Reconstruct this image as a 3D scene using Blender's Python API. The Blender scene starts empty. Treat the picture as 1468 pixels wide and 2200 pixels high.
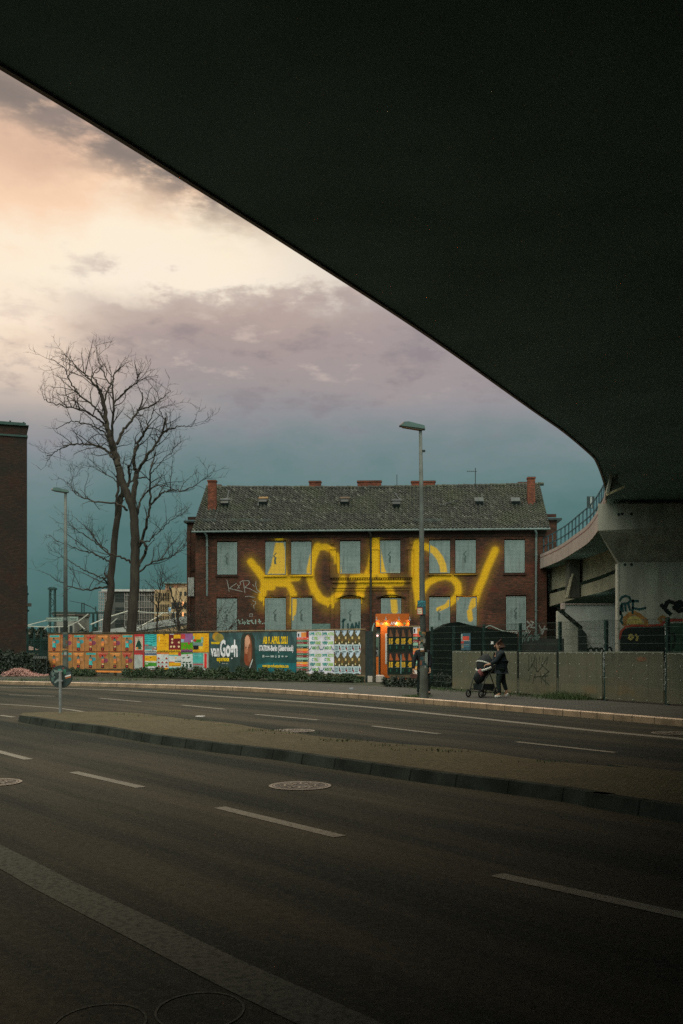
import bpy, math, random
import numpy as np
from mathutils import Vector, Matrix
from mathutils.geometry import tessellate_polygon
R = math.radians
random.seed(7); rng = np.random.default_rng(7)
SC = bpy.context.scene
COL = SC.collection

# ------------------------------------------------------------------ camera
F, CX, CY, H = 2139.0, 734.0, 1393.0, 1.5
cam_d = bpy.data.cameras.new('camera'); cam = bpy.data.objects.new('camera', cam_d); COL.objects.link(cam)
cam.location = (0, 0, H); cam.rotation_euler = (R(90), 0, 0)
cam_d.sensor_fit = 'VERTICAL'; cam_d.sensor_height = 36.0; cam_d.lens = 36.0 * F / 2200.0
cam_d.shift_y = 293.0 / 2200.0; cam_d.clip_start = 0.05; cam_d.clip_end = 3000
SC.camera = cam
SC.view_settings.view_transform = 'Standard'; SC.view_settings.look = 'None'
SC.view_settings.exposure = 0.0; SC.view_settings.gamma = 1.0
SC.render.engine = 'CYCLES'
SC.cycles.use_denoising = False; SC.cycles.max_bounces = 6; SC.cycles.transparent_max_bounces = 12

def lin(r, g, b):
    f = lambda c: (c/255/12.92) if c/255 <= 0.04045 else ((c/255+0.055)/1.055)**2.4
    return (f(r), f(g), f(b))

# ------------------------------------------------------------------ node maths helper
class V:
    def __init__(s, nt, sock): s.nt = nt; s.k = sock
    def _m(s, op, *a, clamp=False):
        n = s.nt.nodes.new('ShaderNodeMath'); n.operation = op; n.use_clamp = clamp
        for i, x in enumerate((s,)+a):
            if isinstance(x, V): s.nt.links.new(x.k, n.inputs[i])
            else: n.inputs[i].default_value = x
        return V(s.nt, n.outputs[0])
    def __add__(s, o): return s._m('ADD', o)
    __radd__ = __add__
    def __sub__(s, o): return s._m('SUBTRACT', o)
    def __mul__(s, o): return s._m('MULTIPLY', o)
    __rmul__ = __mul__
    def __truediv__(s, o): return s._m('DIVIDE', o)
    def sstep(s, a, b):
        n = s.nt.nodes.new('ShaderNodeMapRange'); n.interpolation_type = 'SMOOTHSTEP'
        s.nt.links.new(s.k, n.inputs[0]); n.inputs[1].default_value = a; n.inputs[2].default_value = b
        return V(s.nt, n.outputs[0])
    def remap(s, a, b, c, d):
        n = s.nt.nodes.new('ShaderNodeMapRange')
        s.nt.links.new(s.k, n.inputs[0])
        for i, x in enumerate((a, b, c, d)): n.inputs[1+i].default_value = x
        return V(s.nt, n.outputs[0])
def comb(nt, x, y, z):
    n = nt.nodes.new('ShaderNodeCombineXYZ')
    for i, a in enumerate((x, y, z)):
        if isinstance(a, V): nt.links.new(a.k, n.inputs[i])
        else: n.inputs[i].default_value = a
    return n.outputs[0]
def noise(nt, vec, scale, detail=4, rough=0.55):
    n = nt.nodes.new('ShaderNodeTexNoise'); n.inputs['Scale'].default_value = scale
    n.inputs['Detail'].default_value = detail; n.inputs['Roughness'].default_value = rough
    if vec is not None: nt.links.new(vec, n.inputs['Vector'])
    return V(nt, n.outputs[0])
def ramp(nt, fac, stops, interp='LINEAR'):
    n = nt.nodes.new('ShaderNodeValToRGB'); n.color_ramp.interpolation = interp
    nt.links.new(fac.k, n.inputs[0]); el = n.color_ramp.elements
    while len(el) < len(stops): el.new(0.5)
    for e, (p, c) in zip(el, stops): e.position = p; e.color = (c[0], c[1], c[2], 1)
    return n.outputs[0]
def mixc(nt, fac, a, b, mode='MIX'):
    n = nt.nodes.new('ShaderNodeMix'); n.data_type = 'RGBA'; n.blend_type = mode
    if isinstance(fac, V): nt.links.new(fac.k, n.inputs[0])
    else: n.inputs[0].default_value = fac
    for i, c in ((6, a), (7, b)):
        if isinstance(c, tuple): n.inputs[i].default_value = (c[0], c[1], c[2], 1)
        else: nt.links.new(c, n.inputs[i])
    return n.outputs[2]

# ------------------------------------------------------------------ world: broken dusk cloud
W = bpy.data.worlds.new('World'); SC.world = W; W.use_nodes = True
nt = W.node_tree; nt.nodes.clear()
out = nt.nodes.new('ShaderNodeOutputWorld'); bg = nt.nodes.new('ShaderNodeBackground')
nt.links.new(bg.outputs[0], out.inputs[0])
tc = nt.nodes.new('ShaderNodeTexCoord')
sep = nt.nodes.new('ShaderNodeSeparateXYZ'); nt.links.new(tc.outputs['Generated'], sep.inputs[0])
sx, sy, sz = (V(nt, sep.outputs[i]) for i in range(3))
elev = sz._m('ARCSINE') * (180/math.pi)
az = sx._m('ARCTAN2', sy) * (180/math.pi)
cv = comb(nt, az*0.05, elev*0.13, 0.0)
n1 = noise(nt, cv, 1.6, 6, 0.55); 
cv2 = comb(nt, az*0.09+3.1, elev*0.16, 1.7)
n2 = noise(nt, cv2, 2.6, 7, 0.6)
n3 = noise(nt, comb(nt, az*0.30, elev*0.75, 5.0), 1.0, 7, 0.62)
ev = elev + (n1-0.5)*4.5 + (n2-0.5)*4.0 + (n3-0.5)*2.0 + az.sstep(-11.0, -17.0)*2.0
front = az._m('ABSOLUTE').remap(60, 100, 1, 0)
k = 1/50.0
stops = [(0, (60,92,90)), (3, (66,102,99)), (6.5, (80,115,113)), (9.3, (101,127,127)), (11.6, (119,135,138)), (13.4, (139,144,149)), (15.2,(160,153,152)),
         (17.4, (180,161,153)), (18.6, (208,184,166)), (19.8, (250,236,216)), (22.4, (253,237,212)), (25.0, (250,213,180)), (27.4, (228,190,162)), (31, (214,182,158)), (40, (200,190,176)), (50, (205,198,186))]
base = ramp(nt, ev*k, [(e*k, lin(*c)) for e, c in stops])
# left is warm and bright, right goes grey-blue
rightm = az.sstep(-7.0, 9.0)*elev.sstep(12, 18)*front
base = mixc(nt, rightm*0.75, base, lin(141,143,155))
glow = az.sstep(-6.0, -16.0)*(elev._m('SUBTRACT', 16.5)._m('ABSOLUTE')).sstep(5.0, 0.5)*n1.sstep(0.40, 0.56)
base = mixc(nt, glow*0.75, base, lin(250,228,204))
# grey streaks of cloud
st_axis = (elev + (n3-0.5)*2.4 + (az+11.0)*0.32 - 25.7)*(1/1.45)
streak = (st_axis*st_axis*(-1.0))._m('POWER', 1.0)
streak = (st_axis*st_axis*-1.0)._m('EXPONENT')*az.sstep(-1.5, -8.0)*n3.sstep(0.26, 0.52)*front
base = mixc(nt, streak*0.92, base, lin(126,117,112))
bank = (elev + (n2-0.5)*7.0 + (n3-0.5)*5.0).sstep(20.2, 18.7)*elev.sstep(11.5, 16.0)*az.sstep(-18.0, -12.0)*front
base = mixc(nt, bank*0.58, base, lin(166,150,148))
blot = (n3*0.6+n2*0.4).sstep(0.50, 0.64)*elev.sstep(9, 14)*elev.sstep(20.0, 18.0)*front
base = mixc(nt, blot*0.42, base, lin(120,113,122))
light = (n3*0.6+n2*0.4).sstep(0.47, 0.36)*elev.sstep(13, 16)*elev.sstep(22.0, 19.0)*front
base = mixc(nt, light*0.5, base, lin(216,196,182))
blot2 = n1.sstep(0.56, 0.68)*elev.sstep(21, 26)*front
base = mixc(nt, blot2*0.5, base, lin(170,148,138))
sky = nt.nodes.new('ShaderNodeTexSky'); sky.sky_type = 'NISHITA'; sky.sun_disc = False
SUN_EL, SUN_AZ = 58.0, -34.0     # azimuth measured from +Y towards +X
sky.sun_elevation = R(SUN_EL); sky.sun_rotation = R(SUN_AZ)
# the sky behind the viewer is plain grey-green cloud
behind = az._m('ABSOLUTE').sstep(75, 120)
base = mixc(nt, behind*elev.sstep(8, 20), base, lin(205,198,186))
sidec = az._m('ABSOLUTE').sstep(24, 42)*elev.sstep(44, 26)
base = mixc(nt, sidec*0.6, base, lin(160,195,186))
add = mixc(nt, 0.0012, base, sky.outputs[0], 'ADD')
nt.links.new(add, bg.inputs[0])
side = az._m('ABSOLUTE').sstep(21, 36)*elev.sstep(42, 30)*(1.0-0.0)
low_behind = behind*elev.sstep(20, 10)
boost = (elev.sstep(36, 52)*1.15 + behind*elev.sstep(14, 26)*2.7 + 1.0)*(side*(behind*-1.0+1.0)*-0.84+1.0)
nt.links.new(boost.k, bg.inputs[1])

sun_d = bpy.data.lights.new('sun', 'SUN'); sun_d.energy = 0.85; sun_d.angle = R(22); sun_d.color = (1.0, 0.76, 0.54)
sun = bpy.data.objects.new('sun', sun_d); COL.objects.link(sun)
sd = Vector((math.sin(R(SUN_AZ))*math.cos(R(SUN_EL)), math.cos(R(SUN_AZ))*math.cos(R(SUN_EL)), math.sin(R(SUN_EL))))
sun.rotation_euler = (-sd).to_track_quat('-Z', 'Y').to_euler(); sun.location = (0, 0, 30)

# ------------------------------------------------------------------ materials
MATS = {}
def pm(name, col, rough=0.8, var=0.25, scale=3.0, col2=None, bump=0.0, metal=0.0, fine=0.0, spec=0.3, alpha=1.0, stretch=(1,1,1)):
    if name in MATS: return MATS[name]
    m = bpy.data.materials.new(name); m.use_nodes = True; nt = m.node_tree
    b = nt.nodes['Principled BSDF']; tc = nt.nodes.new('ShaderNodeTexCoord')
    mp = nt.nodes.new('ShaderNodeMapping'); mp.inputs['Scale'].default_value = stretch
    nt.links.new(tc.outputs['Object'], mp.inputs[0])
    a = noise(nt, mp.outputs[0], scale, 5, 0.6)
    f = a.sstep(0.3, 0.7)
    lo = tuple(c*(1-var) for c in col); hi = tuple(min(1, c*(1+var)) for c in (col2 or col))
    c = mixc(nt, f, lo, hi)
    if fine > 0:
        g = noise(nt, tc.outputs['Object'], 55.0, 2, 0.7).sstep(0.35, 0.65)
        c = mixc(nt, g*fine, c, tuple(x*0.45 for x in col))
    nt.links.new(c, b.inputs['Base Color'])
    b.inputs['Roughness'].default_value = rough; b.inputs['Metallic'].default_value = metal
    b.inputs['Specular IOR Level'].default_value = spec
    if alpha < 1: b.inputs['Alpha'].default_value = alpha
    if bump > 0:
        bn = nt.nodes.new('ShaderNodeBump'); bn.inputs['Strength'].default_value = bump; bn.inputs['Distance'].default_value = 0.02
        h = noise(nt, tc.outputs['Object'], 40.0, 3, 0.6); nt.links.new(h.k, bn.inputs['Height']); nt.links.new(bn.outputs[0], b.inputs['Normal'])
    MATS[name] = m; return m
def ink(r, g, b, k=2.3):
    k *= 0.66
    name = 'paper_%d_%d_%d_%d' % (r, g, b, int(k*10))
    c = tuple(min(0.85, x*k) for x in lin(r, g, b)); c = (min(.88, c[0]*1.10), c[1]*.93, c[2]*.95)
    return pm(name, c, 0.75, 0.20, 3.0, spec=0.15)
def emit(name, col, s):
    if name in MATS: return MATS[name]
    m = bpy.data.materials.new(name); m.use_nodes = True
    b = m.node_tree.nodes['Principled BSDF']; b.inputs['Base Color'].default_value = (*col, 1)
    b.inputs['Emission Color'].default_value = (*col, 1); b.inputs['Emission Strength'].default_value = s
    MATS[name] = m; return m

def brick_mat(name, c1, c2, mortar, spray=False, dark=(0.018,0.018,0.014), axis='xz', soot=0.55):
    m = bpy.data.materials.new(name); m.use_nodes = True; nt = m.node_tree
    b = nt.nodes['Principled BSDF']; tc = nt.nodes.new('ShaderNodeTexCoord')
    sp = nt.nodes.new('ShaderNodeSeparateXYZ'); nt.links.new(tc.outputs['Object'], sp.inputs[0])
    x, y, z = (V(nt, sp.outputs[i]) for i in range(3))
    vec = comb(nt, x + y, z, 0.0)
    br = nt.nodes.new('ShaderNodeTexBrick'); nt.links.new(vec, br.inputs['Vector'])
    br.inputs['Scale'].default_value = 1.0; br.inputs['Brick Width'].default_value = 0.25; br.inputs['Row Height'].default_value = 0.0775
    br.inputs['Mortar Size'].default_value = 0.010; br.inputs['Mortar Smooth'].default_value = 0.3; br.inputs['Bias'].default_value = -0.1
    br.inputs['Color1'].default_value = (*c1, 1); br.inputs['Color2'].default_value = (*c2, 1); br.inputs['Mortar'].default_value = (*mortar, 1)
    big = noise(nt, comb(nt, (x+y)*0.5, z*0.9, 0.0), 0.9, 6, 0.62)
    mid = noise(nt, comb(nt, (x+y)*1.2, z*5.0, 0.0), 1.6, 5, 0.65)
    pat = noise(nt, comb(nt, (x+y)*4.0, z*12.9, 2.0), 1.0, 1, 0.5)
    c = mixc(nt, pat.sstep(0.42, 0.75)*0.55, br.outputs[0], tuple(v*1.9 for v in c1))
    c = mixc(nt, big.sstep(0.38, 0.66)*soot, c, dark)
    c = mixc(nt, mid.sstep(0.48, 0.72)*soot, c, dark)
    red = noise(nt, comb(nt, (x+y)*0.8+9, z*0.8, 3.0), 1.1, 3, 0.5).sstep(0.58, 0.68)
    c = mixc(nt, red*0.25, c, (c1[0]*1.5, c1[1]*0.8, c1[2]*0.8))
    if spray:
        at = nt.nodes.new('ShaderNodeAttribute'); at.attribute_name = 'spray'
        s = V(nt, at.outputs['Fac']); g = noise(nt, vec, 38.0, 2, 0.6)
        s = (s + (g-0.5)*0.65*s.remap(0, 0.12, 0, 1)*(1.0)).remap(0.07, 0.80, 0, 1)
        c = mixc(nt, s*0.96, c, mixc(nt, V(nt, br.outputs['Fac']), (0.90, 0.51, 0.016), (0.50, 0.29, 0.014)))
    nt.links.new(c, b.inputs['Base Color']); b.inputs['Roughness'].default_value = 0.9; b.inputs['Specular IOR Level'].default_value = 0.2
    bn = nt.nodes.new('ShaderNodeBump'); bn.inputs['Strength'].default_value = 0.6; bn.inputs['Distance'].default_value = 0.01; bn.invert = True
    nt.links.new(br.outputs['Fac'], bn.inputs['Height']); nt.links.new(bn.outputs[0], b.inputs['Normal'])
    MATS[name] = m; return m

# ------------------------------------------------------------------ mesh builder
class MB:
    def __init__(s): s.v = []; s.f = []; s.mi = []; s.mats = []; s.M = Matrix.Identity(4)
    def mid(s, m):
        if m is None: return 0
        if m not in s.mats: s.mats.append(m)
        return s.mats.index(m)
    def add(s, vs, fs, m=None):
        o = len(s.v); s.v.extend([tuple(s.M @ Vector(p)) for p in vs]); k = s.mid(m)
        for f in fs: s.f.append(tuple(i+o for i in f)); s.mi.append(k)
    def box(s, x0, x1, y0, y1, z0, z1, m=None):
        vs = [(x0,y0,z0),(x1,y0,z0),(x1,y1,z0),(x0,y1,z0),(x0,y0,z1),(x1,y0,z1),(x1,y1,z1),(x0,y1,z1)]
        s.add(vs, [(0,3,2,1),(4,5,6,7),(0,1,5,4),(1,2,6,5),(2,3,7,6),(3,0,4,7)], m)
    def quad(s, a, b, c, d, m=None): s.add([a, b, c, d], [(0,1,2,3)], m)
    def rect(s, x0, x1, z0, z1, y, m=None): s.quad((x0,y,z0),(x1,y,z0),(x1,y,z1),(x0,y,z1), m)   # faces -y
    def tube(s, pts, rad, n=6, m=None, cap=True):
        pts = [Vector(p) for p in pts]
        if not isinstance(rad, (list, tuple)): rad = [rad]*len(pts)
        vs = []; up = None
        for i, p in enumerate(pts):
            t = (pts[min(i+1, len(pts)-1)] - pts[max(i-1, 0)])
            if t.length < 1e-9: t = Vector((0,0,1))
            t.normalize()
            if up is None: up = t.orthogonal().normalized()
            up = (up - t*up.dot(t))
            if up.length < 1e-6: up = t.orthogonal()
            up.normalize(); w = t.cross(up)
            for k in range(n):
                a = 2*math.pi*k/n; vs.append(tuple(p + (up*math.cos(a) + w*math.sin(a))*rad[i]))
        fs = []
        for i in range(len(pts)-1):
            for k in range(n):
                fs.append((i*n+k, i*n+(k+1)%n, (i+1)*n+(k+1)%n, (i+1)*n+k))
        if cap: fs.append(tuple(range(n))[::-1]); fs.append(tuple((len(pts)-1)*n+k for k in range(n)))
        s.add(vs, fs, m)
    def prism(s, poly, d0, d1, axis='z', m=None):
        n = len(poly)
        mk = {'z': lambda p, d: (p[0], p[1], d), 'y': lambda p, d: (p[0], d, p[1]), 'x': lambda p, d: (d, p[0], p[1])}[axis]
        vs = [mk(p, d0) for p in poly] + [mk(p, d1) for p in poly]
        fs = [(i, (i+1)%n, n+(i+1)%n, n+i) for i in range(n)]
        tris = tessellate_polygon([[Vector((p[0], p[1], 0)) for p in poly]])
        for t in tris: fs.append(tuple(t)); fs.append(tuple(n+i for i in t)[::-1])
        s.add(vs, fs, m)
    def ribbon(s, pts, w, y, m=None):          # flat stroke in x-z facing -y
        for (a, b) in zip(pts[:-1], pts[1:]):
            d = Vector((b[0]-a[0], b[1]-a[1])); L = d.length
            if L < 1e-6: continue
            d /= L; nx, nz = -d.y*w/2, d.x*w/2; ex, ez = d.x*w*0.3, d.y*w*0.3
            y -= 0.00012
            s.add([(a[0]-nx-ex, y, a[1]-nz-ez), (b[0]-nx+ex, y, b[1]-nz+ez), (b[0]+nx+ex, y, b[1]+nz+ez), (a[0]+nx-ex, y, a[1]+nz-ez)], [(0,1,2,3)], m)
    def build(s, name, m=None, parent=None, smooth=False, recalc=True):
        me = bpy.data.meshes.new(name); me.from_pydata(s.v, [], s.f)
        mats = s.mats or ([m] if m else [])
        if m and s.mats and None in s.mats: pass
        for x in mats: me.materials.append(x)
        if len(mats) > 1: me.polygons.foreach_set('material_index', s.mi)
        if smooth: me.polygons.foreach_set('use_smooth', [True]*len(me.polygons))
        me.update()
        o = bpy.data.objects.new(name, me); COL.objects.link(o)
        if parent is not None: o.parent = parent
        return o
def tag(o, label=None, cat=None, group=None, kind=None):
    if label: o['label'] = label
    if cat: o['category'] = cat
    if group: o['group'] = group
    if kind: o['kind'] = kind
    return o
def empty(name, loc, rz=0.0):
    o = bpy.data.objects.new(name, None); COL.objects.link(o); o.location = loc; o.rotation_euler = (0, 0, rz); o.empty_display_size = 0.3
    return o
def struct(o): o['kind'] = 'structure'; return o
def txt(mb, s, x, z, size, y, m, sxs=1.0, bold=0.0, fit=None, align='LEFT'):
    """lettering as flat mesh in x-z plane facing -y; fit = width to squeeze into"""
    cu = bpy.data.curves.new('t', 'FONT'); cu.body = s; cu.size = size; cu.offset = bold; cu.resolution_u = 2
    ob = bpy.data.objects.new('t', cu); COL.objects.link(ob)
    dg = bpy.context.evaluated_depsgraph_get(); me = ob.evaluated_get(dg).to_mesh()
    vs = [tuple(v.co) for v in me.vertices]; fs = [tuple(p.vertices) for p in me.polygons]
    ob.evaluated_get(dg).to_mesh_clear(); bpy.data.objects.remove(ob); bpy.data.curves.remove(cu)
    if not vs: return
    x0 = min(v[0] for v in vs); x1 = max(v[0] for v in vs)
    k = (fit/(x1-x0)) if fit else sxs
    off = {'LEFT': 0, 'CENTER': -(x1-x0)*k/2, 'RIGHT': -(x1-x0)*k}[align]
    mb.add([(x+off+(v[0]-x0)*k, y, z+v[1]) for v in vs], fs, m)

def P(px, py, d): return Vector(((px-CX)/F*d, d, H+(CY-py)/F*d))
def G(px, py, h=0.0):
    d = (H-h)*F/(py-CY); return Vector(((px-CX)/F*d, d, h))
class Plane:
    def __init__(s, A, B):
        s.A = Vector((A[0], A[1])); d = Vector((B[0], B[1]))-s.A; s.L = d.length; s.d = d/s.L; s.rz = math.atan2(s.d.y, s.d.x)
    def t(s, px):
        k = (px-CX)/F; return (k*s.A.y - s.A.x)/(s.d.x - k*s.d.y)
    def at(s, px, py):
        t = s.t(px); Y = s.A.y+t*s.d.y; return (t, H+(CY-py)/F*Y)
    def depth(s, px): return s.A.y+s.t(px)*s.d.y
    def empty(s, name, z=0.0): return empty(name, (s.A.x, s.A.y, z), s.rz)

# ------------------------------------------------------------------ common materials
M_conc = pm('deck_concrete', (0.20, 0.33, 0.32), 0.9, 0.15, 0.5, bump=0.3, fine=0.25)
M_pier = pm('pier_concrete', (0.40, 0.395, 0.32), 0.9, 0.28, 0.9, bump=0.3, fine=0.25, stretch=(2.5,2.5,.45))
M_fascia = pm('fascia_concrete', (0.35, 0.29, 0.255), 0.85, 0.12, 1.5, fine=0.15)
M_metal = pm('galvanised_metal', (0.24, 0.26, 0.25), 0.55, 0.2, 5, metal=0.3)
M_dark = pm('dark_metal', (0.025, 0.035, 0.033), 0.6, 0.3, 5)
M_greenmetal = pm('green_metal', (0.018, 0.045, 0.038), 0.5, 0.3, 5)
M_rail = pm('blue_grey_railing', (0.03, 0.07, 0.085), 0.5, 0.3, 5)
M_zinc = pm('zinc', (0.13, 0.175, 0.165), 0.6, 0.2, 3)

# ================================================================== SETTING
def asphalt():
    m = bpy.data.materials.new('asphalt'); m.use_nodes = True; nt = m.node_tree; b = nt.nodes['Principled BSDF']
    tc = nt.nodes.new('ShaderNodeTexCoord'); sp = nt.nodes.new('ShaderNodeSeparateXYZ'); nt.links.new(tc.outputs['Object'], sp.inputs[0])
    x, y = V(nt, sp.outputs[0]), V(nt, sp.outputs[1])
    a = R(38); across = x*math.cos(a)+y*math.sin(a); along = x*(-math.sin(a))+y*math.cos(a)
    tr = noise(nt, comb(nt, across*1.1, along*0.07, 0.0), 1.0, 5, 0.6)
    bl = noise(nt, comb(nt, across*0.35, along*0.16, 4.0), 1.0, 4, 0.55)
    sp1 = noise(nt, tc.outputs['Object'], 70.0, 2, 0.8); sp2 = noise(nt, tc.outputs['Object'], 14.0, 4, 0.7)
    c = mixc(nt, tr.sstep(0.36, 0.66), (0.0105, 0.0165, 0.0130), (0.060, 0.0545, 0.037))
    c = mixc(nt, bl.sstep(0.45, 0.7)*0.5, c, (0.018, 0.021, 0.018))
    c = mixc(nt, sp1.sstep(0.5, 0.75)*0.5, c, (0.098, 0.097, 0.078))
    gr = noise(nt, tc.outputs['Object'], 28.0, 3, 0.75)
    c = mixc(nt, gr.sstep(0.52, 0.64)*0.45, c, (0.088, 0.086, 0.066)); c = mixc(nt, gr.sstep(0.48, 0.38)*0.5, c, (0.010, 0.012, 0.010))
    c = mixc(nt, sp2.sstep(0.40, 0.62)*0.18, c, (0.022, 0.023, 0.02))
    # fine cracks
    vo = nt.nodes.new('ShaderNodeTexVoronoi'); vo.feature = 'DISTANCE_TO_EDGE'; vo.inputs['Scale'].default_value = 0.38
    wv = noise(nt, tc.outputs['Object'], 1.4, 4, 0.6)
    nt.links.new(comb(nt, x+wv*0.9, y+wv*0.9, 0.0), vo.inputs['Vector'])
    cr = V(nt, vo.outputs['Distance']).sstep(0.007, 0.0)*bl.sstep(0.45, 0.6)
    c = mixc(nt, cr*0.6, c, (0.02, 0.02, 0.018))
    nt.links.new(c, b.inputs['Base Color']); nt.links.new(sp2.remap(0.3, 0.7, 0.75, 0.92).k, b.inputs['Roughness'])
    b.inputs['Specular IOR Level'].default_value = 0.08
    bn = nt.nodes.new('ShaderNodeBump'); bn.inputs['Strength'].default_value = 0.35; bn.inputs['Distance'].default_value = 0.01
    nt.links.new(sp1.k, bn.inputs['Height']); nt.links.new(bn.outputs[0], b.inputs['Normal'])
    return m
M_asph = asphalt()
M_earth = pm('earth_grass', (0.022, 0.032, 0.018), 0.95, 0.5, 1.5, col2=(0.04, 0.045, 0.025), fine=0.5)
def slabs(name, c, c2, joint, w, h, rot, grass=0.0):
    m = bpy.data.materials.new(name); m.use_nodes = True; nt = m.node_tree; b = nt.nodes['Principled BSDF']
    tc = nt.nodes.new('ShaderNodeTexCoord'); mp = nt.nodes.new('ShaderNodeMapping'); mp.inputs['Rotation'].default_value = (0, 0, rot)
    nt.links.new(tc.outputs['Object'], mp.inputs[0])
    br = nt.nodes.new('ShaderNodeTexBrick'); nt.links.new(mp.outputs[0], br.inputs['Vector']); br.inputs['Scale'].default_value = 1.0
    br.inputs['Brick Width'].default_value = w; br.inputs['Row Height'].default_value = h; br.inputs['Mortar Size'].default_value = min(w, h)*0.07
    br.inputs['Color1'].default_value = (*c, 1); br.inputs['Color2'].default_value = (*c2, 1); br.inputs['Mortar'].default_value = (*joint, 1)
    a = noise(nt, tc.outputs['Object'], 1.2, 5, 0.6); g = noise(nt, tc.outputs['Object'], 9.0, 4, 0.7)
    col = mixc(nt, a.sstep(0.35, 0.7)*0.45, br.outputs[0], tuple(v*0.55 for v in c))
    col = mixc(nt, g.sstep(0.55, 0.75)*0.5, col, tuple(v*0.4 for v in c))
    if grass: col = mixc(nt, noise(nt, tc.outputs['Object'], 2.6, 5, 0.7).sstep(0.56, 0.68)*grass, col, (0.035, 0.05, 0.018))
    nt.links.new(col, b.inputs['Base Color']); b.inputs['Roughness'].default_value = 0.9; b.inputs['Specular IOR Level'].default_value = 0.1
    return m
M_pave = slabs('pavement_stone', (0.088, 0.09, 0.078), (0.068, 0.073, 0.065), (0.035, 0.036, 0.03), 0.09, 0.09, R(40))
M_island = slabs('mosaic_cobbles', (0.115, 0.100, 0.060), (0.080, 0.073, 0.044), (0.04, 0.038, 0.022), 0.07, 0.07, R(52), grass=0.5)
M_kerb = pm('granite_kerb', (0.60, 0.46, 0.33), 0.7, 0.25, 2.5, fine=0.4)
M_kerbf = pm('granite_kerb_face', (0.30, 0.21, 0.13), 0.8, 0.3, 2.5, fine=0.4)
M_kerb2 = pm('old_kerb', (0.034, 0.041, 0.033), 0.9, 0.4, 2.5, fine=0.4, spec=.06)
def road_paint():
    m = bpy.data.materials.new('road_paint'); m.use_nodes = True; nt = m.node_tree; b = nt.nodes['Principled BSDF']
    tc = nt.nodes.new('ShaderNodeTexCoord'); g = noise(nt, tc.outputs['Object'], 22.0, 4, 0.7); a = noise(nt, tc.outputs['Object'], 2.0, 3, 0.6)
    c = mixc(nt, g.sstep(0.50, 0.72)*0.8, (0.20, 0.19, 0.155), (0.045, 0.046, 0.037)); c = mixc(nt, a.sstep(0.5, 0.7)*0.35, c, (0.10, 0.095, 0.08))
    nt.links.new(c, b.inputs['Base Color']); b.inputs['Roughness'].default_value = 0.85; b.inputs['Specular IOR Level'].default_value = 0.08
    return m
M_paint = road_paint()
def worn_paint():
    m = bpy.data.materials.new('worn_road_paint'); m.use_nodes = True; nt = m.node_tree; b = nt.nodes['Principled BSDF']
    tc = nt.nodes.new('ShaderNodeTexCoord'); g = noise(nt, tc.outputs['Object'], 26.0, 4, 0.7)
    c = mixc(nt, g.sstep(0.42, 0.66), (0.088, 0.092, 0.076), (0.044, 0.048, 0.040))
    nt.links.new(c, b.inputs['Base Color']); b.inputs['Roughness'].default_value = 0.9; b.inputs['Specular IOR Level'].default_value = 0.05
    return m
M_worn = worn_paint()

gb = MB(); gb.quad((-900,-200,-0.02),(900,-200,-0.02),(900,1600,-0.02),(-900,1600,-0.02), M_earth)
struct(gb.build('ground'))

kerbpx = [(0,1470),(250,1476),(500,1484),(718,1498),(850,1507.5),(980,1518),(1209,1538),(1468,1561)]
kerb = [Vector((-95,88,0)), Vector((-42,56.5,0)), Vector((-25,47.3,0))]+[G(*p) for p in kerbpx]+[Vector((9.6,13.6,0)), Vector((14.5,4.5,0)), Vector((24,-14,0))]
def smoothline(pts, n=6):
    out = []
    for i in range(len(pts)-1):
        p0 = pts[max(i-1,0)]; p1 = pts[i]; p2 = pts[i+1]; p3 = pts[min(i+2,len(pts)-1)]
        for k in range(n):
            t = k/n; out.append(0.5*((2*p1)+(p2-p0)*t+(2*p0-5*p1+4*p2-p3)*t*t+(3*p1-p0-3*p2+p3)*t**3))
    out.append(pts[-1]); return out
def fit_line(pts, deg=3):
    """soften pixel jitter: fit smooth curve x(y)"""
    return pts
def offset(pts, d):
    res = []
    for i, p in enumerate(pts):
        t = (pts[min(i+1,len(pts)-1)]-pts[max(i-1,0)]); t.z = 0; t.normalize()
        res.append(p+Vector((-t.y, t.x, 0))*d)
    return res
def strip(mb, a, b, za, zb, m):
    n = len(a); vs = [(p.x,p.y,za) for p in a]+[(p.x,p.y,zb) for p in b]
    mb.add(vs, [(i, i+1, n+i+1, n+i) for i in range(n-1)], m)
K = smoothline(kerb, 6)
# carriageway
rb = MB(); strip(rb, [Vector((p.x-40, -60, 0)) for p in K], K, 0.0, 0.0, M_asph); struct(rb.build('road'))
K1 = offset(K, 0.16)
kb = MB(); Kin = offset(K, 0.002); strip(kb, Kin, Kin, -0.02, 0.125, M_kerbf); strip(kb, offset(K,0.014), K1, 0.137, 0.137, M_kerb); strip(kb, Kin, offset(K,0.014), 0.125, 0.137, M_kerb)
# joints between the kerb stones
lenacc = 0; jm = pm('kerb_joint', (0.12,0.10,0.075), 0.9, 0.2, 3)
for a, b in zip(K[:-1], K[1:]):
    L = (b-a).length
    if not (15 < a.y < 60): continue
    nj = max(1, round(L/1.0)); d = (b-a).normalized(); nn = Vector((-d.y, d.x, 0))
    for j in range(nj):
        c = a+(b-a)*(j/nj); p = c-d*0.008; q = c+d*0.008
        kb.quad(tuple(p-nn*0.004), tuple(q-nn*0.004), tuple(q-nn*0.004+Vector((0,0,0.13))), tuple(p-nn*0.004+Vector((0,0,0.13))), jm)
        kb.quad(tuple(p+Vector((0,0,.1395))), tuple(q+Vector((0,0,.1395))), tuple(q+nn*0.16+Vector((0,0,.1395))), tuple(p+nn*0.16+Vector((0,0,.1395))), jm)
struct(kb.build('kerb'))
K2 = offset(K, 4.6)
pb = MB(); strip(pb, K1, K2, 0.125, 0.125, M_pave); struct(pb.build('pavement'))
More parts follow.
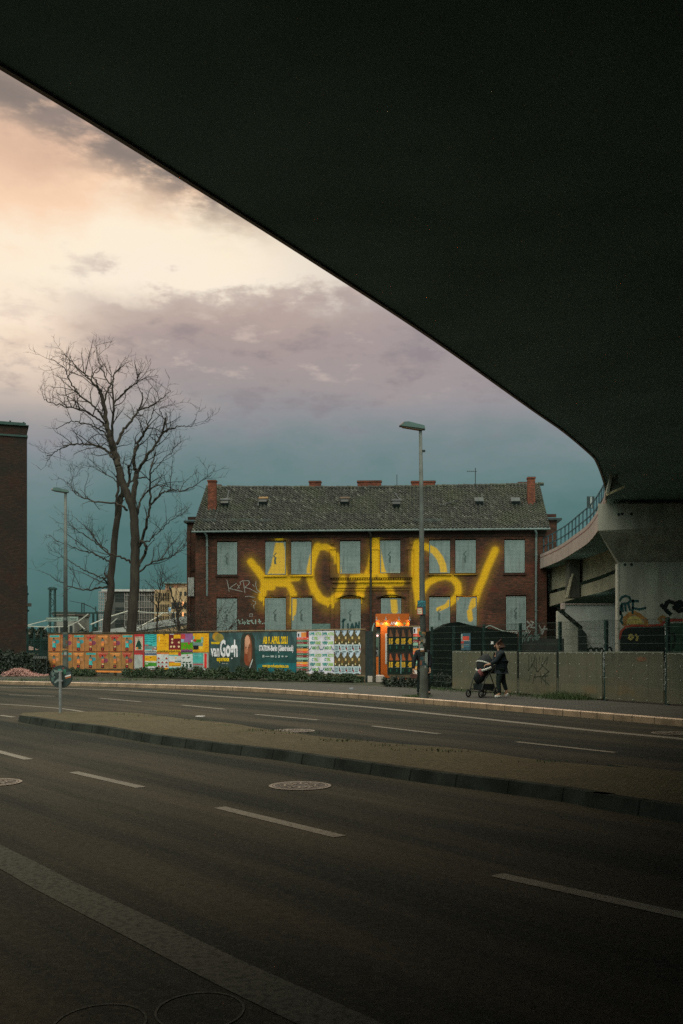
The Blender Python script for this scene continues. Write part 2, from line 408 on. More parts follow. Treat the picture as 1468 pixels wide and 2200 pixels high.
vb = MB(); strip(vb, offset(K, 0.25), [Vector((p.x*3, p.y+400, 0)) for p in K], 0.105, 0.105, M_earth); struct(vb.build('verge_ground'))

# median island
near = [(42,1537),(136,1552),(204,1559),(306,1576),(409,1590),(500,1601),(582,1610),(684,1625),(786,1639),(893,1654),(980,1665),(1093,1678),(1229,1696),(1325,1712),(1468,1735)]
far = [(50,1531.5),(102,1529.5),(187,1528.6),(272,1530),(340,1537),(409,1545.6),(500,1554),(548,1563),(616,1572),(684,1582),(770,1590),(855,1598),(980,1607),(1171,1634),(1364,1650),(1468,1658)]
IH = 0.13
N_ = [G(x, y, IH) for x, y in near]; F_ = [G(x, y, IH) for x, y in far]
dN = (N_[-1]-N_[-4]).normalized(); N_.append(N_[-1]+dN*14); dF = (F_[-1]-F_[-4]).normalized(); F_.append(F_[-1]+dN*14)
# resample far side to near side count
def resample(pts, n):
    L = [0]; 
    for a, b in zip(pts[:-1], pts[1:]): L.append(L[-1]+(b-a).length)
    o = []
    for i in range(n):
        t = L[-1]*i/(n-1); j = max(k for k in range(len(L)) if L[k] <= t+1e-9); j = min(j, len(pts)-2)
        o.append(pts[j].lerp(pts[j+1], (t-L[j])/max(1e-9, L[j+1]-L[j])))
    return o
Nn = resample(smoothline(N_, 4), 60); Ff = resample(smoothline(F_, 4), 60)
isl = MB(); inN = offset(Nn, 0.13); inN[0] = Nn[0].copy()
poly = [(p.x, p.y) for p in Nn]+[(p.x, p.y) for p in Ff[::-1]]
isl.add([(a, b, IH) for a, b in poly], [tuple(t) for t in tessellate_polygon([[Vector((a, b, 0)) for a, b in poly]])], M_island)
for i in range(59):   # near kerb top and face
    isl.quad((Nn[i].x,Nn[i].y,IH+.004),(Nn[i+1].x,Nn[i+1].y,IH+.004),(inN[i+1].x,inN[i+1].y,IH+.004),(inN[i].x,inN[i].y,IH+.004), M_kerb2)
No = offset(Nn, -0.03)
strip(isl, No, Nn, 0.0, IH+.004, M_kerb2)
strip(isl, Ff, offset(Ff, 0.03), IH, 0.0, M_kerb2)
M_kj = pm('island_kerb_joint', (0.022,0.027,0.022), .9, .2, 3, spec=.05)
for pj in resample(Nn, 44)[1:-1]:
    j = min(range(len(Nn)-1), key=lambda q: (Nn[q]-pj).length); dj = (Nn[j+1]-Nn[j]).normalized(); nj_ = Vector((-dj.y, dj.x, 0)); q0 = pj-dj*.007; q1 = pj+dj*.007
    isl.add([(q0.x-nj_.x*.036, q0.y-nj_.y*.036, .002), (q1.x-nj_.x*.036, q1.y-nj_.y*.036, .002), (q1.x-nj_.x*.004, q1.y-nj_.y*.004, IH+.006), (q0.x-nj_.x*.004, q0.y-nj_.y*.004, IH+.006), tuple(Vector((q1.x,q1.y,IH+.0065))+nj_*.12), tuple(Vector((q0.x,q0.y,IH+.0065))+nj_*.12)], [(0,1,2,3),(3,2,4,5)], M_kj)

isl.quad((No[0].x,No[0].y,0),(Nn[0].x,Nn[0].y,IH),(Ff[0].x,Ff[0].y,IH),(Ff[0].x-.05,Ff[0].y,0), M_kerb2)
struct(isl.build('median_island'))

# road markings, each its own sheet
def marking(name, pts, w, m, z=0.004, smooth=True):
    pp = [G(*p) for p in pts]
    if smooth and len(pp) > 2: pp = smoothline(pp, 5)
    mb = MB(); strip(mb, offset(pp, -w/2), offset(pp, w/2), z, z, m); return struct(mb.build(name))
o = marking('edge_line', [(-330,1473.5),(0,1476),(238,1482.6),(480,1497),(730,1514),(980,1538.5),(1093,1550.5),(1287,1571),(1468,1588),(1640,1608)], 0.25, M_paint)
for p in [((20,1493),(118,1496)), ((213,1500),(303,1508)), ((391,1515),(483,1524)), ((549,1535),(684,1547)), ((800,1560),(944,1577)), ((1110,1594),(1321,1617)), ((0,1537),(30,1541))]:
    marking('lane_dash', p, 0.13, M_paint)
marking('merge_line', [(-200,1505),(0,1513),(120,1521.5),(184,1530)], 0.12, M_paint)
for p in [((-90,1592),(62,1632)), ((158,1659),(303,1692)), ((472,1735),(731,1798)), ((1067,1880),(1500,1975))]:
    marking('lane_dash', p, 0.13, M_paint)
marking('cycle_lane_line', [(-500,1640),(-200,1745),(0,1840),(120,1904),(320,2003),(500,2093),(760,2215),(900,2290)], 0.27, M_worn)
cb = MB()
for cx_, cy_ in ((430,2172),(215,2200)):
    c = G(cx_, cy_); n = 40
    for r0, r1 in ((0.175, 0.185),):
        vs = []
        for i in range(n):
            a = 2*math.pi*i/n; vs += [(c.x+r0*math.cos(a), c.y+r0*math.sin(a)*1.2, .004), (c.x+r1*math.cos(a), c.y+r1*math.sin(a)*1.2, .004)]
        cb.add(vs, [(2*i, 2*i+1, (2*i+3)%(2*n), (2*i+2)%(2*n)) for i in range(n)], M_worn)
struct(cb.build('bicycle_marking'))

# manhole covers
M_iron = pm('cast_iron', (0.085, 0.078, 0.062), 0.5, 0.3, 12, metal=0.4, fine=0.3)
M_ring = pm('cover_ring', (0.27, 0.24, 0.19), 0.55, 0.3, 12, metal=0.3, fine=0.3)
def manhole(px, py, r, label):
    c = G(px, py); e = empty('manhole_cover', (c.x, c.y, 0)); tag(e, label, 'manhole cover', 'manhole covers in the road')
    def ring(r0, r1, z, m, mb, n=48):
        vs = []
        for i in range(n):
            a = 2*math.pi*i/n; vs += [(r0*math.cos(a), r0*math.sin(a), z), (r1*math.cos(a), r1*math.sin(a), z)]
        mb.add(vs, [(2*i, 2*i+1, (2*i+3)%(2*n), (2*i+2)%(2*n)) for i in range(n)], m)
    a = MB(); ring(0, r*0.8, .006, M_iron, a); 
    for i in range(12):
        t = i*math.pi/6; a.M = Matrix.Rotation(t, 4, 'Z'); a.box(r*.25, r*.7, -.012, .012, .007, .011, M_ring)
    a.M = Matrix.Identity(4); ring(r*.48, r*.53, .0125, M_ring, a); a.build('lid', parent=e)
    b = MB(); ring(r*.90, r, .008, M_ring, b); ring(r*.81, r*.86, .009, M_ring, b); ring(r*.86, r*.9, .005, M_iron, b); b.build('frame', parent=e)
    return e
manhole(645,1689,0.34,'round iron manhole cover in the near lane, between two white dashes')
manhole(-20,1682,0.34,'round manhole cover cut off at the left edge of the near road')
manhole(632,1570.5,0.38,'round manhole cover on the far side of the median island')
manhole(1450,1576,0.40,'worn manhole cover by the far kerb in front of the wire fence')
# litter bits
M_white = pm('white_plastic', (0.7,0.7,0.66), 0.5, 0.1, 9)
lb = MB(); c = G(430,1540); lb.M = Matrix.Translation(c); lb.prism([(-.09,-.05),(.08,-.06),(.11,.03),(-.05,.07)], 0.005, 0.02, m=M_white); tag(lb.build('litter_scrap'), 'crumpled white scrap of paper lying on the far road', 'litter')
lb = MB(); c = G(755,1480.5,.125); lb.M = Matrix.Translation(c); lb.prism([(-.07,-.05),(.05,-.05),(.09,.03),(-.03,.06)], 0.0, 0.05, m=pm('grey_plastic',(0.3,0.33,0.36),.5,.1,9)); tag(lb.build('litter_scrap'), 'small grey scrap lying on the far pavement before the hoarding', 'litter')

# ================================================================== VIADUCT overhead, curving away behind its pier
DH = 4.8   # soffit above the eye
vd = empty('viaduct', (0, 0, 0)); tag(vd, 'huge dark concrete viaduct deck overhead, curving left beyond its pier', 'viaduct')
epx = [(0,133),(420,392),(700,571),(935,726),(1150,880),(1215,926),(1272,975),(1285,993),(1297,1025),(1304,1055)]
E = [Vector(((x-CX)/F*(DH*F/(CY-y)), DH*F/(CY-y), H+DH)) for x, y in epx]
E += [Vector((8.75,32.9,H+DH)), Vector((9.75,36.8,H+DH)), Vector((10.5,40.7,H+DH)), Vector((11.2,45.1,H+DH)), Vector((11.55,48.9,H+DH)), Vector((11.95,54.9,H+DH)), Vector((11.8,62,H+DH)), Vector((10.8,70,H+DH)), Vector((9,78,H+DH))]
back = [Vector((-44,-14,H+DH)), Vector((-20,-7.0,H+DH)), Vector((-10.6,-1.0,H+DH)), Vector((-5.2,4.5,H+DH))]  # unseen rear deck edge, bent left to shut out light from behind
E = back+E
E = smoothline(E, 6)
def outer(p, i):
    t = (E[min(i+1,len(E)-1)]-E[max(i-1,0)]); t.normalize(); n = Vector((t.y, -t.x, 0))
    w = 34 if p.y < 22 else 34-(min(p.y, 40)-22)/18*22
    return p+n*w
O = resample([Vector((x_, y_, H+DH)) for x_, y_ in ((-44,-40),(10,-40),(40,-40),(42,0),(36,20),(29,34),(25,45),(25,55),(24,62),(23,72),(21,80))], len(E))
db = MB()
zt = 0.80
strip(db, E, O, H+DH, H+DH, M_conc)
strip(db, E, O, H+DH+zt, H+DH+zt, M_conc)
db.quad(tuple(E[0]), tuple(O[0]), tuple(O[0]+Vector((0,0,zt))), tuple(E[0]+Vector((0,0,zt))), M_conc)
db.build('deck', parent=vd)
rear_block = MB(); rear_block.box(-44, 40, -16, -15, 0, H+DH-.02, M_conc); rear_block.build('concrete_wall', parent=vd)  # added unseen wall behind the camera, keeps rear light off the ground
fb = MB(); Eo = offset(E, 0.05)
strip(fb, Eo, Eo, H+DH-0.03, H+DH+zt+.02, M_fascia); strip(fb, Eo, E, H+DH-0.03, H+DH-0.03, M_fascia); strip(fb, Eo, offset(E, -0.3), H+DH+zt+.02, H+DH+zt+.02, M_fascia)
# line under the coping and panel joints
M_groove = pm('groove', (0.20,0.09,0.08), 0.9, 0.2, 3)
strip(fb, offset(E,.056), offset(E,.056), H+DH+zt-.20, H+DH+zt-.15, M_groove)
fb.build('edge_beam', parent=vd)
# deck soffit beams parallel to the edge give the underside its faint structure
sb = MB()
for off in (3.2, 8.0):
    a = offset(E, -off); b = offset(E, -off-0.5)
    a = a[:-20]; b = b[:-20]
    strip(sb, a, b, H+DH-.06, H+DH-.06, M_conc); strip(sb, a, a, H+DH-.06, H+DH+.01, M_conc); strip(sb, b, b, H+DH-.06, H+DH+.01, M_conc)
# railing
def railing(line, z0, hgt, name, m, parent, spacing=1.5, rails=(1.0, 0.5, 0.1), r=0.035):
    rb = MB(); 
    for k in rails: rb.tube([(p.x, p.y, z0+hgt*k) for p in line], r, 4, m)
    acc = 0
    for a, b in zip(line[:-1], line[1:]):
        L = (b-a).length; t = -acc
        while t+spacing <= L:
            t += spacing; p = a.lerp(b, t/L); rb.box(p.x-.03, p.x+.03, p.y-.03, p.y+.03, z0, z0+hgt, m)
        acc = L-t if t > 0 else acc+L
        if acc >= spacing: acc = 0
    return rb.build(name, parent=parent)
Er = [p for p in resample(offset(E, -0.18), 160) if p.y > 24]
railing(Er, H+DH+zt+.01, 1.0, 'railing', M_rail, vd, 1.15)
# main pier with its cap
PD = 33.0
def X_(px, d): return (px-CX)/F*d
def Z_(py, d): return H+(CY-py)/F*d
xl, xc = X_(1330, PD), X_(1285, PD)
pr = MB()
zs, zb, ztp = Z_(1208, PD), Z_(1140, PD), Z_(1082, PD)
pr.prism([(xl, 0.0), (19.0, 0.0), (19.0, zs), (xl, zs)], PD, PD+2.4, 'y', M_pier)
pr.v = [(x+(.285*2.4 if y > PD+1 else 0), y, z) for x, y, z in pr.v]
PC = PD-.95; cxl = X_(1285, PC); ct = Z_(1082, PC); cb_l = Z_(1140, PC)
a_, b_, c_, d_, e_, f_ = (cxl,PC,ct), (19.8,PC,ct), (19.8,PC,cb_l+.55), (cxl,PC,cb_l), (19.8,PD,zs), (xl,PD,zs)
g_, h_, i_, j_ = (xl+.285*2.4,PD+2.4,zs), (cxl+.285*3.35,PD+2.4,ct), (19.8,PD+2.4,ct), (19.8,PD+2.4,zs)
pr.add([a_,b_,c_,d_,e_,f_,g_,h_,i_,j_], [(0,3,2,1),(3,5,4,2),(0,7,3),(3,7,6),(3,6,5),(0,1,8,7),(1,2,4,9,8),(7,8,9,6)], M_pier)
pr.box(cxl+1.1, 19.5, PC+.5, PD+2.0, ct-.002, H+DH-.004, M_pier)
pier = pr.build('pier', parent=vd); pier['label'] = 'wide grey concrete pier with flared head and graffiti'
# narrow lit chamfer strip on the pier's left corner
cb = MB(); cb.box(xl-.05, xl+.004, PD-.012, PD+.25, 0.0, zs-.05, pm('pier_edge', (0.36,0.35,0.29), .85, .15, 3)); cb.build('corner_profile', parent=pier)
# tie holes
for px_, py_ in ((1343,1213),(1357,1213),(1337,1104),(1357,1104),(1330,1105)):
    PT = PD if py_ > 1208 else PC; x, z = X_(px_, PT), Z_(py_, PT)
    hb = MB(); hb.add([(x+.05*math.cos(a*math.pi/5), PT-.003, z+.05*math.sin(a*math.pi/5)) for a in range(10)], [tuple(range(10))[::-1]], M_dark)
    hb.build('tie_hole', parent=pier)
# graffiti on the pier (flat paint)
gm = MB(); y0 = PD-.004
def gp(pts, D=PD): return [(X_(a, D), Z_(b, D)) for a, b in pts]
M_gteal = pm('spray_teal', (0.012,0.055,0.055), .8, .3, 6); M_gblack = pm('spray_black', (0.010,0.016,0.013), .8, .3, 4)
M_gred = pm('spray_red', (0.35,0.055,0.03), .8, .3, 4); M_gor = pm('spray_orange', (0.34,0.17,0.05), .8, .3, 4); M_gyel = pm('spray_ochre', (0.42,0.34,0.10), .8, .3, 4); M_ggreen = pm('spray_green', (0.03,0.075,0.045), .8, .3, 4)
gm.add([(a, y0, b) for a, b in gp([(1332,1420),(1332,1366),(1340,1352),(1358,1346),(1428,1344),(1430,1420)])], [(5,4,3,2,1,0)], M_gblack)
gm.add([(a, y0, b) for a, b in gp([(1434,1420),(1434,1345),(1440,1339),(1560,1337),(1560,1420)])], [(4,3,2,1,0)], M_ggreen)
gm.ribbon(gp([(1331,1372),(1335,1356),(1345,1346),(1360,1344),(1400,1344),(1424,1342)]), .07, y0-.001, M_gred)
gm.ribbon(gp([(1422,1325),(1418,1332),(1424,1338),(1436,1333),(1450,1332),(1500,1333),(1560,1334)]), .09, y0-.001, M_gred)
gm.ribbon(gp([(1420,1336),(1416,1330),(1424,1325),(1433,1330)]), .11, y0-.002, M_gor)
gm.add([(a, y0, b) for a, b in gp([(1344,1342),(1345,1330),(1355,1324),(1368,1324),(1378,1330),(1384,1341)])], [(5,4,3,2,1,0)], M_gyel)
gm.ribbon(gp([(1342,1342),(1343,1328),(1352,1320),(1364,1317),(1374,1322),(1381,1328),(1387,1332),(1389,1342)]), .13, y0-.003, M_gor)
for s_ in ([(1332,1290),(1336,1283),(1344,1280),(1352,1283),(1355,1290),(1349,1296),(1338,1297)], [(1336,1296),(1338,1313)], [(1343,1297),(1344,1312)], [(1349,1296),(1354,1311)], [(1360,1289),(1359,1318)], [(1357,1291),(1371,1291)], [(1359,1306),(1374,1309),(1387,1306)], [(1333,1314),(1337,1326),(1333,1333),(1338,1340)], [(1334,1300),(1333,1320)]):
    gm.ribbon(gp(s_), .07, y0-.004, M_gteal)
for s_ in ([(1421,1300),(1427,1306),(1433,1313),(1440,1319)], [(1430,1302),(1432,1295),(1438,1292),(1445,1294)], [(1447,1306),(1460,1303),(1468,1298),(1462,1293),(1452,1296),(1450,1306),(1458,1313),(1470,1310)], [(1478,1292),(1480,1312),(1492,1314),(1500,1300)]):
    gm.ribbon(gp(s_), .13, y0-.004, M_gblack)
for s_ in ([(1352,1366),(1357,1364),(1360,1369),(1355,1374),(1351,1370)], [(1366,1364),(1370,1368),(1368,1376)]): gm.ribbon(gp(s_), .07, y0-.003, M_gyel)
for s_ in ([(1440,1364),(1447,1361),(1450,1372),(1446,1392)], [(1362,1412),(1370,1409),(1384,1412)]): gm.ribbon(gp(s_), .08, y0-.003, M_gblack)
gm.build('graffiti', parent=pier)
# light triangular bracket under the deck edge
bd = 27.5
br_ = empty('triangular_bracket', tuple(P(1325, 1045, bd))); tag(br_, 'small triangular bracket with pale bars hanging under the deck edge', 'bracket')
M_bar = pm('pale_bar', (0.75,0.62,0.38), .7, .1, 5); M_bar2 = pm('grey_bar', (0.35,0.36,0.28), .7, .1, 5); M_plate = pm('grey_plate', (0.15,0.17,0.14), .7, .1, 5)
o_ = P(1325,1045,bd)
def bar(a, b, w, m, name, dy=0.0):
    A = P(*a, bd)-o_; B = P(*b, bd)-o_; mb = MB(); d = (B-A).normalized(); n = Vector((-d.z, 0, d.x))*w/2
    q = [A+n, B+n, B-n, A-n]; mb.prism([(v.x, v.z) for v in q], -.05-dy, .05-dy, 'y', m); return mb.build(name, parent=br_)
bar((1303.5,1063),(1341,1046), .06, M_bar, 'bar'); bar((1314,1018),(1304,1060), .07, M_bar2, 'bar', .02)
t_ = MB(); q = [P(1316,1022,bd)-o_, P(1306,1058,bd)-o_, P(1338,1045,bd)-o_]; t_.prism([(v.x, v.z) for v in q], .0, .03, 'y', M_plate); t_.build('plate', parent=br_)
up = MB(); up.box(-.03,.03,-.03,.03, 0.1, H+DH-o_.z+.3, M_plate); up.build('hanger', parent=br_)

# lower, second viaduct behind the pier
lv = empty('lower_bridge', (0, 0, 0)); tag(lv, 'lower concrete ramp bridge behind the pier, right of the brick house', 'bridge')
M_tan = pm('tan_concrete', (0.30,0.27,0.19), .9, .2, .8, fine=.2)
LB = [((1180,1276),60),((1200,1271),58),((1245,1259),54),((1290,1245),50),((1330,1229),46),((1390,1205),42)]
Tb = [((1180,1303),60),((1200,1297),58),((1245,1283),54),((1290,1273),50),((1330,1259),46),((1390,1238),42)]
mb = MB(); ta = [P(*a, d) for a, d in LB]; bt = [P(*a, d) for a, d in Tb]
n = len(ta); mb.add([tuple(p) for p in ta]+[tuple(p) for p in bt], [(i, i+1, n+i+1, n+i) for i in range(n-1)], M_tan)
off = Vector((3.5, 6.5, 0))
mb.add([tuple(p) for p in bt]+[tuple(p+off) for p in bt], [(i, i+1, n+i+1, n+i) for i in range(n-1)], M_conc)
mb.build('girder', parent=lv)
mb = MB(); m0 = [p+Vector((.10,.2,.22)) for p in ta]; m1 = [p+Vector((.10,.2,1.6)) for p in ta]
mb.add([tuple(p) for p in m0]+[tuple(p) for p in m1], [(i, i+1, n+i+1, n+i) for i in range(n-1)], M_tan)
mb.add([tuple(p+Vector((.1,.2,0))) for p in ta]+[tuple(p+off) for p in ta], [(i, i+1, n+i+1, n+i) for i in range(n-1)], M_conc)
mb.build('parapet', parent=lv)
# support of the lower ramp: column with haunch
D2 = 50.0; ab = MB()
ab.prism([(X_(1254,D2),0),(X_(1352,D2),0),(X_(1352,D2),Z_(1299,D2)),(X_(1214,D2),Z_(1299,D2)),(X_(1214,D2),Z_(1314,D2)),(X_(1252,D2),Z_(1346,D2))], D2, D2+2.5, 'y', pm('abutment_concrete',(0.36,0.37,0.33),.9,.2,.9,bump=.2,fine=.2))
ab.v = [(x+(.27*2.5 if y > D2+1 else 0), y, z) for x, y, z in ab.v]
abo = ab.build('concrete_wall', parent=lv)
w2 = MB(); w2.prism([(X_(1213,D2+1),0),(X_(1258,D2+1),0),(X_(1258,D2+1),Z_(1348,D2+1)),(X_(1213,D2+1),Z_(1310,D2+1))], D2+2.6, D2+3.0, 'y', pm('pale_concrete',(0.40,0.39,0.32),.9,.15,.9)); w2.build('wing_wall', parent=lv)
w3 = MB(); w3.box(X_(1208,D2), X_(1214,D2)-.003, D2-.05, D2+.4, Z_(1308,D2), Z_(1295,D2), M_fascia); w3.build('bearing_block', parent=lv)
w4 = MB(); w4.box(X_(1214,D2), X_(1345,D2), D2-.09, D2-.003, Z_(1298.8,D2), Z_(1297,D2), M_fascia); w4.build('ledge', parent=lv)
w5 = MB(); w5.prism([tuple(g) for g in gp([(1243,1400),(1243,1355),(1250,1352),(1260,1362),(1262,1400)], D2-.2)], D2-.25, D2-.2, 'y', M_gblack); w5.build('doorway', parent=lv)
mb = MB(); a, b = P(1231,1233,53.4), P(1219,1284,53.4); mb.tube([a, b], .06, 6, M_tan); a, b = P(1227,1240,53.4), P(1216,1284,53.4); mb.tube([a, b], .04, 6, M_tan); mb.build('drain_pipe', parent=lv)
mb = MB(); mb.box(P(1224,0,53.6).x, P(1246,0,53.6).x, 53.6, 54.6, Z_(1284,53.6), Z_(1200,53.6), pm('crosshead_concrete',(0.07,0.07,0.055),.9,.2,1)); mb.build('crosshead', parent=lv)
# graffiti on abutment
mb = MB(); yy = D2-.005
mb.add([(a, yy, b) for a, b in gp([(1268,1420),(1264,1400),(1268,1394),(1312,1392),(1316,1400),(1316,1425)], D2)], [(5,4,3,2,1,0)], pm('spray_pale',(0.42,0.42,0.38),.8,.2,4))
for s_ in ([(1264,1402),(1264,1395),(1270,1392),(1274,1395),(1276,1401)], [(1277,1401),(1278,1393),(1285,1393),(1286,1400)], [(1289,1400),(1290,1393),(1297,1394),(1297,1400)], [(1299,1399),(1301,1392),(1312,1391),(1315,1399),(1315,1420)], [(1270,1420),(1276,1407),(1272,1412),(1281,1418)], [(1284,1416),(1290,1406),(1286,1412),(1296,1416)]):
    mb.ribbon(gp(s_, D2), .10, yy-.002, M_gblack)
mb.build('graffiti', parent=abo)
# sign standing on the far viaduct (its back to us)
c = P(1269,1106,50); sg = empty('road_sign', (c.x, c.y, Z_(1120,50))); tag(sg, 'square grey traffic sign seen from behind, standing on the curved viaduct', 'road sign')
z0 = Z_(1120,50); mb = MB(); mb.tube([(0,0,-.6),(0,0,Z_(1068,50)-z0)], .045, 8, M_metal); mb.build('post', parent=sg)
mb = MB(); mb.box(X_(1260.5,50)-c.x, X_(1276.5,50)-c.x, -.09, -.05, Z_(1093,50)-z0, Z_(1067,50)-z0, pm('sign_back',(0.02,0.035,0.035),.6,.2,3)); mb.build('sign_plate', parent=sg)
mb = MB(); mb.box(-.05,.05, -.12, -.093, Z_(1092,50)-z0, Z_(1068,50)-z0, M_metal); mb.build('bracket', parent=sg)

# ================================================================== BRICK HOUSE
zL, zR = 60.8, 59.6
HP = Plane((X_(420,zL), zL), (X_(1175,zR), zR))
house = HP.empty('brick_house'); tag(house, 'derelict two storey brick house with tiled roof, covered windows and yellow graffiti', 'house')
M_brick = brick_mat('old_brick', (0.125,0.044,0.026), (0.060,0.032,0.022), (0.062,0.054,0.040), spray=True)
M_brick2 = brick_mat('old_brick_plain', (0.10,0.040,0.024), (0.060,0.032,0.022), (0.045,0.04,0.03))
M_chim = brick_mat('chimney_brick', (0.22,0.066,0.036), (0.15,0.048,0.030), (0.08,0.055,0.04), soot=0.4)
L_ = HP.L; EAVE = HP.at(790,1137)[1]
# spray strokes in house coordinates
def hp(pts): return [HP.at(a, b) for a, b in pts]
strokes = [ # (points px, core half width m, soft m)
 ([(539,1207),(552,1224),(565,1240),(580,1250)], .13, .28), ([(600,1160),(598,1190),(592,1215),(580,1240),(569,1256),(565,1272),(563,1284)], .20, .24),
 ([(600,1160),(600,1190),(600,1215),(602,1240)], .24, .22), ([(600,1172),(595,1200),(590,1225),(586,1240)], .30, .22), ([(604,1195),(604,1236)], .26, .2), ([(600,1158),(606,1185),(608,1215),(612,1246),(624,1262),(631,1280),(631,1300),(629,1316)], .17, .22),
 ([(567,1253),(590,1250),(612,1246),(626,1243),(640,1241)], .16, .22), ([(629,1290),(631,1318)], .10, .18), ([(568,1247),(590,1250),(614,1252)], .30, .24), ([(552,1222),(566,1243)], .2, .24), ([(566,1262),(586,1262)], .15, .2),
 ([(683,1174),(673,1198),(667,1224),(667,1243),(675,1266),(688,1286),(703,1293),(716,1289),(728,1277),(735,1260),(737,1246)], .19, .26),
 ([(683,1176),(700,1175),(713,1182),(722,1193),(726,1206)], .15, .22), ([(728,1214),(730,1228)], .05, .18),
 ([(807,1158),(801,1190),(796,1218),(786,1244),(779,1262),(773,1278)], .16, .24), ([(807,1158),(809,1185),(812,1210),(817,1236)], .17, .2), ([(806,1175),(806,1205),(804,1235)], .14, .2),
 ([(807,1158),(812,1185),(820,1222),(828,1246),(838,1266),(846,1288),(848,1312)], .17, .22), ([(757,1241),(776,1238),(800,1240)], .12, .2), ([(772,1252),(800,1252),(830,1253),(863,1252)], .15, .22),
 ([(773,1266),(775,1278)], .2, .25),
 ([(897,1168),(893,1195),(892,1222),(894,1250),(898,1275),(900,1292)], .22, .26), ([(899,1172),(918,1175),(934,1184),(946,1200),(952,1216),(954,1232)], .18, .22),
 ([(900,1290),(908,1270),(920,1252),(938,1242),(958,1238),(974,1243),(984,1256),(986,1272),(978,1286),(966,1296)], .13, .26), ([(972,1292),(957,1303),(942,1309)], .10, .16),
 ([(1064,1182),(1056,1200),(1046,1222),(1039,1242),(1030,1262),(1024,1280),(1017,1298)], .06, .34), ([(1009,1314),(1011,1330)], .15, .16), ([(1022,1283),(1012,1305)],.08,.2), ([(567,1284),(567,1300)],.015,.05), ([(561,1280),(561,1292)],.015,.05), ([(776,1278),(776,1296)],.015,.05), ([(705,1293),(705,1303)],.015,.05), ([(718,1288),(718,1304)],.012,.05), ([(895,1291),(895,1308)],.015,.05), ([(903,1291),(903,1302)],.012,.05), ([(630,1318),(630,1332)],.015,.05), ([(636,1296),(636,1312)],.012,.05)]
STR = [(np.array(hp(p)), c, s) for p, c, s in strokes]
def spray_val(xs, zs):
    v = np.zeros_like(xs)
    for pts, c, sft in STR:
        for a, b in zip(pts[:-1], pts[1:]):
            d = b-a; L2 = max(1e-9, (d*d).sum()); t = np.clip(((xs-a[0])*d[0]+(zs-a[1])*d[1])/L2, 0, 1)
            dist = np.hypot(xs-(a[0]+t*d[0]), zs-(a[1]+t*d[1]))
            q = np.clip(dist-c*.45, 0, 9)/(sft*.66); v = np.maximum(v, np.exp(-q*q)); v = np.maximum(v, .24*np.exp(-(dist/.62)**2))
    return v
def add_spray(o, M=None):
    me = o.data; n = len(me.vertices); co = np.empty(n*3, np.float32); me.vertices.foreach_get('co', co); co = co.reshape(-1, 3)
    at = me.attributes.new('spray', 'FLOAT', 'POINT'); at.data.foreach_set('value', spray_val(co[:,0].astype(float), co[:,2].astype(float)).astype(np.float32))
# windows: (px0, px1, pytop, pybottom, arched)
up_w = [(467.5,509.5,1165.5,1234),(571,614,1164.5,1234),(626.5,669,1164.5,1233.5),(731,774,1163.5,1232),(817.5,860,1162,1231),(923,967,1162,1231),(979,1022,1161,1230.5),(1084.5,1127,1161,1230)]
lo_w = [(466.5,509.5,1286.5,1357),(570,614,1285.5,1357),(627,670.5,1285,1357),(732,775,1287,1357),(819,862,1286,1357),(923,967,1284,1355),(981,1024,1283,1355),(1088,1130,1282,1353)]
wins = []
for a, b, c, d in up_w+lo_w:
    x0, z1 = HP.at(a, c); x1, z0 = HP.at(b, d); wins.append((x0, x1, z0, z1))
# facade grid with openings
def uniq(vals, step, lo, hi):
    base = list(np.arange(lo, hi, step))+[hi]; vals = sorted(vals)
    out = [v for v in base if all(abs(v-w) > step*0.35 for w in vals)]+vals
    return np.array(sorted(out))
ox = []; oz = []
for x0, x1, z0, z1 in wins: ox += [x0-.03, x1+.03]; oz += [z0-.03, z1+.09]
def dedupe(v):
    v = sorted(v); o = [v[0]]
    for a in v[1:]:
        if a-o[-1] > 0.004: o.append(a)
    return o
gx = uniq(dedupe(ox), 0.07, 0.0, L_); gz = uniq(dedupe(oz), 0.07, -0.1, EAVE+.05)
XX, ZZ = np.meshgrid(gx, gz, indexing='ij'); nx, nz = len(gx), len(gz)
verts = np.stack([XX.ravel(), np.zeros(nx*nz), ZZ.ravel()], 1)
cx = (gx[:-1]+gx[1:])/2; cz = (gz[:-1]+gz[1:])/2
hole = np.zeros((nx-1, nz-1), bool)
for x0, x1, z0, z1 in wins: hole |= ((cx[:,None] > x0-.03)&(cx[:,None] < x1+.03)&(cz[None,:] > z0-.03)&(cz[None,:] < z1+.09))
ii, jj = np.where(~hole); faces = np.stack([ii*nz+jj, (ii+1)*nz+jj, (ii+1)*nz+jj+1, ii*nz+jj+1], 1)
wb = MB(); wb.add(verts.tolist(), faces.tolist(), M_brick)
for x0, x1, z0, z1 in wins:
    a, b, c, d = x0-.03, x1+.03, z0-.03, z1+.09; dp = .16
    wb.quad((a,0,c),(a,dp,c),(a,dp,d),(a,0,d), M_brick); wb.quad((b,0,d),(b,dp,d),(b,dp,c),(b,0,c), M_brick)
    wb.quad((a,0,d),(a,dp,d),(b,dp,d),(b,0,d), M_brick); wb.quad((a,0,c),(b,0,c),(b,dp,c),(a,dp,c), M_brick); wb.quad((a,dp,c),(b,dp,c),(b,dp,d),(a,dp,d), M_brick)
HD = 8.6  # house depth
RX0, RX1 = -.02, L_+.02
RIDGE_Y = 4.1; RIDGE_Z = EAVE+3.25
wb.quad((0,HD,-.1),(0,0,-.1),(0,0,EAVE),(0,HD,EAVE), M_brick); wb.quad((L_,0,-.1),(L_,HD,-.1),(L_,HD,EAVE),(L_,0,EAVE), M_brick)
wb.quad((L_,HD,-.1),(0,HD,-.1),(0,HD,EAVE),(L_,HD,EAVE), M_brick)
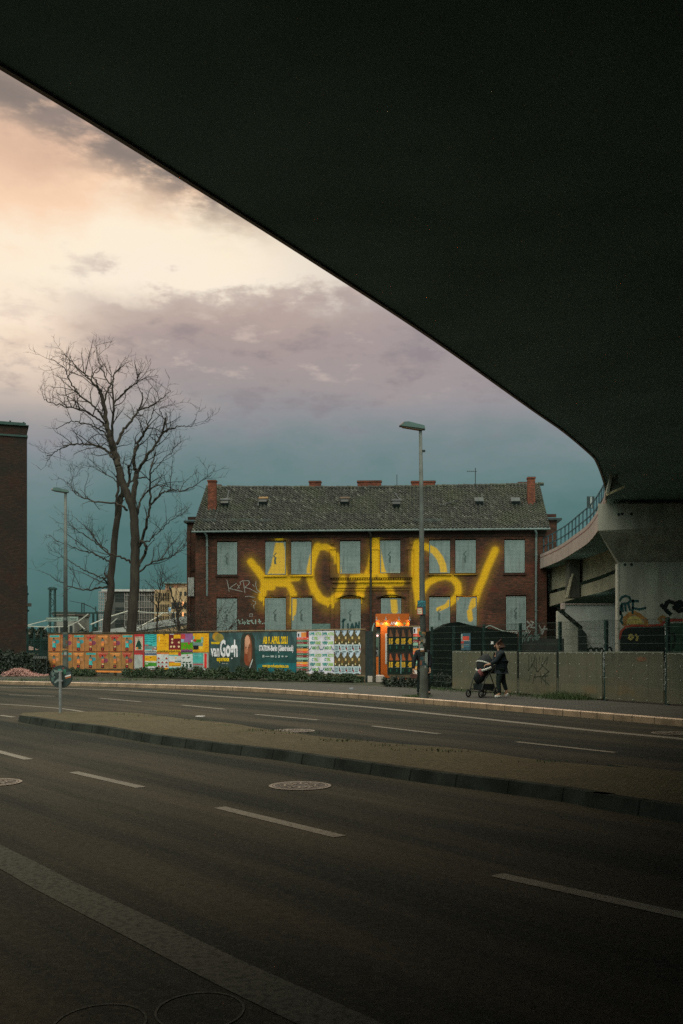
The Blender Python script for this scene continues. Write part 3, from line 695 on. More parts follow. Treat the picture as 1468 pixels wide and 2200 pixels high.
for xx in (0, L_): wb.add([(xx,0,EAVE),(xx,HD,EAVE),(xx,RIDGE_Y,RIDGE_Z-.15)], [(0,1,2)], M_brick)
wall = wb.build('wall', parent=house); add_spray(wall)
# cornice below the eaves, centre bay: pilasters, string course with dentils, arches
M_corn = brick_mat('dark_moulding', (0.060,0.028,0.020), (0.045,0.025,0.018), (0.03,0.027,0.02), spray=True)
tb = MB()
tb.box(0.05, L_-.05, -.10, -.003, EAVE-.30, EAVE-.02, M_corn); tb.box(0.1, L_-.1, -.05, -.004, EAVE-.50, EAVE-.303, M_corn)
c0 = HP.at(713,1200)[0]; c1 = HP.at(883,1200)[0]; zc1 = HP.at(795,1232.5)[1]; zc0 = HP.at(795,1241)[1]
def seg_box(x0, x1, y0, y1, z0, z1, m, step=.12):   # subdivided so the paint can lie across it
    n = max(1, int((x1-x0)/step)); k = max(1, int((z1-z0)/step))
    vs = [(x0+(x1-x0)*i/n, y0, z0+(z1-z0)*j/k) for i in range(n+1) for j in range(k+1)]
    tb.add(vs, [(i*(k+1)+j, (i+1)*(k+1)+j, (i+1)*(k+1)+j+1, i*(k+1)+j+1) for i in range(n) for j in range(k)], m)
    for (a, b) in (((x0,x0)), ((x1,x1))): tb.quad((a,y0,z0),(a,y1,z0),(a,y1,z1),(a,y0,z1), m)
    tb.quad((x0,y0,z1),(x1,y0,z1),(x1,y1,z1),(x0,y1,z1), m); tb.quad((x0,y0,z0),(x0,y1,z0),(x1,y1,z0),(x1,y0,z0), m)
seg_box(c0-.1, c1+.1, -.16, -.003, zc0, zc1, M_brick); seg_box(c0, c1, -.09, -.003, zc0-.30, zc0-.16, M_brick)
for i in range(46):
    x = c0+(c1-c0)*(i+.25)/46; tb.box(x, x+(c1-c0)/92, -.13, -.004, zc0-.13, zc0-.003, M_corn)
seg_box(c0+.05, c1-.05, -.05, -.003, zc0-.62, zc0-.55, M_brick); seg_box(c0+.05, c1-.05, -.05, -.003, zc0-.78, zc0-.72, M_brick)
for px_, w in ((716,.34),(806,.42),(882,.30)):
    x = HP.at(px_,1200)[0]; seg_box(x-w/2, x+w/2, -.12, -.003, zc1+.003, HP.at(px_,1178)[1], M_brick); seg_box(x-w/2-.05, x+w/2+.05, -.16, -.121, HP.at(px_,1181)[1], HP.at(px_,1177)[1], M_brick)
for px_ in (714, 883): 
    x = HP.at(px_,1200)[0]; seg_box(x-.1, x+.1, -.06, -.003, .5, zc0-.8, M_brick); seg_box(x-.1, x+.1, -.06, -.003, HP.at(px_,1170)[1], EAVE-.51, M_brick)
tb_o = tb.build('cornice', parent=house); add_spray(tb_o)
ar = MB()
M_red = brick_mat('red_arch', (0.125,0.042,0.024), (0.085,0.034,0.022), (0.05,0.04,0.03), spray=True, soot=0.55)
def arch(x0, x1, z, rise, th, y0, m):
    n = 12; w = (x1-x0)/2; Rr = (w*w+rise*rise)/(2*rise); xc_ = (x0+x1)/2; zc_ = z+rise-Rr; a0 = math.asin(w/Rr); vs = []
    for i in range(n+1):
        a = -a0+2*a0*i/n
        for r_ in (Rr, Rr+th): vs.append((xc_+r_*math.sin(a), y0, zc_+r_*math.cos(a)))
    for i in range(n+1):
        a = -a0+2*a0*i/n
        for r_ in (Rr, Rr+th): vs.append((xc_+r_*math.sin(a), -.003, zc_+r_*math.cos(a)))
    o = 2*(n+1); fs = []
    for i in range(n): fs += [(2*i, 2*i+2, 2*i+3, 2*i+1), (2*i, o+2*i, o+2*i+2, 2*i+2), (2*i+1, 2*i+3, o+2*i+3, o+2*i+1)]
    ar.add(vs, fs, m)
for k_, (x0, x1, z0, z1) in enumerate(wins):
    ar = MB()
    if k_ in (3, 4): arch(x0-.12, x1+.12, z1+.10, .16, .30, -.04, M_red); arch(x0-.2, x1+.2, z1+.46, .22, .07, -.12, M_corn)
    elif k_ in (11, 12): arch(x0-.22, x1+.22, z1+.02, .22, .10, -.12, M_corn)
    else: arch(x0-.12, x1+.12, z1+.10, .09, .26, -.012, M_red)
    add_spray(ar.build('window_arch', parent=house))
    if k_ < 8: ar = MB(); ar.box(x0-.1, x1+.1, -.09, -.003, z0-.14, z0-.035, M_corn); add_spray(ar.build('window_sill', parent=house))
# perforated window covers
def shutter_mat():
    m = bpy.data.materials.new('perforated_cover'); m.use_nodes = True; nt = m.node_tree; b = nt.nodes['Principled BSDF']
    tc = nt.nodes.new('ShaderNodeTexCoord'); sp = nt.nodes.new('ShaderNodeSeparateXYZ'); nt.links.new(tc.outputs['UV'], sp.inputs[0])
    u, v = V(nt, sp.outputs[0]), V(nt, sp.outputs[1])   # metres from the lower left corner; UV z unused
    du = ((u*(1/0.080))._m('FRACT')-0.5); dv = ((v*(1/0.080))._m('FRACT')-0.5)
    hole = (du*du+dv*dv).sstep(0.115, 0.055)
    at = nt.nodes.new('ShaderNodeAttribute'); at.attribute_name = 'inner'; hole = hole*V(nt, at.outputs['Fac']).sstep(0.4, 0.6)
    tco = tc.outputs['Object']; a = noise(nt, tco, 1.3, 5, 0.6)
    mpn = nt.nodes.new('ShaderNodeMapping'); mpn.inputs['Scale'].default_value = (6, 6, 0.7); nt.links.new(tco, mpn.inputs[0]); dr = noise(nt, mpn.outputs[0], 1.0, 4, 0.6)
    c = mixc(nt, a.sstep(0.35, 0.7), (0.25,0.32,0.30), (0.185,0.25,0.235)); c = mixc(nt, dr.sstep(0.48, 0.72)*0.5, c, (0.075,0.10,0.085))
    at2 = nt.nodes.new('ShaderNodeAttribute'); at2.attribute_name = 'spray'; s = V(nt, at2.outputs['Fac']); g = noise(nt, tco, 38.0, 2, 0.6)
    s = (s+(g-0.5)*0.5*s.remap(0, 0.12, 0, 1)).sstep(0.25, 0.75)
    c = mixc(nt, s*0.96, c, (0.90,0.53,0.02)); c = mixc(nt, hole*0.72, c, (0.02,0.035,0.03))
    nt.links.new(c, b.inputs['Base Color']); b.inputs['Roughness'].default_value = 0.6
    return m
M_shut = shutter_mat(); M_hook = pm('stencil_dark', (0.075,0.11,0.10), .7, .2, 6); M_splot = pm('spray_dark_blue', (0.012,0.05,0.05), .7, .2, 6)
def cover(x0, x1, z0, z1, mark, y=-.012):
    n = max(2, int((x1-x0)/.06)); k = max(2, int((z1-z0)/.06)); e = .07
    xs = sorted(set([x0, x1, x0+e, x1-e]+[x0+e+(x1-x0-2*e)*i/n for i in range(1, n)])); zs = sorted(set([z0, z1, z0+e, z1-e]+[z0+e+(z1-z0-2*e)*i/k for i in range(1, k)]))
    mb = MB(); nz_ = len(zs)
    mb.add([(a, y, b) for a in xs for b in zs], [(i*nz_+j, (i+1)*nz_+j, (i+1)*nz_+j+1, i*nz_+j+1) for i in range(len(xs)-1) for j in range(nz_-1)], M_shut)
    mb.quad((x0,y,z0),(x0,.10,z0),(x0,.10,z1),(x0,y,z1), M_shut); mb.quad((x1,y,z0),(x1,.10,z0),(x1,.10,z1),(x1,y,z1), M_shut)
    mb.quad((x0,y,z1),(x1,y,z1),(x1,.10,z1),(x0,.10,z1), M_shut); mb.quad((x0,y,z0),(x1,y,z0),(x1,.10,z0),(x0,.10,z0), M_shut)
    o = mb.build('window_cover', parent=house); add_spray(o)
    me = o.data; uv = me.uv_layers.new(name='m'); 
    co = np.empty(len(me.vertices)*3, np.float32); me.vertices.foreach_get('co', co); co = co.reshape(-1,3)
    li = np.empty(len(me.loops), np.int32); me.loops.foreach_get('vertex_index', li)
    w = np.stack([co[li,0]-x0-.5*((x1-x0)%.08), co[li,2]-z0-.5*((z1-z0)%.08)], 1).astype(np.float32); uv.data.foreach_set('uv', w.ravel())
    at = me.attributes.new('inner', 'FLOAT', 'POINT'); inn = ((co[:,0] > x0+e*.9)&(co[:,0] < x1-e*.9)&(co[:,2] > z0+e*.9)&(co[:,2] < z1-e*.9)).astype(np.float32); at.data.foreach_set('value', inn)
    # raised rim
    rm = MB()
    for (a, b, c, d) in ((x0, x1, z0, z0+.035), (x0, x1, z1-.035, z1), (x0, x0+.035, z0+.036, z1-.036), (x1-.035, x1, z0+.036, z1-.036)): rm.box(a, b, y-.014, y-.001, c, d, pm('cover_rim',(0.26,0.335,0.31),.6,.12,4))
    rm.build('rim', parent=o)
    if mark:
        cx_, cz_ = (x0+x1)/2-.02, (z0+z1)/2-.02; g = MB(); q = lambda L: [(cx_+a, cz_+b) for a, b in L]
        g.ribbon(q([(.06,.34),(-.10,.16),(.02,.04)]), .055, y-.004, M_hook); g.ribbon(q([(.02,.04),(-.02,-.12),(.0,-.30)]), .11, y-.004, M_hook); g.ribbon(q([(.0,-.24),(.06,-.34)]), .05, y-.004, M_hook); g.build('stencil', parent=o)
    return o
marks = [1,1,0,0,1,0,1,0, 1,1,1,1,0,1,0,1]
cov = [cover(*w, mk) for w, mk in zip(wins, marks)]
g = MB(); yy = -.02
x0, x1, z0, z1 = wins[11]
for s_ in ([(738,1330),(737,1352)], [(736,1336),(742,1330)], [(748,1340),(748,1352)], [(753,1352),(757,1340),(761,1352),(755,1348)], [(764,1352),(765,1338),(771,1350),(772,1336)]): g.ribbon([HP.at(*p) for p in s_], .10, yy-.01, M_splot)
g.build('tag_paint', parent=cov[11])
g = MB(); g.rect(x0, x0+.0, z0, z0, 0, M_splot) if False else None
a, b = HP.at(494,1350), HP.at(499,1346); g.rect(a[0], b[0], a[1], b[1], -.03, M_gblack); g.build('hole', parent=cov[8])
# chalk tags on the brick
g = MB(); M_chalk = pm('chalk_white', (0.30,0.30,0.27), .9, .2, 8)
Z4 = lambda pts: [HP.at(470+x/13.345, 1220+y/13.345) for x, y in pts]
for s_ in ([(235,345),(265,470),(290,600),(315,775)], [(515,445),(400,520),(310,590),(420,615),(680,680)], [(545,485),(600,580)], [(605,500),(540,595)], [(370,810),(450,715)], [(380,720),(455,805)], [(630,485),(615,410),(680,370),(860,370),(890,420),(850,480),(750,560),(900,600),(1110,715)], [(705,390),(735,560),(755,715)], [(980,480),(1020,540)], [(1070,380),(1060,500),(1100,620),(1190,710)], [(760,830),(880,810),(1040,855)], [(890,1320),(970,1320),(965,1395),(890,1395),(895,1320)], [(980,940),(1030,975)], [(1060,960),(1060,1030),(1000,1080),(1020,1170)], [(930,1050),(940,1055)]):
    g.ribbon(Z4(s_), .035, -.006, M_chalk)
g.build('wall_tag', parent=house); g = MB()
for s_ in ([(560,1490),(600,1600),(650,1590)], [(570,1540),(620,1530)], [(690,1520),(700,1600)], [(675,1490),(680,1470)], [(770,1510),(730,1540),(770,1580),(740,1620)], [(830,1490),(830,1600),(880,1600)], [(810,1540),(880,1530)], [(900,1520),(960,1500),(950,1550),(1000,1600)], [(1060,1490),(1060,1600)], [(1140,1540),(1210,1540)], [(1165,1480),(1190,1590)], [(1250,1600),(1262,1600)], [(1300,1585),(1312,1585)]):
    g.ribbon(Z4(s_), .065, -.006, pm('mint_white', (0.28,0.38,0.33), .9, .2, 8))
g.build('wall_tag', parent=house); g = MB()
# tags near the right downpipe
Zr = lambda pts: [HP.at(1100+x/3.666, 980+y/3.666) for x, y in pts]
for s_ in ([(120,1300),(150,1330),(118,1350)], [(150,1300),(170,1310),(150,1350),(185,1350)], [(215,1330),(240,1400),(260,1340)], [(225,1365),(275,1360)], [(240,1380),(232,1400)]): g.ribbon(Zr(s_), .08, -.006, M_chalk)
g.build('wall_tag', parent=house); g = MB()
a, b = HP.at(670,1357), HP.at(712,1340); g.rect(a[0], b[0], a[1], b[1], -.005, pm('mint_wash', (0.12,0.19,0.17), .9, .35, 9))
g.build('wall_tag', parent=house); g = MB()
a, b = HP.at(1090,1358), HP.at(1140,1344)
for i in range(16):
    xx = a[0]+(b[0]-a[0])*i/16; g.ribbon([(xx, a[1]+rng.uniform(-.25,.1)), (xx+.08, a[1]+rng.uniform(.0,.25))], .05, -.006, M_chalk)
g.build('wall_tag', parent=house)
# pantile roof: modelled tiles
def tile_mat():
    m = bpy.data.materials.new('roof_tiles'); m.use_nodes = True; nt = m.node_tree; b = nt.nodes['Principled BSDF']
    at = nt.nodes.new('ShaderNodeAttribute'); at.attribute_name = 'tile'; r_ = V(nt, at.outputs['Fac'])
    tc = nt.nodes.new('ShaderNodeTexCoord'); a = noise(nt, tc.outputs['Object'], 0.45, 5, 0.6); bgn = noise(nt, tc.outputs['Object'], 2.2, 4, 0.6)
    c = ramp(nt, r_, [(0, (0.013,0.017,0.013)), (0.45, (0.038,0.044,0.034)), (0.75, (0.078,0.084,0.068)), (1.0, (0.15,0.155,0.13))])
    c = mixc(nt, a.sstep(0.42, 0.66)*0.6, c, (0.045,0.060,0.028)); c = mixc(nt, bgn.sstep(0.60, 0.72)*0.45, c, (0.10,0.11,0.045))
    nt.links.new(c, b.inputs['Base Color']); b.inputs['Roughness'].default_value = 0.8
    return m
M_tile = tile_mat()
NR, NC, SUBX = 23, 96, 6
sl = math.hypot(RIDGE_Y+.35, RIDGE_Z-(EAVE-.10)); e0 = Vector((0, -.35, EAVE-.10)); e1 = Vector((0, RIDGE_Y, RIDGE_Z)); un = (e1-e0).normalized(); nn = Vector((0, -un.z, un.y))
vs = []; fs = []; tv = []
for r_ in range(NR):
    s0 = sl*r_/NR; s1 = sl*(r_+1.18)/NR
    for c_ in range(NC):
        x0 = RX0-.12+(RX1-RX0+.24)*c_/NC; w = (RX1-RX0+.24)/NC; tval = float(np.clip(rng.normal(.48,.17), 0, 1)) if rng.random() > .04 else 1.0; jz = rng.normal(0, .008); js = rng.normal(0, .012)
        if (r_ == NR-1 and rng.random() < .1): jz += .03
        o = len(vs)
        for i in range(SUBX+1):
            u = i/SUBX; hgt = .06*math.sin(2*math.pi*(u-.05))+.06
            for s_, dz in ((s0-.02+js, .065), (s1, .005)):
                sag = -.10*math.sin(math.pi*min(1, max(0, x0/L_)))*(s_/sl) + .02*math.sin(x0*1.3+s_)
                p = e0+un*s_+nn*(hgt+dz+jz+sag); vs.append((x0+w*u, p.y, p.z)); tv.append(tval*(1.0 if 1 < i < SUBX else .6)*(1.25 if dz > .05 else .45))  # lower edge lighter, upper edge darker: row shadow painted into the tile tone
        p = e0+un*(s0-.02+js)+nn*(.0+jz)
        for i in range(SUBX): fs.append((o+2*i, o+2*i+2, o+2*i+3, o+2*i+1))
        o2 = len(vs)
        for i in range(SUBX+1):
            u = i/SUBX; q = Vector(vs[o+2*i])-nn*.07; vs.append(tuple(q)); tv.append(0.0)  # front lip set darkest, as painted shadow below each row
        for i in range(SUBX): fs.append((o+2*i, o2+i, o2+i+1, o+2*i+2))
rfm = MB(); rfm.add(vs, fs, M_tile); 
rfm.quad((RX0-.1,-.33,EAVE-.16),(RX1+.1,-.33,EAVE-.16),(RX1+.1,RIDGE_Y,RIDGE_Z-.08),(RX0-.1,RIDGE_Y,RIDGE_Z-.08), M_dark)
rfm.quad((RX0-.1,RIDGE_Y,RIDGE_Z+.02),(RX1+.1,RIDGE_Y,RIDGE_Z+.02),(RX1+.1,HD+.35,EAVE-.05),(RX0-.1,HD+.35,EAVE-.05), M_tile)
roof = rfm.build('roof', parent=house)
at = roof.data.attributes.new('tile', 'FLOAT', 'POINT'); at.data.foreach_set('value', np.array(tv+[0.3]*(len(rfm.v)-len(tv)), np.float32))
rd = MB(); x = RX0-.1
while x < RX1+.1:
    sagx = -.10*math.sin(math.pi*min(1, max(0, x/L_)))
    z = RIDGE_Z+.06+sagx+rng.normal(0, .012)
    rd.tube([(x, RIDGE_Y, z), (x+.36, RIDGE_Y, z-.02)], [.12, .10], 8, M_tile); x += .34
rdo = rd.build('ridge', parent=roof)
at = rdo.data.attributes.new('tile', 'FLOAT', 'POINT'); at.data.foreach_set('value', np.full(len(rd.v), .35, np.float32))
# snow guards, hatches, repairs
def roofpt(px, py):   # point on the front slope under pixel
    t = HP.t(px); k = Vector(((px-CX)/F, 1, (CY-py)/F)); Mi = Matrix.Rotation(-HP.rz, 3, 'Z')
    o0 = Mi @ (Vector((0,0,H))-Vector((HP.A.x, HP.A.y, 0))); d0 = Mi @ k
    s = (nn.dot(e0)-nn.dot(o0))/nn.dot(d0); return o0+d0*s
rfx = Matrix(((1,0,0),(0,un.y,nn.y),(0,un.z,nn.z)))
def onroof(mb, px, py): p = roofpt(px, py); mb.M = Matrix.Translation(p) @ rfx.to_4x4()
M_lid = pm('dull_lid',(0.075,0.09,0.085),.8,.3,5)
for (px_, py_, lidm) in ((484,1086,M_lid),(566,1083,pm('rust_lid',(0.16,0.10,0.04),.8,.3,5)),(741,1083,pm('brown_lid',(0.07,0.05,0.03),.8,.3,5)),(852,1088,M_dark),(1029,1083,M_lid),(1107,1083,M_lid)):
    mb = MB(); onroof(mb, px_, py_); mb.box(-.24,.24,-.22,.20,.04,.30, M_dark); 
    hz = mb.build('roof_window', parent=roof); l2 = MB(); onroof(l2, px_, py_); l2.box(-.30,.30,.12,.34,.301,.34, lidm) if px_ < 1000 else l2.box(-.28,.28,-.20,.26,.301,.33, lidm); l2.build('lid', parent=hz)
for x0_, x1_ in ((435,466),(497,548),(556,584),(890,950)):
    sg_ = MB()
    for hh in (.10, .2): sg_.tube([roofpt(x0_,1125)+nn*(.1+hh), roofpt(x1_,1125)+nn*(.1+hh)], .014, 4, M_zinc)
    k_ = int((x1_-x0_)/3)
    for i in range(k_+1): p = roofpt(x0_+(x1_-x0_)*i/k_, 1125); sg_.tube([p+nn*.08, p+nn*.34], .009, 4, M_zinc)
    sg_.build('snow_guard', parent=roof)
for a, b in (((493,1058),(487,1083)),((559,1070),(555,1092)),((848,1063),(859,1078)),((1035,1068),(1038,1086)),((985,1080),(945,1092)),((525,1113),(523,1117))):
    sl_ = MB(); sl_.tube([roofpt(*a)+nn*.16, roofpt(*b)+nn*.16], .035, 5, M_lid if a[0] != 985 else M_dark)
    sl_.build('flashing', parent=roof)
# chimneys (x0,x1 px, top px, bottom px, distance back)
for (x0_, x1_, yt, yb, dy) in ((448,465,1032,1074,-2.2),(463,476,1042,1062,1.6),(665,690,1034,1053,.2),(768.5,819.5,1033.5,1052,.2),(884,935,1034,1051.5,.2),(1113,1133,1036.5,1052,.9),(1133.5,1149,1025.5,1070,-1.9)):
    Y = RIDGE_Y+dy
    dpt = HP.depth((x0_+x1_)/2)+Y; Mi = Matrix.Rotation(-HP.rz, 3, 'Z'); q0 = Mi @ (P(x0_, yt, dpt)-Vector((HP.A.x, HP.A.y, 0))); q1 = Mi @ (P(x1_, yb, dpt)-Vector((HP.A.x, HP.A.y, 0)))
    mb = MB(); zt_ = q0.z; dd = .42
    mb.box(q0.x, q1.x, q0.y-dd/2, q0.y+dd/2, min(q1.z-1.0, EAVE+.5), zt_-.10, M_chim); mb.box(q0.x-.04, q1.x+.04, q0.y-dd/2-.04, q0.y+dd/2+.04, zt_-.099, zt_-.03, M_chim); mb.box(q0.x-.02, q1.x+.02, q0.y-dd/2-.02, q0.y+dd/2+.02, zt_-.029, zt_, pm('soot_cap',(0.05,0.045,0.04),.9,.2,4))
    if x0_ > 600 and x1_ < 1000: mb.box(q0.x-.06, q1.x+.06, q0.y-dd/2-.06, q0.y-dd/2-.041, q1.z-.35, q1.z+.0, M_zinc)
    mb.build('chimney', parent=roof)
# gutter and downpipes
gt = MB(); gt.tube([(RX0-.12,-.43,EAVE-.14),(RX1+.12,-.43,EAVE-.10)], .065, 8, M_zinc); gt.build('gutter', parent=house)
for px_, zb_, m_ in ((446,1281,M_zinc),(1151.5,1372,M_zinc),(797,1420,pm('dark_pipe',(0.03,0.03,0.025),.7,.2,4))):
    x = HP.at(px_,1200)[0]; mb = MB(); zb2 = HP.at(px_, zb_)[1]
    mb.tube([(x-.1,-.42,EAVE-.18),(x,-.30,EAVE-.35),(x,-.14,EAVE-.6),(x,-.14,zb2)], .065, 8, m_)
    for zz in (.25, .5, .75): z = zb2+(EAVE-zb2)*zz; mb.box(x-.08,x+.08,-.215,-.003,z,z+.05,m_)
    mb.build('downpipe', parent=house)
# side wings behind the gables
for (px0, px1, pyt, pyw0, pyw1, wx0, wx1) in ((402,432,1119,1241,1281,405,418),(1168,1196.5,1114,1233,1273,1177,1190)):
    dpt = HP.depth(px0)+2.0; Mi = Matrix.Rotation(-HP.rz, 3, 'Z'); loc = lambda a, b: Mi @ (P(a, b, dpt)-Vector((HP.A.x, HP.A.y, 0)))
    q0, q1 = loc(px0, pyt), loc(px1, pyt); mb = MB(); x0, x1 = (q0.x, -.004) if px0 < 600 else (L_+.004, q1.x)
    mb.box(x0, x1, 2.0, 8.0, -.1, q0.z-.12, M_brick2)
    mb.box(x0, x0+.22 if px0 < 600 else x0+.18, 1.93, 1.997, -.1, q0.z-.5, M_brick2)
    for zz in np.arange(1.0, q0.z-1, 3.2): mb.box(x0+.05, x1-.05, 1.95, 1.996, zz+2.2, zz+2.4, M_corn)
    wg = mb.build('wing', parent=house)
    rf = MB(); rf.box((x0-.18 if px0 < 600 else x0-.0), (x1 if px0 < 600 else x1+.28), 1.8, 8.1, q0.z-.119, q0.z, M_dark); rf.build('flat_roof', parent=wg)
    a, b = loc(wx0, pyw1), loc(wx1, pyw0); wi = MB(); wi.box(a.x, b.x, 1.88, 1.925, a.z, b.z, pm('wing_board',(0.40,0.42,0.38) if px0 < 600 else (0.06,0.11,0.10),.8,.2,6)); wi.build('window_cover', parent=wg)
    if px0 > 600:
        a, b = loc(1188, 1420), loc(1204, 1316); wi = MB(); wi.box(a.x, b.x, .6, 1.2, a.z, b.z, pm('grey_box',(0.13,0.15,0.13),.8,.2,2)); wi.build('meter_box', parent=wg)
# antennas
an = MB(); p = HP.at(1023,1045); q = roofpt(1023,1055); x, y = q.x, RIDGE_Y-.1
an.tube([(x,y,RIDGE_Z-.2),(x,y,HP.at(1023,1006)[1]*1.06)], .025, 6, M_dark); zt2 = HP.at(1023,1011)[1]*1.055
an.tube([(x-.55,y,zt2),(x+.1,y,zt2-.02)], .015, 5, M_dark)
for i in range(5): an.tube([(x-.5+.12*i,y-.2,zt2),(x-.5+.12*i,y+.2,zt2)], .01, 4, M_dark)
an.build('antenna', parent=roof)
an = MB(); x = roofpt(853,1055).x; an.tube([(x,RIDGE_Y,RIDGE_Z-.2),(x,RIDGE_Y,RIDGE_Z+.75)], .02, 6, M_dark); an.build('vent_rod', parent=roof)

# ================================================================== BARE TREES
M_bark = pm('bark', (0.045,0.038,0.028), .95, .35, 2.0, bump=.4, fine=.4, stretch=(3,3,.6)); M_twig = pm('twig_bark', (0.040,0.033,0.026), .95, .3, 5)
class Tree:
    def __init__(s, name, base, z0, seed):
        s.o = empty(name, base); s.tr = MB(); s.cr = MB(); s.base = Vector(base); s.rg = random.Random(seed)
    def path(s, px, ys):
        return [P(a, b, d)-s.base for (a, b), d in zip(px, ys)]
    def wig(s, pts, n=5, amp=.06):
        sm = smoothline([Vector(p) for p in pts], n)
        return [p+Vector((s.rg.gauss(0,amp),s.rg.gauss(0,amp),s.rg.gauss(0,amp))) if 0 < i < len(sm)-1 else p for i, p in enumerate(sm)]
    def twigs(s, pts, r0, r1, dens, ln, lvl=0):
        L = 0; rg = s.rg
        for i in range(1, len(pts)):
            a, b = pts[i-1], pts[i]; d = b-a; sl = d.length
            if sl < 1e-6: continue
            d = d/sl; fr = i/len(pts)
            k = dens*sl*(0.35+fr*1.1); nb = int(k)+(1 if rg.random() < k-int(k) else 0)
            for _ in range(nb):
                p = a+d*sl*rg.random(); side = Vector((rg.gauss(0,1), rg.gauss(0,.8), rg.gauss(.25,.8))); side -= d*side.dot(d)
                if side.length < .1: continue
                side.normalize(); v = (d*rg.uniform(.5,1.1)+side*rg.uniform(.6,1.1)+Vector((0,0,.15))).normalized()
                l = ln*rg.uniform(.45,1.25)*(1.15-.45*fr); n = 4; q = p.copy(); pp = [q.copy()]
                for j in range(n):
                    v = (v+Vector((rg.gauss(0,.22), rg.gauss(0,.22), rg.gauss(.05,.22)))).normalized(); q = q+v*l/n; pp.append(q.copy())
                rr = (r0+(r1-r0)*fr)*.45; rr = min(max(rr, .012), .035) if lvl == 0 else max(.0085, rr*.6)
                s.cr.tube(pp, [rr*(1-.65*j/n) for j in range(n+1)], 3, M_twig, cap=False)
                if lvl < 2: s.twigs(pp, rr, rr*.35, (3.6 if lvl == 0 else 3.0), ln*(.42 if lvl == 0 else .5), lvl+1)
    def limb(s, px, r0, r1, trunk=False, dens=3.0, ln=1.6, drift=1.0, d0=None, n=5):
        ds = [d0]
        for _ in px[1:]: ds.append(ds[-1]+s.rg.gauss(0, .25)*drift+s.dr*drift)
        pts = s.wig(s.path(px, ds), n, .02 if trunk else .028)
        m = len(pts); rad = [(r0+(r1-r0)*(i/(m-1))**.8)*(.78 if trunk else .68) for i in range(m)]
        (s.tr if trunk else s.cr).tube(pts, rad, 10 if trunk else 6, M_bark)
        if dens > 0: s.twigs(pts if not trunk else pts[m//2:], r0, r1, dens, ln)
T7 = lambda L: [(60+x/3.143, 700+y/3.143) for x, y in L]
def tree_right():
    D = 53.0; b = P(283, 1466, D); b.z = 0.1; t = Tree('bare_tree', tuple(b), 0, 11)
    tag(t.o, 'tall bare tree, its thick right-hand trunk standing closer to the brick house', 'tree', 'two tall bare trees behind the hoarding')
    L = t.limb; t.dr = 0
    L(T7([(700,2420),(698,2080),(718,1800),(724,1600),(722,1400),(712,1270),(680,1160),(640,1060),(612,950)]), .37, .24, True, 0, 0, .2, D)
    L(T7([(612,950),(585,870),(560,790),(545,720),(530,640),(508,500),(482,430)]), .22, .12, True, .8, 1.0, .5, D)
    t.dr = -.15
    L(T7([(482,430),(440,385),(390,330),(340,290),(290,230),(230,180)]), .10, .02, d0=D)
    t.dr = .2
    L(T7([(482,440),(465,380),(440,340),(480,300),(512,262)]), .07, .02, d0=D)
    L(T7([(512,520),(540,430),(570,380),(590,320),(640,270),(685,238)]), .09, .02, d0=D)
    L(T7([(612,950),(603,870),(572,740),(580,560),(575,400)]), .17, .07, d0=D)
    L(T7([(575,400),(530,360),(505,300),(470,210),(462,130)]), .07, .015, d0=D)
    L(T7([(600,800),(640,710),(700,640),(745,570),(770,520),(775,450)]), .14, .05, d0=D)
    t.dr = -.2
    L(T7([(745,570),(800,550),(855,530),(892,498),(930,470),(965,440)]), .07, .018, d0=D)
    L(T7([(590,510),(640,460),(690,410),(732,388),(740,320),(720,250)]), .08, .02, d0=D)
    L(T7([(530,640),(480,580),(440,540),(350,470),(300,400),(268,340),(245,280),(160,230)]), .11, .02, d0=D)
    L(T7([(540,700),(490,645),(430,600),(330,560),(250,545),(190,530),(130,510),(105,478)]), .10, .02, d0=D)
    t.dr = .25
    L(T7([(548,770),(500,710),(440,680),(340,650),(280,655),(230,675),(190,700)]), .08, .02, d0=D)
    L(T7([(580,900),(540,850),(500,820),(400,800),(330,800),(250,815),(200,840),(160,870),(125,880)]), .11, .02, d0=D)
    L(T7([(670,1245),(640,1220),(600,1200),(480,1190),(400,1172),(350,1150),(310,1110),(265,1050)]), .10, .02, dens=2.6, d0=D)
    t.dr = -.2
    L(T7([(700,1600),(660,1575),(600,1555),(530,1530),(480,1480),(400,1420),(330,1375),(265,1340)]), .10, .02, dens=2.4, d0=D)
    L(T7([(745,1665),(800,1620),(860,1590),(930,1570),(1000,1540),(1060,1490)]), .08, .02, dens=3.0, ln=1.9, d0=D)
    L(T7([(742,1630),(775,1560),(800,1500),(775,1450)]), .13, .10, d0=D, dens=.8)
    L(T7([(775,1470),(830,1440),(900,1380),(960,1320),(1040,1270)]), .06, .015, dens=3.0, ln=1.8, d0=D)
    L(T7([(750,1490),(785,1400),(808,1300),(828,1200),(828,1080),(826,980),(850,900),(862,850)]), .14, .04, dens=2.2, d0=D)
    L(T7([(735,1290),(750,1220),(775,1155),(830,1100),(880,1080),(930,1073)]), .11, .03, d0=D)
    L(T7([(832,1210),(880,1150),(930,1120),(980,1108),(1040,1112),(1110,1090),(1170,1050),(1240,1005)]), .09, .018, dens=2.8, ln=1.7, d0=D)
    L(T7([(712,1270),(714,1160),(728,1040),(735,990)]), .20, .17, True, 0, 0, .3, D)
    L(T7([(735,990),(715,930),(722,850),(745,790),(780,730),(810,680)]), .15, .08, d0=D)
    L(T7([(810,680),(835,620),(848,560),(862,500)]), .05, .02, d0=D); L(T7([(810,680),(795,630),(750,590),(735,560)]), .04, .015, d0=D)
    L(T7([(735,995),(790,905),(850,820),(895,750),(915,690),(930,620)]), .13, .06, dens=2.4, d0=D)
    L(T7([(905,730),(950,700),(1000,688),(1050,675),(1090,678),(1140,632)]), .07, .015, d0=D)
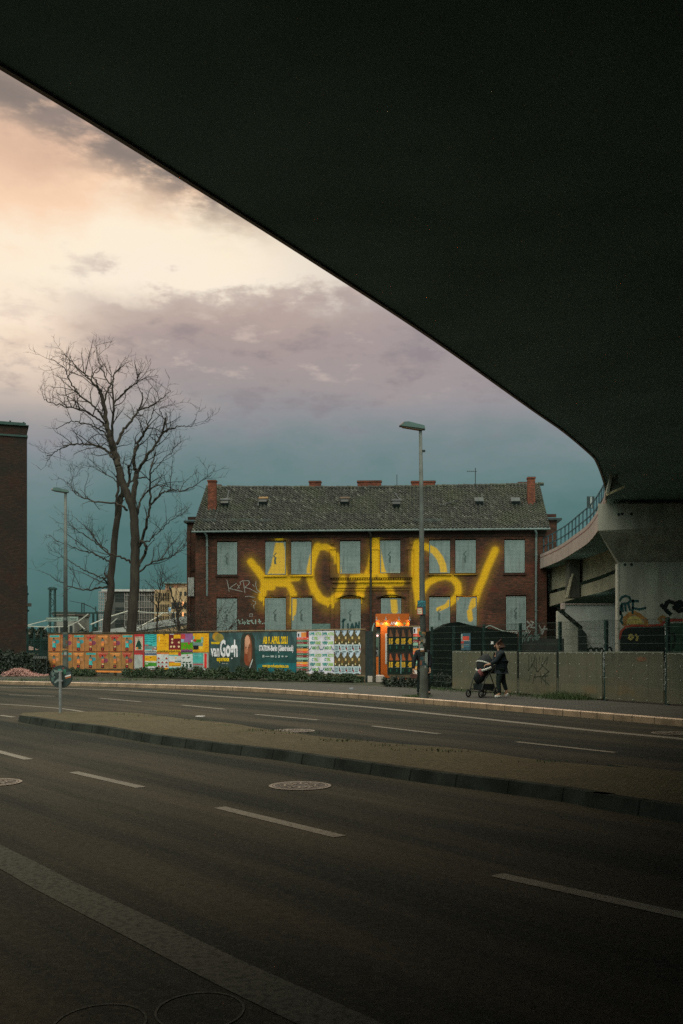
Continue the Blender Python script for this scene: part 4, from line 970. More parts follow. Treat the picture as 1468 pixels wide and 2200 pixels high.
    L(T7([(925,640),(900,590),(895,560),(940,550)]), .04, .02, d0=D); L(T7([(870,800),(840,760),(830,740),(895,735)]), .04, .02, d0=D)
    L(T7([(828,1000),(870,960),(920,900),(980,840),(1030,780)]), .05, .012, dens=3, d0=D)
    t.tr.build('trunk', parent=t.o, smooth=True); t.cr.build('crown', parent=t.o)
def tree_left():
    D = 55.0; b = P(230, 1466, D); b.z = 0.1; t = Tree('bare_tree', tuple(b), 0, 5)
    tag(t.o, 'tall bare tree, its thinner leaning left-hand trunk nearer the street lamp', 'tree', 'two tall bare trees behind the hoarding')
    L = t.limb; t.dr = 0
    L(T7([(520,2420),(530,2070),(556,1800),(575,1550),(598,1350),(622,1180),(665,1095)]), .31, .18, True, 0, 0, .2, D)
    L(T7([(665,1095),(700,1050),(770,1022),(800,1020)]), .09, .05, d0=D, dens=1)
    L(T7([(598,1350),(600,1200),(612,1060),(600,960)]), .16, .08, d0=D, dens=1)
    L(T7([(670,1090),(690,1040),(680,960),(692,945)]), .13, .10, d0=D, dens=.5)
    L(T7([(692,950),(660,930),(640,925),(655,880)]), .04, .015, d0=D)
    t.dr = -.2
    L(T7([(545,1745),(520,1715),(490,1700),(430,1670),(380,1650),(320,1610),(260,1575),(200,1560)]), .08, .02, dens=2.6, d0=D)
    L(T7([(540,1765),(470,1772),(400,1782),(330,1770),(260,1750),(200,1720),(150,1680)]), .08, .02, dens=2.6, d0=D)
    t.dr = .25
    L(T7([(570,1600),(520,1575),(480,1560),(430,1530),(380,1520),(320,1500),(270,1480),(200,1450),(140,1410)]), .08, .018, dens=2.8, d0=D)
    L(T7([(580,1570),(540,1520),(490,1480),(430,1400),(380,1350),(330,1300)]), .07, .015, dens=2.6, d0=D)
    L(T7([(660,1110),(610,1060),(560,1020),(510,990),(450,930),(420,900)]), .06, .015, dens=2.8, d0=D)
    L(T7([(545,1700),(528,1690),(520,1670)]), .16, .05, dens=6, ln=.8, d0=D)
    t.tr.build('trunk', parent=t.o, smooth=True); t.cr.build('crown', parent=t.o)
tree_right(); tree_left()
def sapling(name, D, pxs, r, label, cat, seed, dens=4, ln=1.6, limbs=()):
    b = P(pxs[0][0], 1440, D); b.z = .1; t = Tree(name, tuple(b), 0, seed); tag(t.o, label, cat); t.dr = 0
    t.limb(pxs, r, r*.25, True, dens, ln, .1, D)
    for l in limbs: t.limb(l, r*.5, .015, dens=3.0, ln=ln*.8, d0=D)
    t.tr.build('trunk', parent=t.o, smooth=True); t.cr.build('crown', parent=t.o)
sapling('young_tree', 58, [(384,1460),(384,1400),(383,1330),(378,1300),(370,1280),(368,1262)], .16, 'small dark bare tree beside the left corner of the brick house', 'tree', 21, limbs=([(383,1320),(395,1300),(402,1285)],[(384,1345),(372,1330),(362,1318)]))
sapling('young_tree', 66, [(335,1450),(336,1380),(340,1310),(345,1262),(349,1230)], .10, 'slender bare young tree standing before the yellow-lit building', 'tree', 23, limbs=([(340,1300),(360,1270),(392,1250)],[(340,1310),(322,1285),(300,1268)],[(343,1280),(352,1250),(372,1235)]))
def shrub(name, px0, px1, ytop, D, label, seed, n=26, lean=0):
    b = P((px0+px1)/2, 1440, D); b.z = .1; rg = random.Random(seed); o = empty(name, tuple(b)); tag(o, label, 'shrub', 'bare shrubs around the house'); mb = MB()
    W_ = (px1-px0)/F*D; Ht = H+(CY-ytop)/F*D
    for i in range(n):
        x = rg.uniform(-.5,.5)*W_*.6; p = Vector((x, rg.uniform(-.5,.5), 0)); pts = [p.copy()]; v = Vector((x/W_*1.2+rg.gauss(lean,.3), rg.gauss(0,.2), 1)).normalized(); l = Ht*rg.uniform(.55,1.05)
        for j in range(7): v = (v+Vector((rg.gauss(0,.10)+x/W_*.1, rg.gauss(0,.08), -.03*j*rg.random()))).normalized(); p = p+v*l/7; pts.append(p.copy())
        mb.tube(pts, [.03*(1-.8*j/7) for j in range(8)], 4, M_twig, cap=False)
        for j in range(2, 8):
            for _ in range(3):
                q = pts[j].copy(); w = (v+Vector((rg.gauss(0,.8), rg.gauss(0,.6), rg.gauss(0,.5)))).normalized(); pp = [q.copy()]
                for k_ in range(3): w = (w+Vector((rg.gauss(0,.2), rg.gauss(0,.2), rg.gauss(0,.2)))).normalized(); q = q+w*l*.07; pp.append(q.copy())
                mb.tube(pp, [.011,.009,.008,.006], 3, M_twig, cap=False)
    c = mb.build('branches', parent=o); return o
shrub('bare_shrub', 400, 475, 1290, 56, 'tangled bare shrub in front of the left end of the brick house', 3, 34, -.05)
shrub('bare_shrub', 455, 520, 1322, 55, 'low bare shrub rising over the hoarding before the leftmost lower window cover', 4, 16, .25)
shrub('bare_shrub', 300, 345, 1330, 60, 'bare shrub just right of the thick tree trunk', 5, 14)
shrub('bare_shrub', 355, 402, 1325, 62, 'bare shrub left of the brick house corner, before the pale ramp', 6, 16)
# dark dead bush at house corner (heap of ivy)
# ================================================================== foliage stuff
def leafmat(name, c0, c1):
    m = bpy.data.materials.new(name); m.use_nodes = True; nt = m.node_tree; b = nt.nodes['Principled BSDF']
    tc = nt.nodes.new('ShaderNodeTexCoord'); a = noise(nt, tc.outputs['Object'], 2.0, 4, .6); g = noise(nt, tc.outputs['Object'], 14., 2, .6)
    c = mixc(nt, a.sstep(.35,.65), c0, c1); c = mixc(nt, g.sstep(.5,.7)*.5, c, tuple(x*1.7 for x in c1))
    nt.links.new(c, b.inputs['Base Color']); b.inputs['Roughness'].default_value = .7; return m
M_leaf = leafmat('hedge_leaf', (0.016,0.036,0.013), (0.030,0.054,0.018)); M_ivy = leafmat('ivy_leaf', (0.009,0.018,0.010), (0.017,0.029,0.014)); M_grass = leafmat('grass_blade', (0.030,0.060,0.016), (0.060,0.095,0.028))
def leaves(pts, size, m, name, label=None, cat=None, kind='stuff', rg=None, parent=None):
    rg = rg or np.random.default_rng(3); n = len(pts); c = np.array(pts); a = rg.normal(size=(n,3)); a /= np.linalg.norm(a,axis=1)[:,None]; b = np.cross(a, rg.normal(size=(n,3))); b /= np.linalg.norm(b,axis=1)[:,None]
    s = size*rg.uniform(.6,1.3,(n,1)); v = np.stack([c-a*s, c+b*s*.55, c+a*s, c-b*s*.55], 1).reshape(-1,3)
    me = bpy.data.meshes.new(name); me.from_pydata(v.tolist(), [], [(4*i,4*i+1,4*i+2,4*i+3) for i in range(n)]); me.materials.append(m); o = bpy.data.objects.new(name, me); COL.objects.link(o)
    if parent: o.parent = parent
    if kind: o['kind'] = kind
    if label: tag(o, label, cat)
    return o
def mound(line, w, h, n, seed, gap=None):
    """leaf points along a ground polyline (list of (Vector, height, width))"""
    rg = np.random.default_rng(seed); out = []
    for _ in range(n):
        t = rg.uniform(0, len(line)-1); i = min(int(t), len(line)-2); f = t-i; p = line[i][0].lerp(line[i+1][0], f); hh = line[i][1]*(1-f)+line[i+1][1]*f
        hh *= .72+.28*math.sin(t*9.1+math.sin(t*23.0)*1.5)
        a = rg.uniform(-1,1); top = hh*math.sqrt(max(0,1-a*a*.9)); z = top*rg.uniform(.1,1)**.45; out.append((p.x+rg.normal(0,.05), p.y+a*w, .1+z))
    return out
# hoarding line first: needed to place the hedge
HL = Plane((X_(103,52.3), 52.3), (X_(785,41.0), 41.0))
def along(px, off, plane=HL):
    t = plane.t(px); n = Vector((plane.d.y, -plane.d.x)); p = plane.A+plane.d*t+n*off; return Vector((p.x, p.y, 0))
hl = [(along(px, 0.55), hgt) for px, hgt in ((285,.42),(330,.52),(390,.55),(450,.60),(520,.62),(580,.60),(640,.55),(700,.45),(785,.35))]
leaves(mound(hl, .5, .6, 26000, 1), .045, M_leaf, 'ivy_bed')
hl = [(along(px, .6), hgt) for px, hgt in ((150,.35),(175,.45),(200,.42),(222,.30))]
leaves(mound(hl, .45, .5, 6000, 2), .045, M_leaf, 'ivy_bed')
hl = [(along(px, .2), hgt) for px, hgt in ((690,.25),(745,.32),(784,.30))]
leaves(mound(hl, .3, .5, 5000, 12), .04, M_leaf, 'ground_cover')
def blades(spots, m, name, hmin=.05, hmax=.2):
    rg = random.Random(8); mb = MB()
    for (c, rx, ry, n) in spots:
        for _ in range(n):
            x = c.x+rg.gauss(0,rx); y = c.y+rg.gauss(0,ry); h_ = rg.uniform(hmin,hmax); a = rg.uniform(0,6.28); dx, dy = math.cos(a)*.008, math.sin(a)*.008; lx, ly = rg.gauss(0,h_*.35), rg.gauss(0,h_*.35)
            mb.add([(x-dx,y-dy,c.z),(x+dx,y+dy,c.z),(x+lx,y+ly,c.z+h_)], [(0,1,2)], m)
    o = mb.build(name); o['kind'] = 'stuff'; return o

# ================================================================== HOARDING with posters
hd = HL.empty('poster_hoarding', 0.1); tag(hd, 'long low wooden hoarding pasted with two rows of colourful posters', 'hoarding')
def hz(px, py): t, z = HL.at(px, py); return t, z-0.1
LH = HL.L; ZB0, ZB1 = hz(103,1437.5)[1], hz(785,1449)[1]; ZT0, ZT1 = hz(103,1362.5)[1], hz(785,1352.5)[1]
zb = (ZB0+ZB1)/2-.02; zt_ = (ZT0+ZT1)/2
M_board = pm('hoarding_board', (0.10,0.075,0.045), .9, .3, 2, fine=.3); M_lath = pm('pale_wood', (0.34,0.24,0.13), .85, .3, 3, fine=.3)
mb = MB(); mb.box(0, LH+.0, 0, .03, zb, zt_, M_board); mb.build('board', parent=hd)
x = .1
while x < LH+.3: 
    mb = MB(); mb.box(x-.05, x+.05, .034, .14, -.05, zt_-.05, M_board); mb.build('post', parent=hd); x += 2.45
for i in range(8):
    mb = MB(); a = i*LH/8; b = (i+1)*LH/8; mb.box(a+.01, b-.01, -.03, .06, zt_+.003+.012*(i%2), zt_+.045+.012*(i%2), M_board if i < 4 else M_lath)
    mb.build('lath', parent=hd)
    mb = MB(); mb.box(a+.01, b-.01, -.02, .0-.003, zb-.05, zb-.005, M_lath if i > 5 else M_board); mb.build('lath', parent=hd)
e0_, e1_ = hz(787,1400)[0], hz(800,1400)[0]
mb = MB(); mb.box(LH+.01, LH+.38, .0, .06, -.05, zt_-.05, M_dark); mb.box(LH+.39, LH+.47, -.02, .10, -.08, zt_+.02, pm('post_wood',(0.05,0.045,0.03),.9,.3,3)); mb.build('end_post', parent=hd)
def poster(px0, px1, py0, py1, bg, parent=hd, plane=hz, name='poster', y=-.004):
    """returns MB plus mapping u,v in 0..1 (v up) -> local coordinates; py given at the poster's middle"""
    a, b = plane(px0, py1), plane(px1, py1); t0 = plane((px0+px1)/2, py0)[1]; b0 = plane((px0+px1)/2, py1)[1]
    mb = MB(); x0, x1 = a[0], b[0]
    class Q: pass
    q = Q(); q.mb = mb; q.x0 = x0; q.x1 = x1; q.z0 = b0; q.z1 = t0; q.y = y; q.l = 0
    mb.rect(x0, x1, b0, t0, y, bg)
    def R_(u0, v0, u1, v1, m, lift=None):
        q.l += 1; mb.rect(x0+(x1-x0)*u0, x0+(x1-x0)*u1, b0+(t0-b0)*v0, b0+(t0-b0)*v1, y-.0008*(q.l), m)
    def E_(u, v, ru, rv, m, n=12, a0=0, a1=2*math.pi, rot=0):
        q.l += 1; pts = []
        for i in range(n):
            a = a0+(a1-a0)*i/(n if abs(a1-a0-2*math.pi) < .01 else n-1); du, dv = ru*math.cos(a), rv*math.sin(a); pts.append((x0+(x1-x0)*(u+du*math.cos(rot)-dv*math.sin(rot)), y-.0008*q.l, b0+(t0-b0)*(v+du*math.sin(rot)+dv*math.cos(rot))))
        mb.add(pts, [tuple(range(n))], m)
    def G_(pts, m): q.l += 1; mb.add([(x0+(x1-x0)*u, y-.0008*q.l, b0+(t0-b0)*v) for u, v in pts], [tuple(range(len(pts)))], m)
    def T_(s, u, v, h, wid, m, bold=0.0): q.l += 1; txt(mb, s, x0+(x1-x0)*u, b0+(t0-b0)*v, (t0-b0)*h*1.4, y-.0008*q.l, m, fit=(x1-x0)*wid, bold=bold)
    def S_(pts, w, m): q.l += 1; mb.ribbon([(x0+(x1-x0)*u, b0+(t0-b0)*v) for u, v in pts], w, y-.0008*q.l, m)
    q.R, q.E, q.G, q.T, q.S = R_, E_, G_, T_, S_
    q.done = lambda label=None: tag(mb.build(name, parent=parent), label)
    return q
k_brown = ink(140,103,62); k_teal = ink(60,160,155); k_red = ink(150,50,50); k_or = ink(205,125,60); k_pur = ink(110,60,80); k_dk = ink(30,32,35); k_white = ink(165,180,175); k_yel = ink(205,150,30); k_grn = ink(55,125,40); k_gn2 = ink(30,95,60)
k_skin = ink(175,110,75); k_grey = ink(110,120,112); k_cream = ink(200,175,130)
# 14 brown posters, two rows of seven (top, bottom)
kinds_top = 'trtroRt'; kinds_top = ['t','r','t','r','o','r','t']; kinds_bot = ['o','t','o','t','r','o','r']
for row, kk in ((0, kinds_top), (1, kinds_bot)):
    for i, kd in enumerate(kk):
        p0 = 104+(287-104)*i/7+.4; p1 = 104+(287-104)*(i+1)/7-.4
        q0 = 1363.2 if row == 0 else 1401; q1 = 1399.6 if row == 0 else 1437.0
        q = poster(p0, p1, q0, q1, ink(138-5*row+int(rng.integers(-6,6)),102,60))
        if kd == 't': q.R(.12,.84,.92,.95,k_teal); q.R(.35,.22,.66,.62,k_teal); q.E(.74,.58,.20,.12,ink(50,125,130)); q.T('UHUHUUHU',.16,.87,.05,.7,ink(25,90,95))
        elif kd == 'r': 
            q.R(.08,.88,.92,.97,k_red); q.R(.14,.78,.80,.86,k_red); q.R(.2,.69,.7,.76,k_red); q.T('THUH HUHUH',.12,.90,.04,.75,k_cream); q.E(.74,.50,.2,.13,k_pur); q.R(.36,.36,.6,.54,ink(150,70,60)); q.E(.5,.26,.07,.05,k_cream)
        else: q.R(.10,.86,.9,.93,k_or); q.R(.2,.78,.84,.83,k_or); q.T('UHUHUHUHU',.14,.87,.04,.7,k_cream); q.E(.72,.55,.17,.11,ink(160,120,80)); q.R(.38,.34,.62,.52,k_or)
        q.R(.36,.60,.58,.74,ink(80,105,95)); q.R(.42,.72,.52,.82,k_dk) ; q.R(.40,.50,.60,.60,k_skin); q.R(.36,.05,.60,.24,k_dk); q.R(.41,.10,.54,.2,ink(150,60,50)); q.S([(.62,.66),(.64,.3)],.02,k_dk)
        if row == 0: q.R(.05,.0,.95,.03,ink(150,80,45))
        q.done()
mb = MB(); a = hz(160,1441); b = hz(290,1436); mb.rect(a[0], b[0], a[1]-.05, a[1]+.035, -.03, k_or); a2 = hz(182,1440); b2 = hz(203,1440); mb.rect(a2[0], b2[0], a[1]-.045, a[1]+.04, -.032, k_teal); mb.build('poster_scrap', parent=hd)
q = poster(288.6,310.4,1362.5,1400,k_red); q.R(.10,.08,.86,.86,ink(160,160,140)); q.T('GHRONIKEN',.14,.78,.05,.66,k_dk); q.G([(.12,.24),(.34,.60),(.46,.66),(.6,.58),(.80,.24),(.66,.30),(.3,.28)],ink(25,60,50)); q.E(.46,.68,.07,.06,k_grey); q.G([(.2,.14),(.28,.30),(.66,.30),(.74,.14)],ink(40,75,55)); q.E(.32,.2,.1,.06,k_or); q.R(.2,.08,.8,.13,ink(150,150,130)); q.done()
q = poster(288.6,310.4,1401.5,1438,k_red); q.R(.02,.02,.84,.86,ink(135,150,143)); q.T('un en',.3,.80,.03,.36,ink(100,110,110)); q.done()
def theatre(px0, px1, py0, py1, bg, fs, band, textcol):
    q = poster(px0, px1, py0, py1, bg); fs(q); q.R(0,0,1,.12,band); q.T('schaubühne',.03,.03,.062,.94,textcol,bold=.004); q.done()
xs_ = [311.5,337,363,389,414.5,439.5]
def f1(q): q.R(0,.42,1,1,ink(55,160,155)); q.R(0,.36,.3,.42,k_red); q.R(.3,.37,.62,.41,k_dk); q.R(.02,.18,1,.34,ink(95,120,115)); q.R(.6,.14,1,.19,k_red); [q.S([(.05,.95-.12*i),(.3,.98-.12*i),(.6,.92-.12*i),(.95,.99-.12*i)],.035,ink(30,120,125)) for i in range(4)]; q.R(.8,.2,.96,.26,k_white)
def f2(q): q.E(.2,.72,.04,.16,k_cream); [q.R(.4+.2*(i%3)-.12,.30+.17*(i//3),.5+.2*(i%3)-.1,.315+.17*(i//3),ink(150,75,20)) for i in range(9)]; q.R(.55,.93,.68,.99,k_dk); q.R(.1,.88,.95,.89,ink(225,130,40))
def f3(q): q.R(.4,.74,.98,.95,k_yel); q.R(.08,.95,.45,.99,k_white); [q.E(*c,.09,.06,k_cream) for c in ((.28,.70),(.28,.52),(.84,.53),(.18,.30),(.44,.30),(.84,.30))]; q.R(.08,.14,.95,.17,k_red)
def f4(q): q.R(0,.52,1,1,ink(120,85,125)); q.R(0,.72,.36,.97,ink(160,60,60)); q.R(0,.55,.25,.70,ink(110,155,165)); q.R(0,.14,1,.52,ink(70,140,25)); q.E(.68,.47,.09,.06,k_red); [q.E(*c,.06,.03,k_red) for c in ((.25,.17),(.52,.17),(.85,.18),(.3,.38))]; q.R(.85,.55,1,.66,k_white)
def f5(q): q.R(0,.45,.12,.85,ink(100,160,150)); q.R(.1,.50,.78,.68,k_grn); q.R(0,.28,.85,.52,ink(95,125,120)); q.R(.02,.14,.5,.36,k_dk); q.R(.5,.16,.86,.32,ink(230,165,60)); q.E(.12,.63,.15,.07,k_red); q.R(.68,.5,.9,.82,ink(120,160,140))
theatre(xs_[0],xs_[1],1362.5,1401,k_teal,f1,k_white,k_dk); theatre(xs_[1]+.4,xs_[2],1362.2,1401,k_yel,f2,ink(210,160,30),k_dk); theatre(xs_[2]+.4,xs_[3],1361.6,1401,ink(95,35,38),f3,ink(205,160,30),k_dk); theatre(xs_[3]+.4,xs_[4],1361.2,1401.2,k_pur,f4,ink(120,80,120),k_dk)
q = poster(xs_[4]+.4,449,1360.6,1401.4,k_yel); f5q = q; q.R(0,.45,.09,.85,ink(100,160,150)); q.R(.1,.50,.56,.68,k_grn); q.R(0,.28,.62,.52,ink(95,125,120)); q.R(.02,.14,.36,.36,k_dk); q.R(.38,.16,.62,.32,ink(230,165,60)); q.E(.12,.63,.11,.07,k_red); q.R(.52,.5,.66,.80,ink(120,160,140)); [q.R(.78,.25+.15*i,.92,.27+.15*i,ink(200,90,30)) for i in range(5)]; q.R(0,0,.95,.11,k_yel); q.T('schaubühne',.03,.03,.055,.75,k_dk); q.done()
def g1(q): q.R(0,.85,1,.97,ink(70,90,110)); q.R(.0,.5,1,.82,k_yel); q.R(.03,.60,.26,.64,k_red); q.R(.44,.68,.58,.72,k_dk); q.R(.3,.2,1,.40,k_grn); q.R(0,.16,.3,.42,k_grn); q.R(.05,.30,.28,.36,k_white); q.R(0,.42,1,.49,ink(170,180,160))
def g2(q): q.R(0,.9,1,1,k_or); q.R(.02,.93,.35,.97,k_red); [q.G([(a-.1,b),(a-.08,b+.07),(a,b+.10),(a+.08,b+.05),(a+.1,b)],ink(125,40,35)) for a in (.16,.48,.82) for b in (.16,.38,.62) if not (b > .6 and a == .48)]; [q.S([(.02,v),(.98,v)],.015,ink(130,150,150)) for v in (.34,.58)]
def g3(q): q.R(0,.86,.78,1,k_yel); q.R(.78,.80,1,1,k_red); q.R(0,.8,.78,.86,ink(70,150,140)); q.G([(.5,.68),(.58,.74),(.66,.70),(.58,.62)],k_yel); q.R(.5,.46,1,.51,ink(30,80,80)); q.R(0,.40,.48,.46,k_red); q.R(0,.2,1,.41,k_yel); q.R(.3,.22,.95,.24,k_dk)
def g4(q): q.G([(0,1),(1,1),(1,.93),(0,.88)],k_grn); q.E(.55,.84,.06,.04,k_red); [q.G([(a-.12,b),(a-.02,b+.03),(a+.16,b+.07),(a+.12,b+.01),(a+.02,b-.04)],ink(25,60,40)) for a, b in ((.18,.68),(.62,.70),(.22,.42),(.72,.42),(.45,.40))]; [q.R(a-.1,.14,a+.1,.34,ink(25,60,40)) for a in (.18,.5,.82)]; [q.R(a-.04,.2,a+.04,.28,k_white) for a in (.1,.4,.72)]
theatre(xs_[0],xs_[1],1402,1438.4,k_white,g1,k_white,k_dk); theatre(xs_[1]+.4,xs_[2],1401.8,1438.8,k_white,g2,k_yel,ink(120,60,20)); theatre(xs_[2]+.4,xs_[3],1401.6,1438.6,k_white,g3,k_teal,k_dk); theatre(xs_[3]+.4,xs_[4],1401.8,1439,k_white,g4,k_white,k_dk)
q = poster(xs_[4]+.4,449,1402,1440,ink(110,125,120)); q.R(0,.42,.64,.97,ink(65,150,140)); q.T('WIE LA',.04,.80,.07,.5,ink(130,185,180)); q.R(.02,.30,.66,.34,k_red); q.R(.66,.05,.92,.98,ink(150,170,150)); q.R(.72,.08,.88,.95,ink(175,45,45)); q.R(0,0,.95,.10,k_white); q.T('schaubühne',.03,.02,.055,.7,k_dk); q.done()
# exhibition banner (generic stand-in for the painted portrait)
k_b0 = ink(32,62,62); k_b1 = ink(40,80,82); k_b2 = ink(28,92,96)
def swirl_mat():
    m = bpy.data.materials.new('painterly_teal'); m.use_nodes = True; nt = m.node_tree; b = nt.nodes['Principled BSDF']
    tc = nt.nodes.new('ShaderNodeTexCoord'); mp = nt.nodes.new('ShaderNodeMapping'); mp.inputs['Scale'].default_value = (2.2,1,1.0); nt.links.new(tc.outputs['Object'], mp.inputs[0])
    a = noise(nt, mp.outputs[0], 1.6, 6, .65); g = noise(nt, mp.outputs[0], 6.0, 5, .7)
    c = ramp(nt, a, [(.30,(0.022,0.045,0.045)),(.48,(0.034,0.075,0.075)),(.58,(0.06,0.13,0.13)),(.70,(0.03,0.095,0.11))]); c = mixc(nt, g.sstep(.55,.75)*.45, c, (0.10,0.14,0.12))
    nt.links.new(c, b.inputs['Base Color']); b.inputs['Roughness'].default_value = .6; return m
M_swirl = swirl_mat()
q = poster(450.5,637.5,1358.5,1444.5,M_swirl, name='banner')
# lower dark part and bluish patch
q.G([(0,0),(0,.42),(.10,.50),(.36,.40),(.40,.02),(.2,.02)],ink(42,62,58)); q.G([(.52,.0),(.52,.55),(.62,.60),(1,.62),(1,.0)],ink(35,70,68)); q.G([(.56,.03),(.57,.20),(.70,.25),(1,.24),(1,.02)],k_b2)
q.E(.085,.90,.05,.11,ink(150,120,40),16); q.E(.12,.86,.055,.12,ink(120,115,55),16)
# plain oval face-like form in warm strokes
q.G([(.385,.0),(.365,.22),(.375,.55),(.38,.86),(.41,.985),(.50,.985),(.535,.84),(.535,.5),(.55,.18),(.56,.0)],ink(44,52,44))
q.E(.462,.55,.047,.40,ink(96,62,42),20); q.E(.455,.60,.036,.33,ink(150,105,78),20); q.E(.452,.76,.031,.17,ink(176,140,112),18); q.E(.448,.34,.033,.17,ink(112,62,40),18); q.E(.478,.48,.020,.24,ink(118,78,54),16)
q.S([(.432,.62),(.446,.63)],.035,ink(84,56,42)); q.S([(.462,.62),(.478,.63)],.035,ink(84,56,42)); q.S([(.449,.60),(.443,.48),(.452,.46)],.03,ink(178,132,98))
q.G([(.468,.08),(.474,.06),(.516,.31),(.511,.34)],k_white)
M_bt = ink(165,195,195,3.0); M_by = ink(225,150,25,3.0)
q.T('THE IMMERSIVE',.02,.715,.045,.105,M_by,bold=.01)
q.T('van',.018,.40,.30,.105,M_bt,bold=.02); q.T('Gogh',.13,.40,.42,.21,M_bt,bold=.035); q.T('experience',.09,.275,.12,.15,M_by,bold=.012); q.T('BERLIN 2021',.155,.20,.03,.07,k_white)
q.T('AB 9. APRIL 2021',.63,.72,.17,.275,M_by,bold=.02); q.T('STATION-Berlin (Gleisdreieck)',.588,.54,.135,.38,M_bt,bold=.014)
q.T('www.van-gogh-experience.com',.625,.13,.085,.29,M_by,bold=.008)
for u0, u1, v0, v1 in ((.625,.650,.375,.435),(.660,.705,.39,.41),(.718,.757,.38,.425),(.770,.785,.37,.40),(.775,.781,.40,.435),(.805,.820,.37,.43),(.840,.862,.385,.42),(.880,.905,.39,.415)): q.R(u0,v0,u1,v1,ink(140,160,155))
q.done('teal exhibition banner with large white and orange lettering')
# striped list poster, green lettering posters, mountain-like posters
q = poster(638.5,663.5,1357,1446.5,ink(190,190,180)); q.R(0,.86,.36,.97,ink(170,185,190)); q.R(.08,.88,.2,.95,k_dk); q.R(.36,.87,.98,.98,k_or); q.R(.8,.86,1,1,ink(110,40,40))
bands = [ink(190,75,55),ink(60,110,85),ink(110,45,45),ink(115,165,140),ink(35,60,55),ink(215,130,50),ink(195,85,60),ink(50,105,80),ink(110,45,45),ink(115,165,140),ink(35,65,55),ink(220,140,50),ink(200,80,60),ink(55,105,80),ink(105,45,45)]
for i, bm in enumerate(bands):
    v1 = .86-i*.0535; q.R(0,v1-.0535,1,v1,bm); q.T(['BERLIN','KULTUR','MUSEUM','','GALERIE','SOMMER 21','AUSSTELL','THEATER','KINO','','FORUM','MUSIK','LITERATUR','PARK','FILME'][i] or 'HAUS',.04,v1-.042,.022,.5,k_white); q.R(.88,v1-.035,.96,v1-.02,k_white)
q.done('poster of stacked orange, green and maroon stripes')
k_lg = ink(120,165,80); k_tg = ink(45,125,115); k_wp = ink(172,182,188,2.5)
for i in range(2):
    for j in range(2):
        p0 = 664+27*i; p1 = 664+27*(i+1); q0 = [1355.5,1401.5][j]; q1 = [1401.5,1447.5][j]
        q = poster(p0, p1, q0, q1, k_wp); 
        q.T('OPFR',.02,.80,.13,.46,k_tg,bold=.01); q.T('ACTOS',.50,.80,.13,.48,k_lg,bold=.01); q.T('C',.24,.60,.13,.12,k_tg,bold=.01); q.T('TRL',.38,.60,.13,.36,k_lg,bold=.01); q.T('VERP',.06,.38,.13,.44,k_tg,bold=.01); q.T('UGGE',.52,.38,.13,.42,k_lg,bold=.01); q.T('AHO',.24,.14,.14,.34,ink(60,125,60),bold=.01); q.T('OI',.60,.14,.14,.18,k_lg,bold=.01)
        q.S([(.0,.16),(.08,.13),(.16,.2),(.22,.28)],.03,ink(30,90,95)); q.S([(.78,.30),(.88,.16),(.95,.12),(1.0,.15)],.03,ink(45,60,95)); q.done()
for i in range(4):
    for j in range(2):
        p0 = 718.5+14.3*i; p1 = p0+14.1; q0 = [1354.5,1401.2][j]; q1 = [1401,1448][j]
        q = poster(p0, p1, q0, q1, ink(150,175,178,2.5)); q.G([(0,.36),(0,1),(.14,1),(.22,.86),(.5,.72),(.8,.86),(.93,1),(1,1),(1,.36)],ink(75,72,48)); q.G([(.14,1),(.22,.86),(.5,.72),(.8,.86),(.9,1)],ink(150,175,185,2.5)); q.E(.3,.93,.09,.05,ink(45,70,85)); q.R(.62,.60,.86,.72,ink(175,165,110)); q.R(.0,.36,1,.50,ink(65,65,42)); q.E(.18,.46,.08,.05,ink(205,190,130)); q.R(.7,.34,.9,.44,ink(190,190,170)); q.G([(.05,.5),(.2,.68),(.4,.56),(.45,.5)],ink(105,85,45)); q.R(.72,.14,.86,.30,k_dk); q.R(.86,.08,.96,.2,k_red)
        for k_ in range(3): q.R(.1,.10+.08*k_,.58,.13+.08*k_,ink(80,110,112))
        q.R(.2,.0,.75,.035,ink(30,60,55)); q.done()

# ================================================================== second poster stand beside the pole
SD = 39.5
SP = Plane((X_(833,SD), SD), (X_(889,SD-.75), SD-.75))
st = SP.empty('poster_stand', 0.1); tag(st, 'dark poster board on two legs with eight dark gold posters, before the orange kiosk', 'poster board')
def sz(px, py): t, z = SP.at(px, py); return t, z-.1
mb = MB(); a = sz(832,1456); b = sz(888,1347); mb.box(a[0], b[0], 0, .04, a[1]+.12, b[1], M_board); mb.prism([(a[0]+.0,a[1]+.12),(a[0]+.12,a[1]+.02),(b[0]-.05,a[1]-.0),(b[0],a[1]+.12)],0.002,.038,'y',M_board); mb.build('board', parent=st)
mb = MB(); mb.box(a[0]-.03, b[0]+.3, -.02, .05, b[1]+.003, b[1]+.05, M_lath); mb.build('lath', parent=st)
for px_ in (839,894): c = sz(px_,1460); mb = MB(); mb.box(c[0]-.045, c[0]+.045, .045, .12, -.1, sz(860,1400)[1], M_dark); mb.build('leg', parent=st)
k_gold = ink(165,140,40); k_bron = ink(95,70,48); k_black = ink(22,38,32,1.8)
for j in range(2):
    for i in range(4):
        p0 = 833.6+13.5*i; p1 = p0+13.2; q0 = [1348.5,1400.5][j]; q1 = [1400,1449][j]
        q = poster(p0, p1, q0, q1, k_black, st, sz, y=-.006); q.R(.08,.62,.95,.98,ink(48,44,40,1.8)); q.G([(.25,.62),(.35,.9),(.5,.93),(.62,.8),(.8,.7),(.82,.62)],k_bron if j == 0 else ink(130,75,42)); q.T('45' if i%2 else '15',.2,.34,.20,.66,k_gold,bold=.02); q.R(.3,.40,.8,.44,ink(130,110,40)); q.R(.12,.295,.85,.315,ink(95,105,95)); q.R(.35,.12,.55,.24,ink(35,75,60)); q.done()
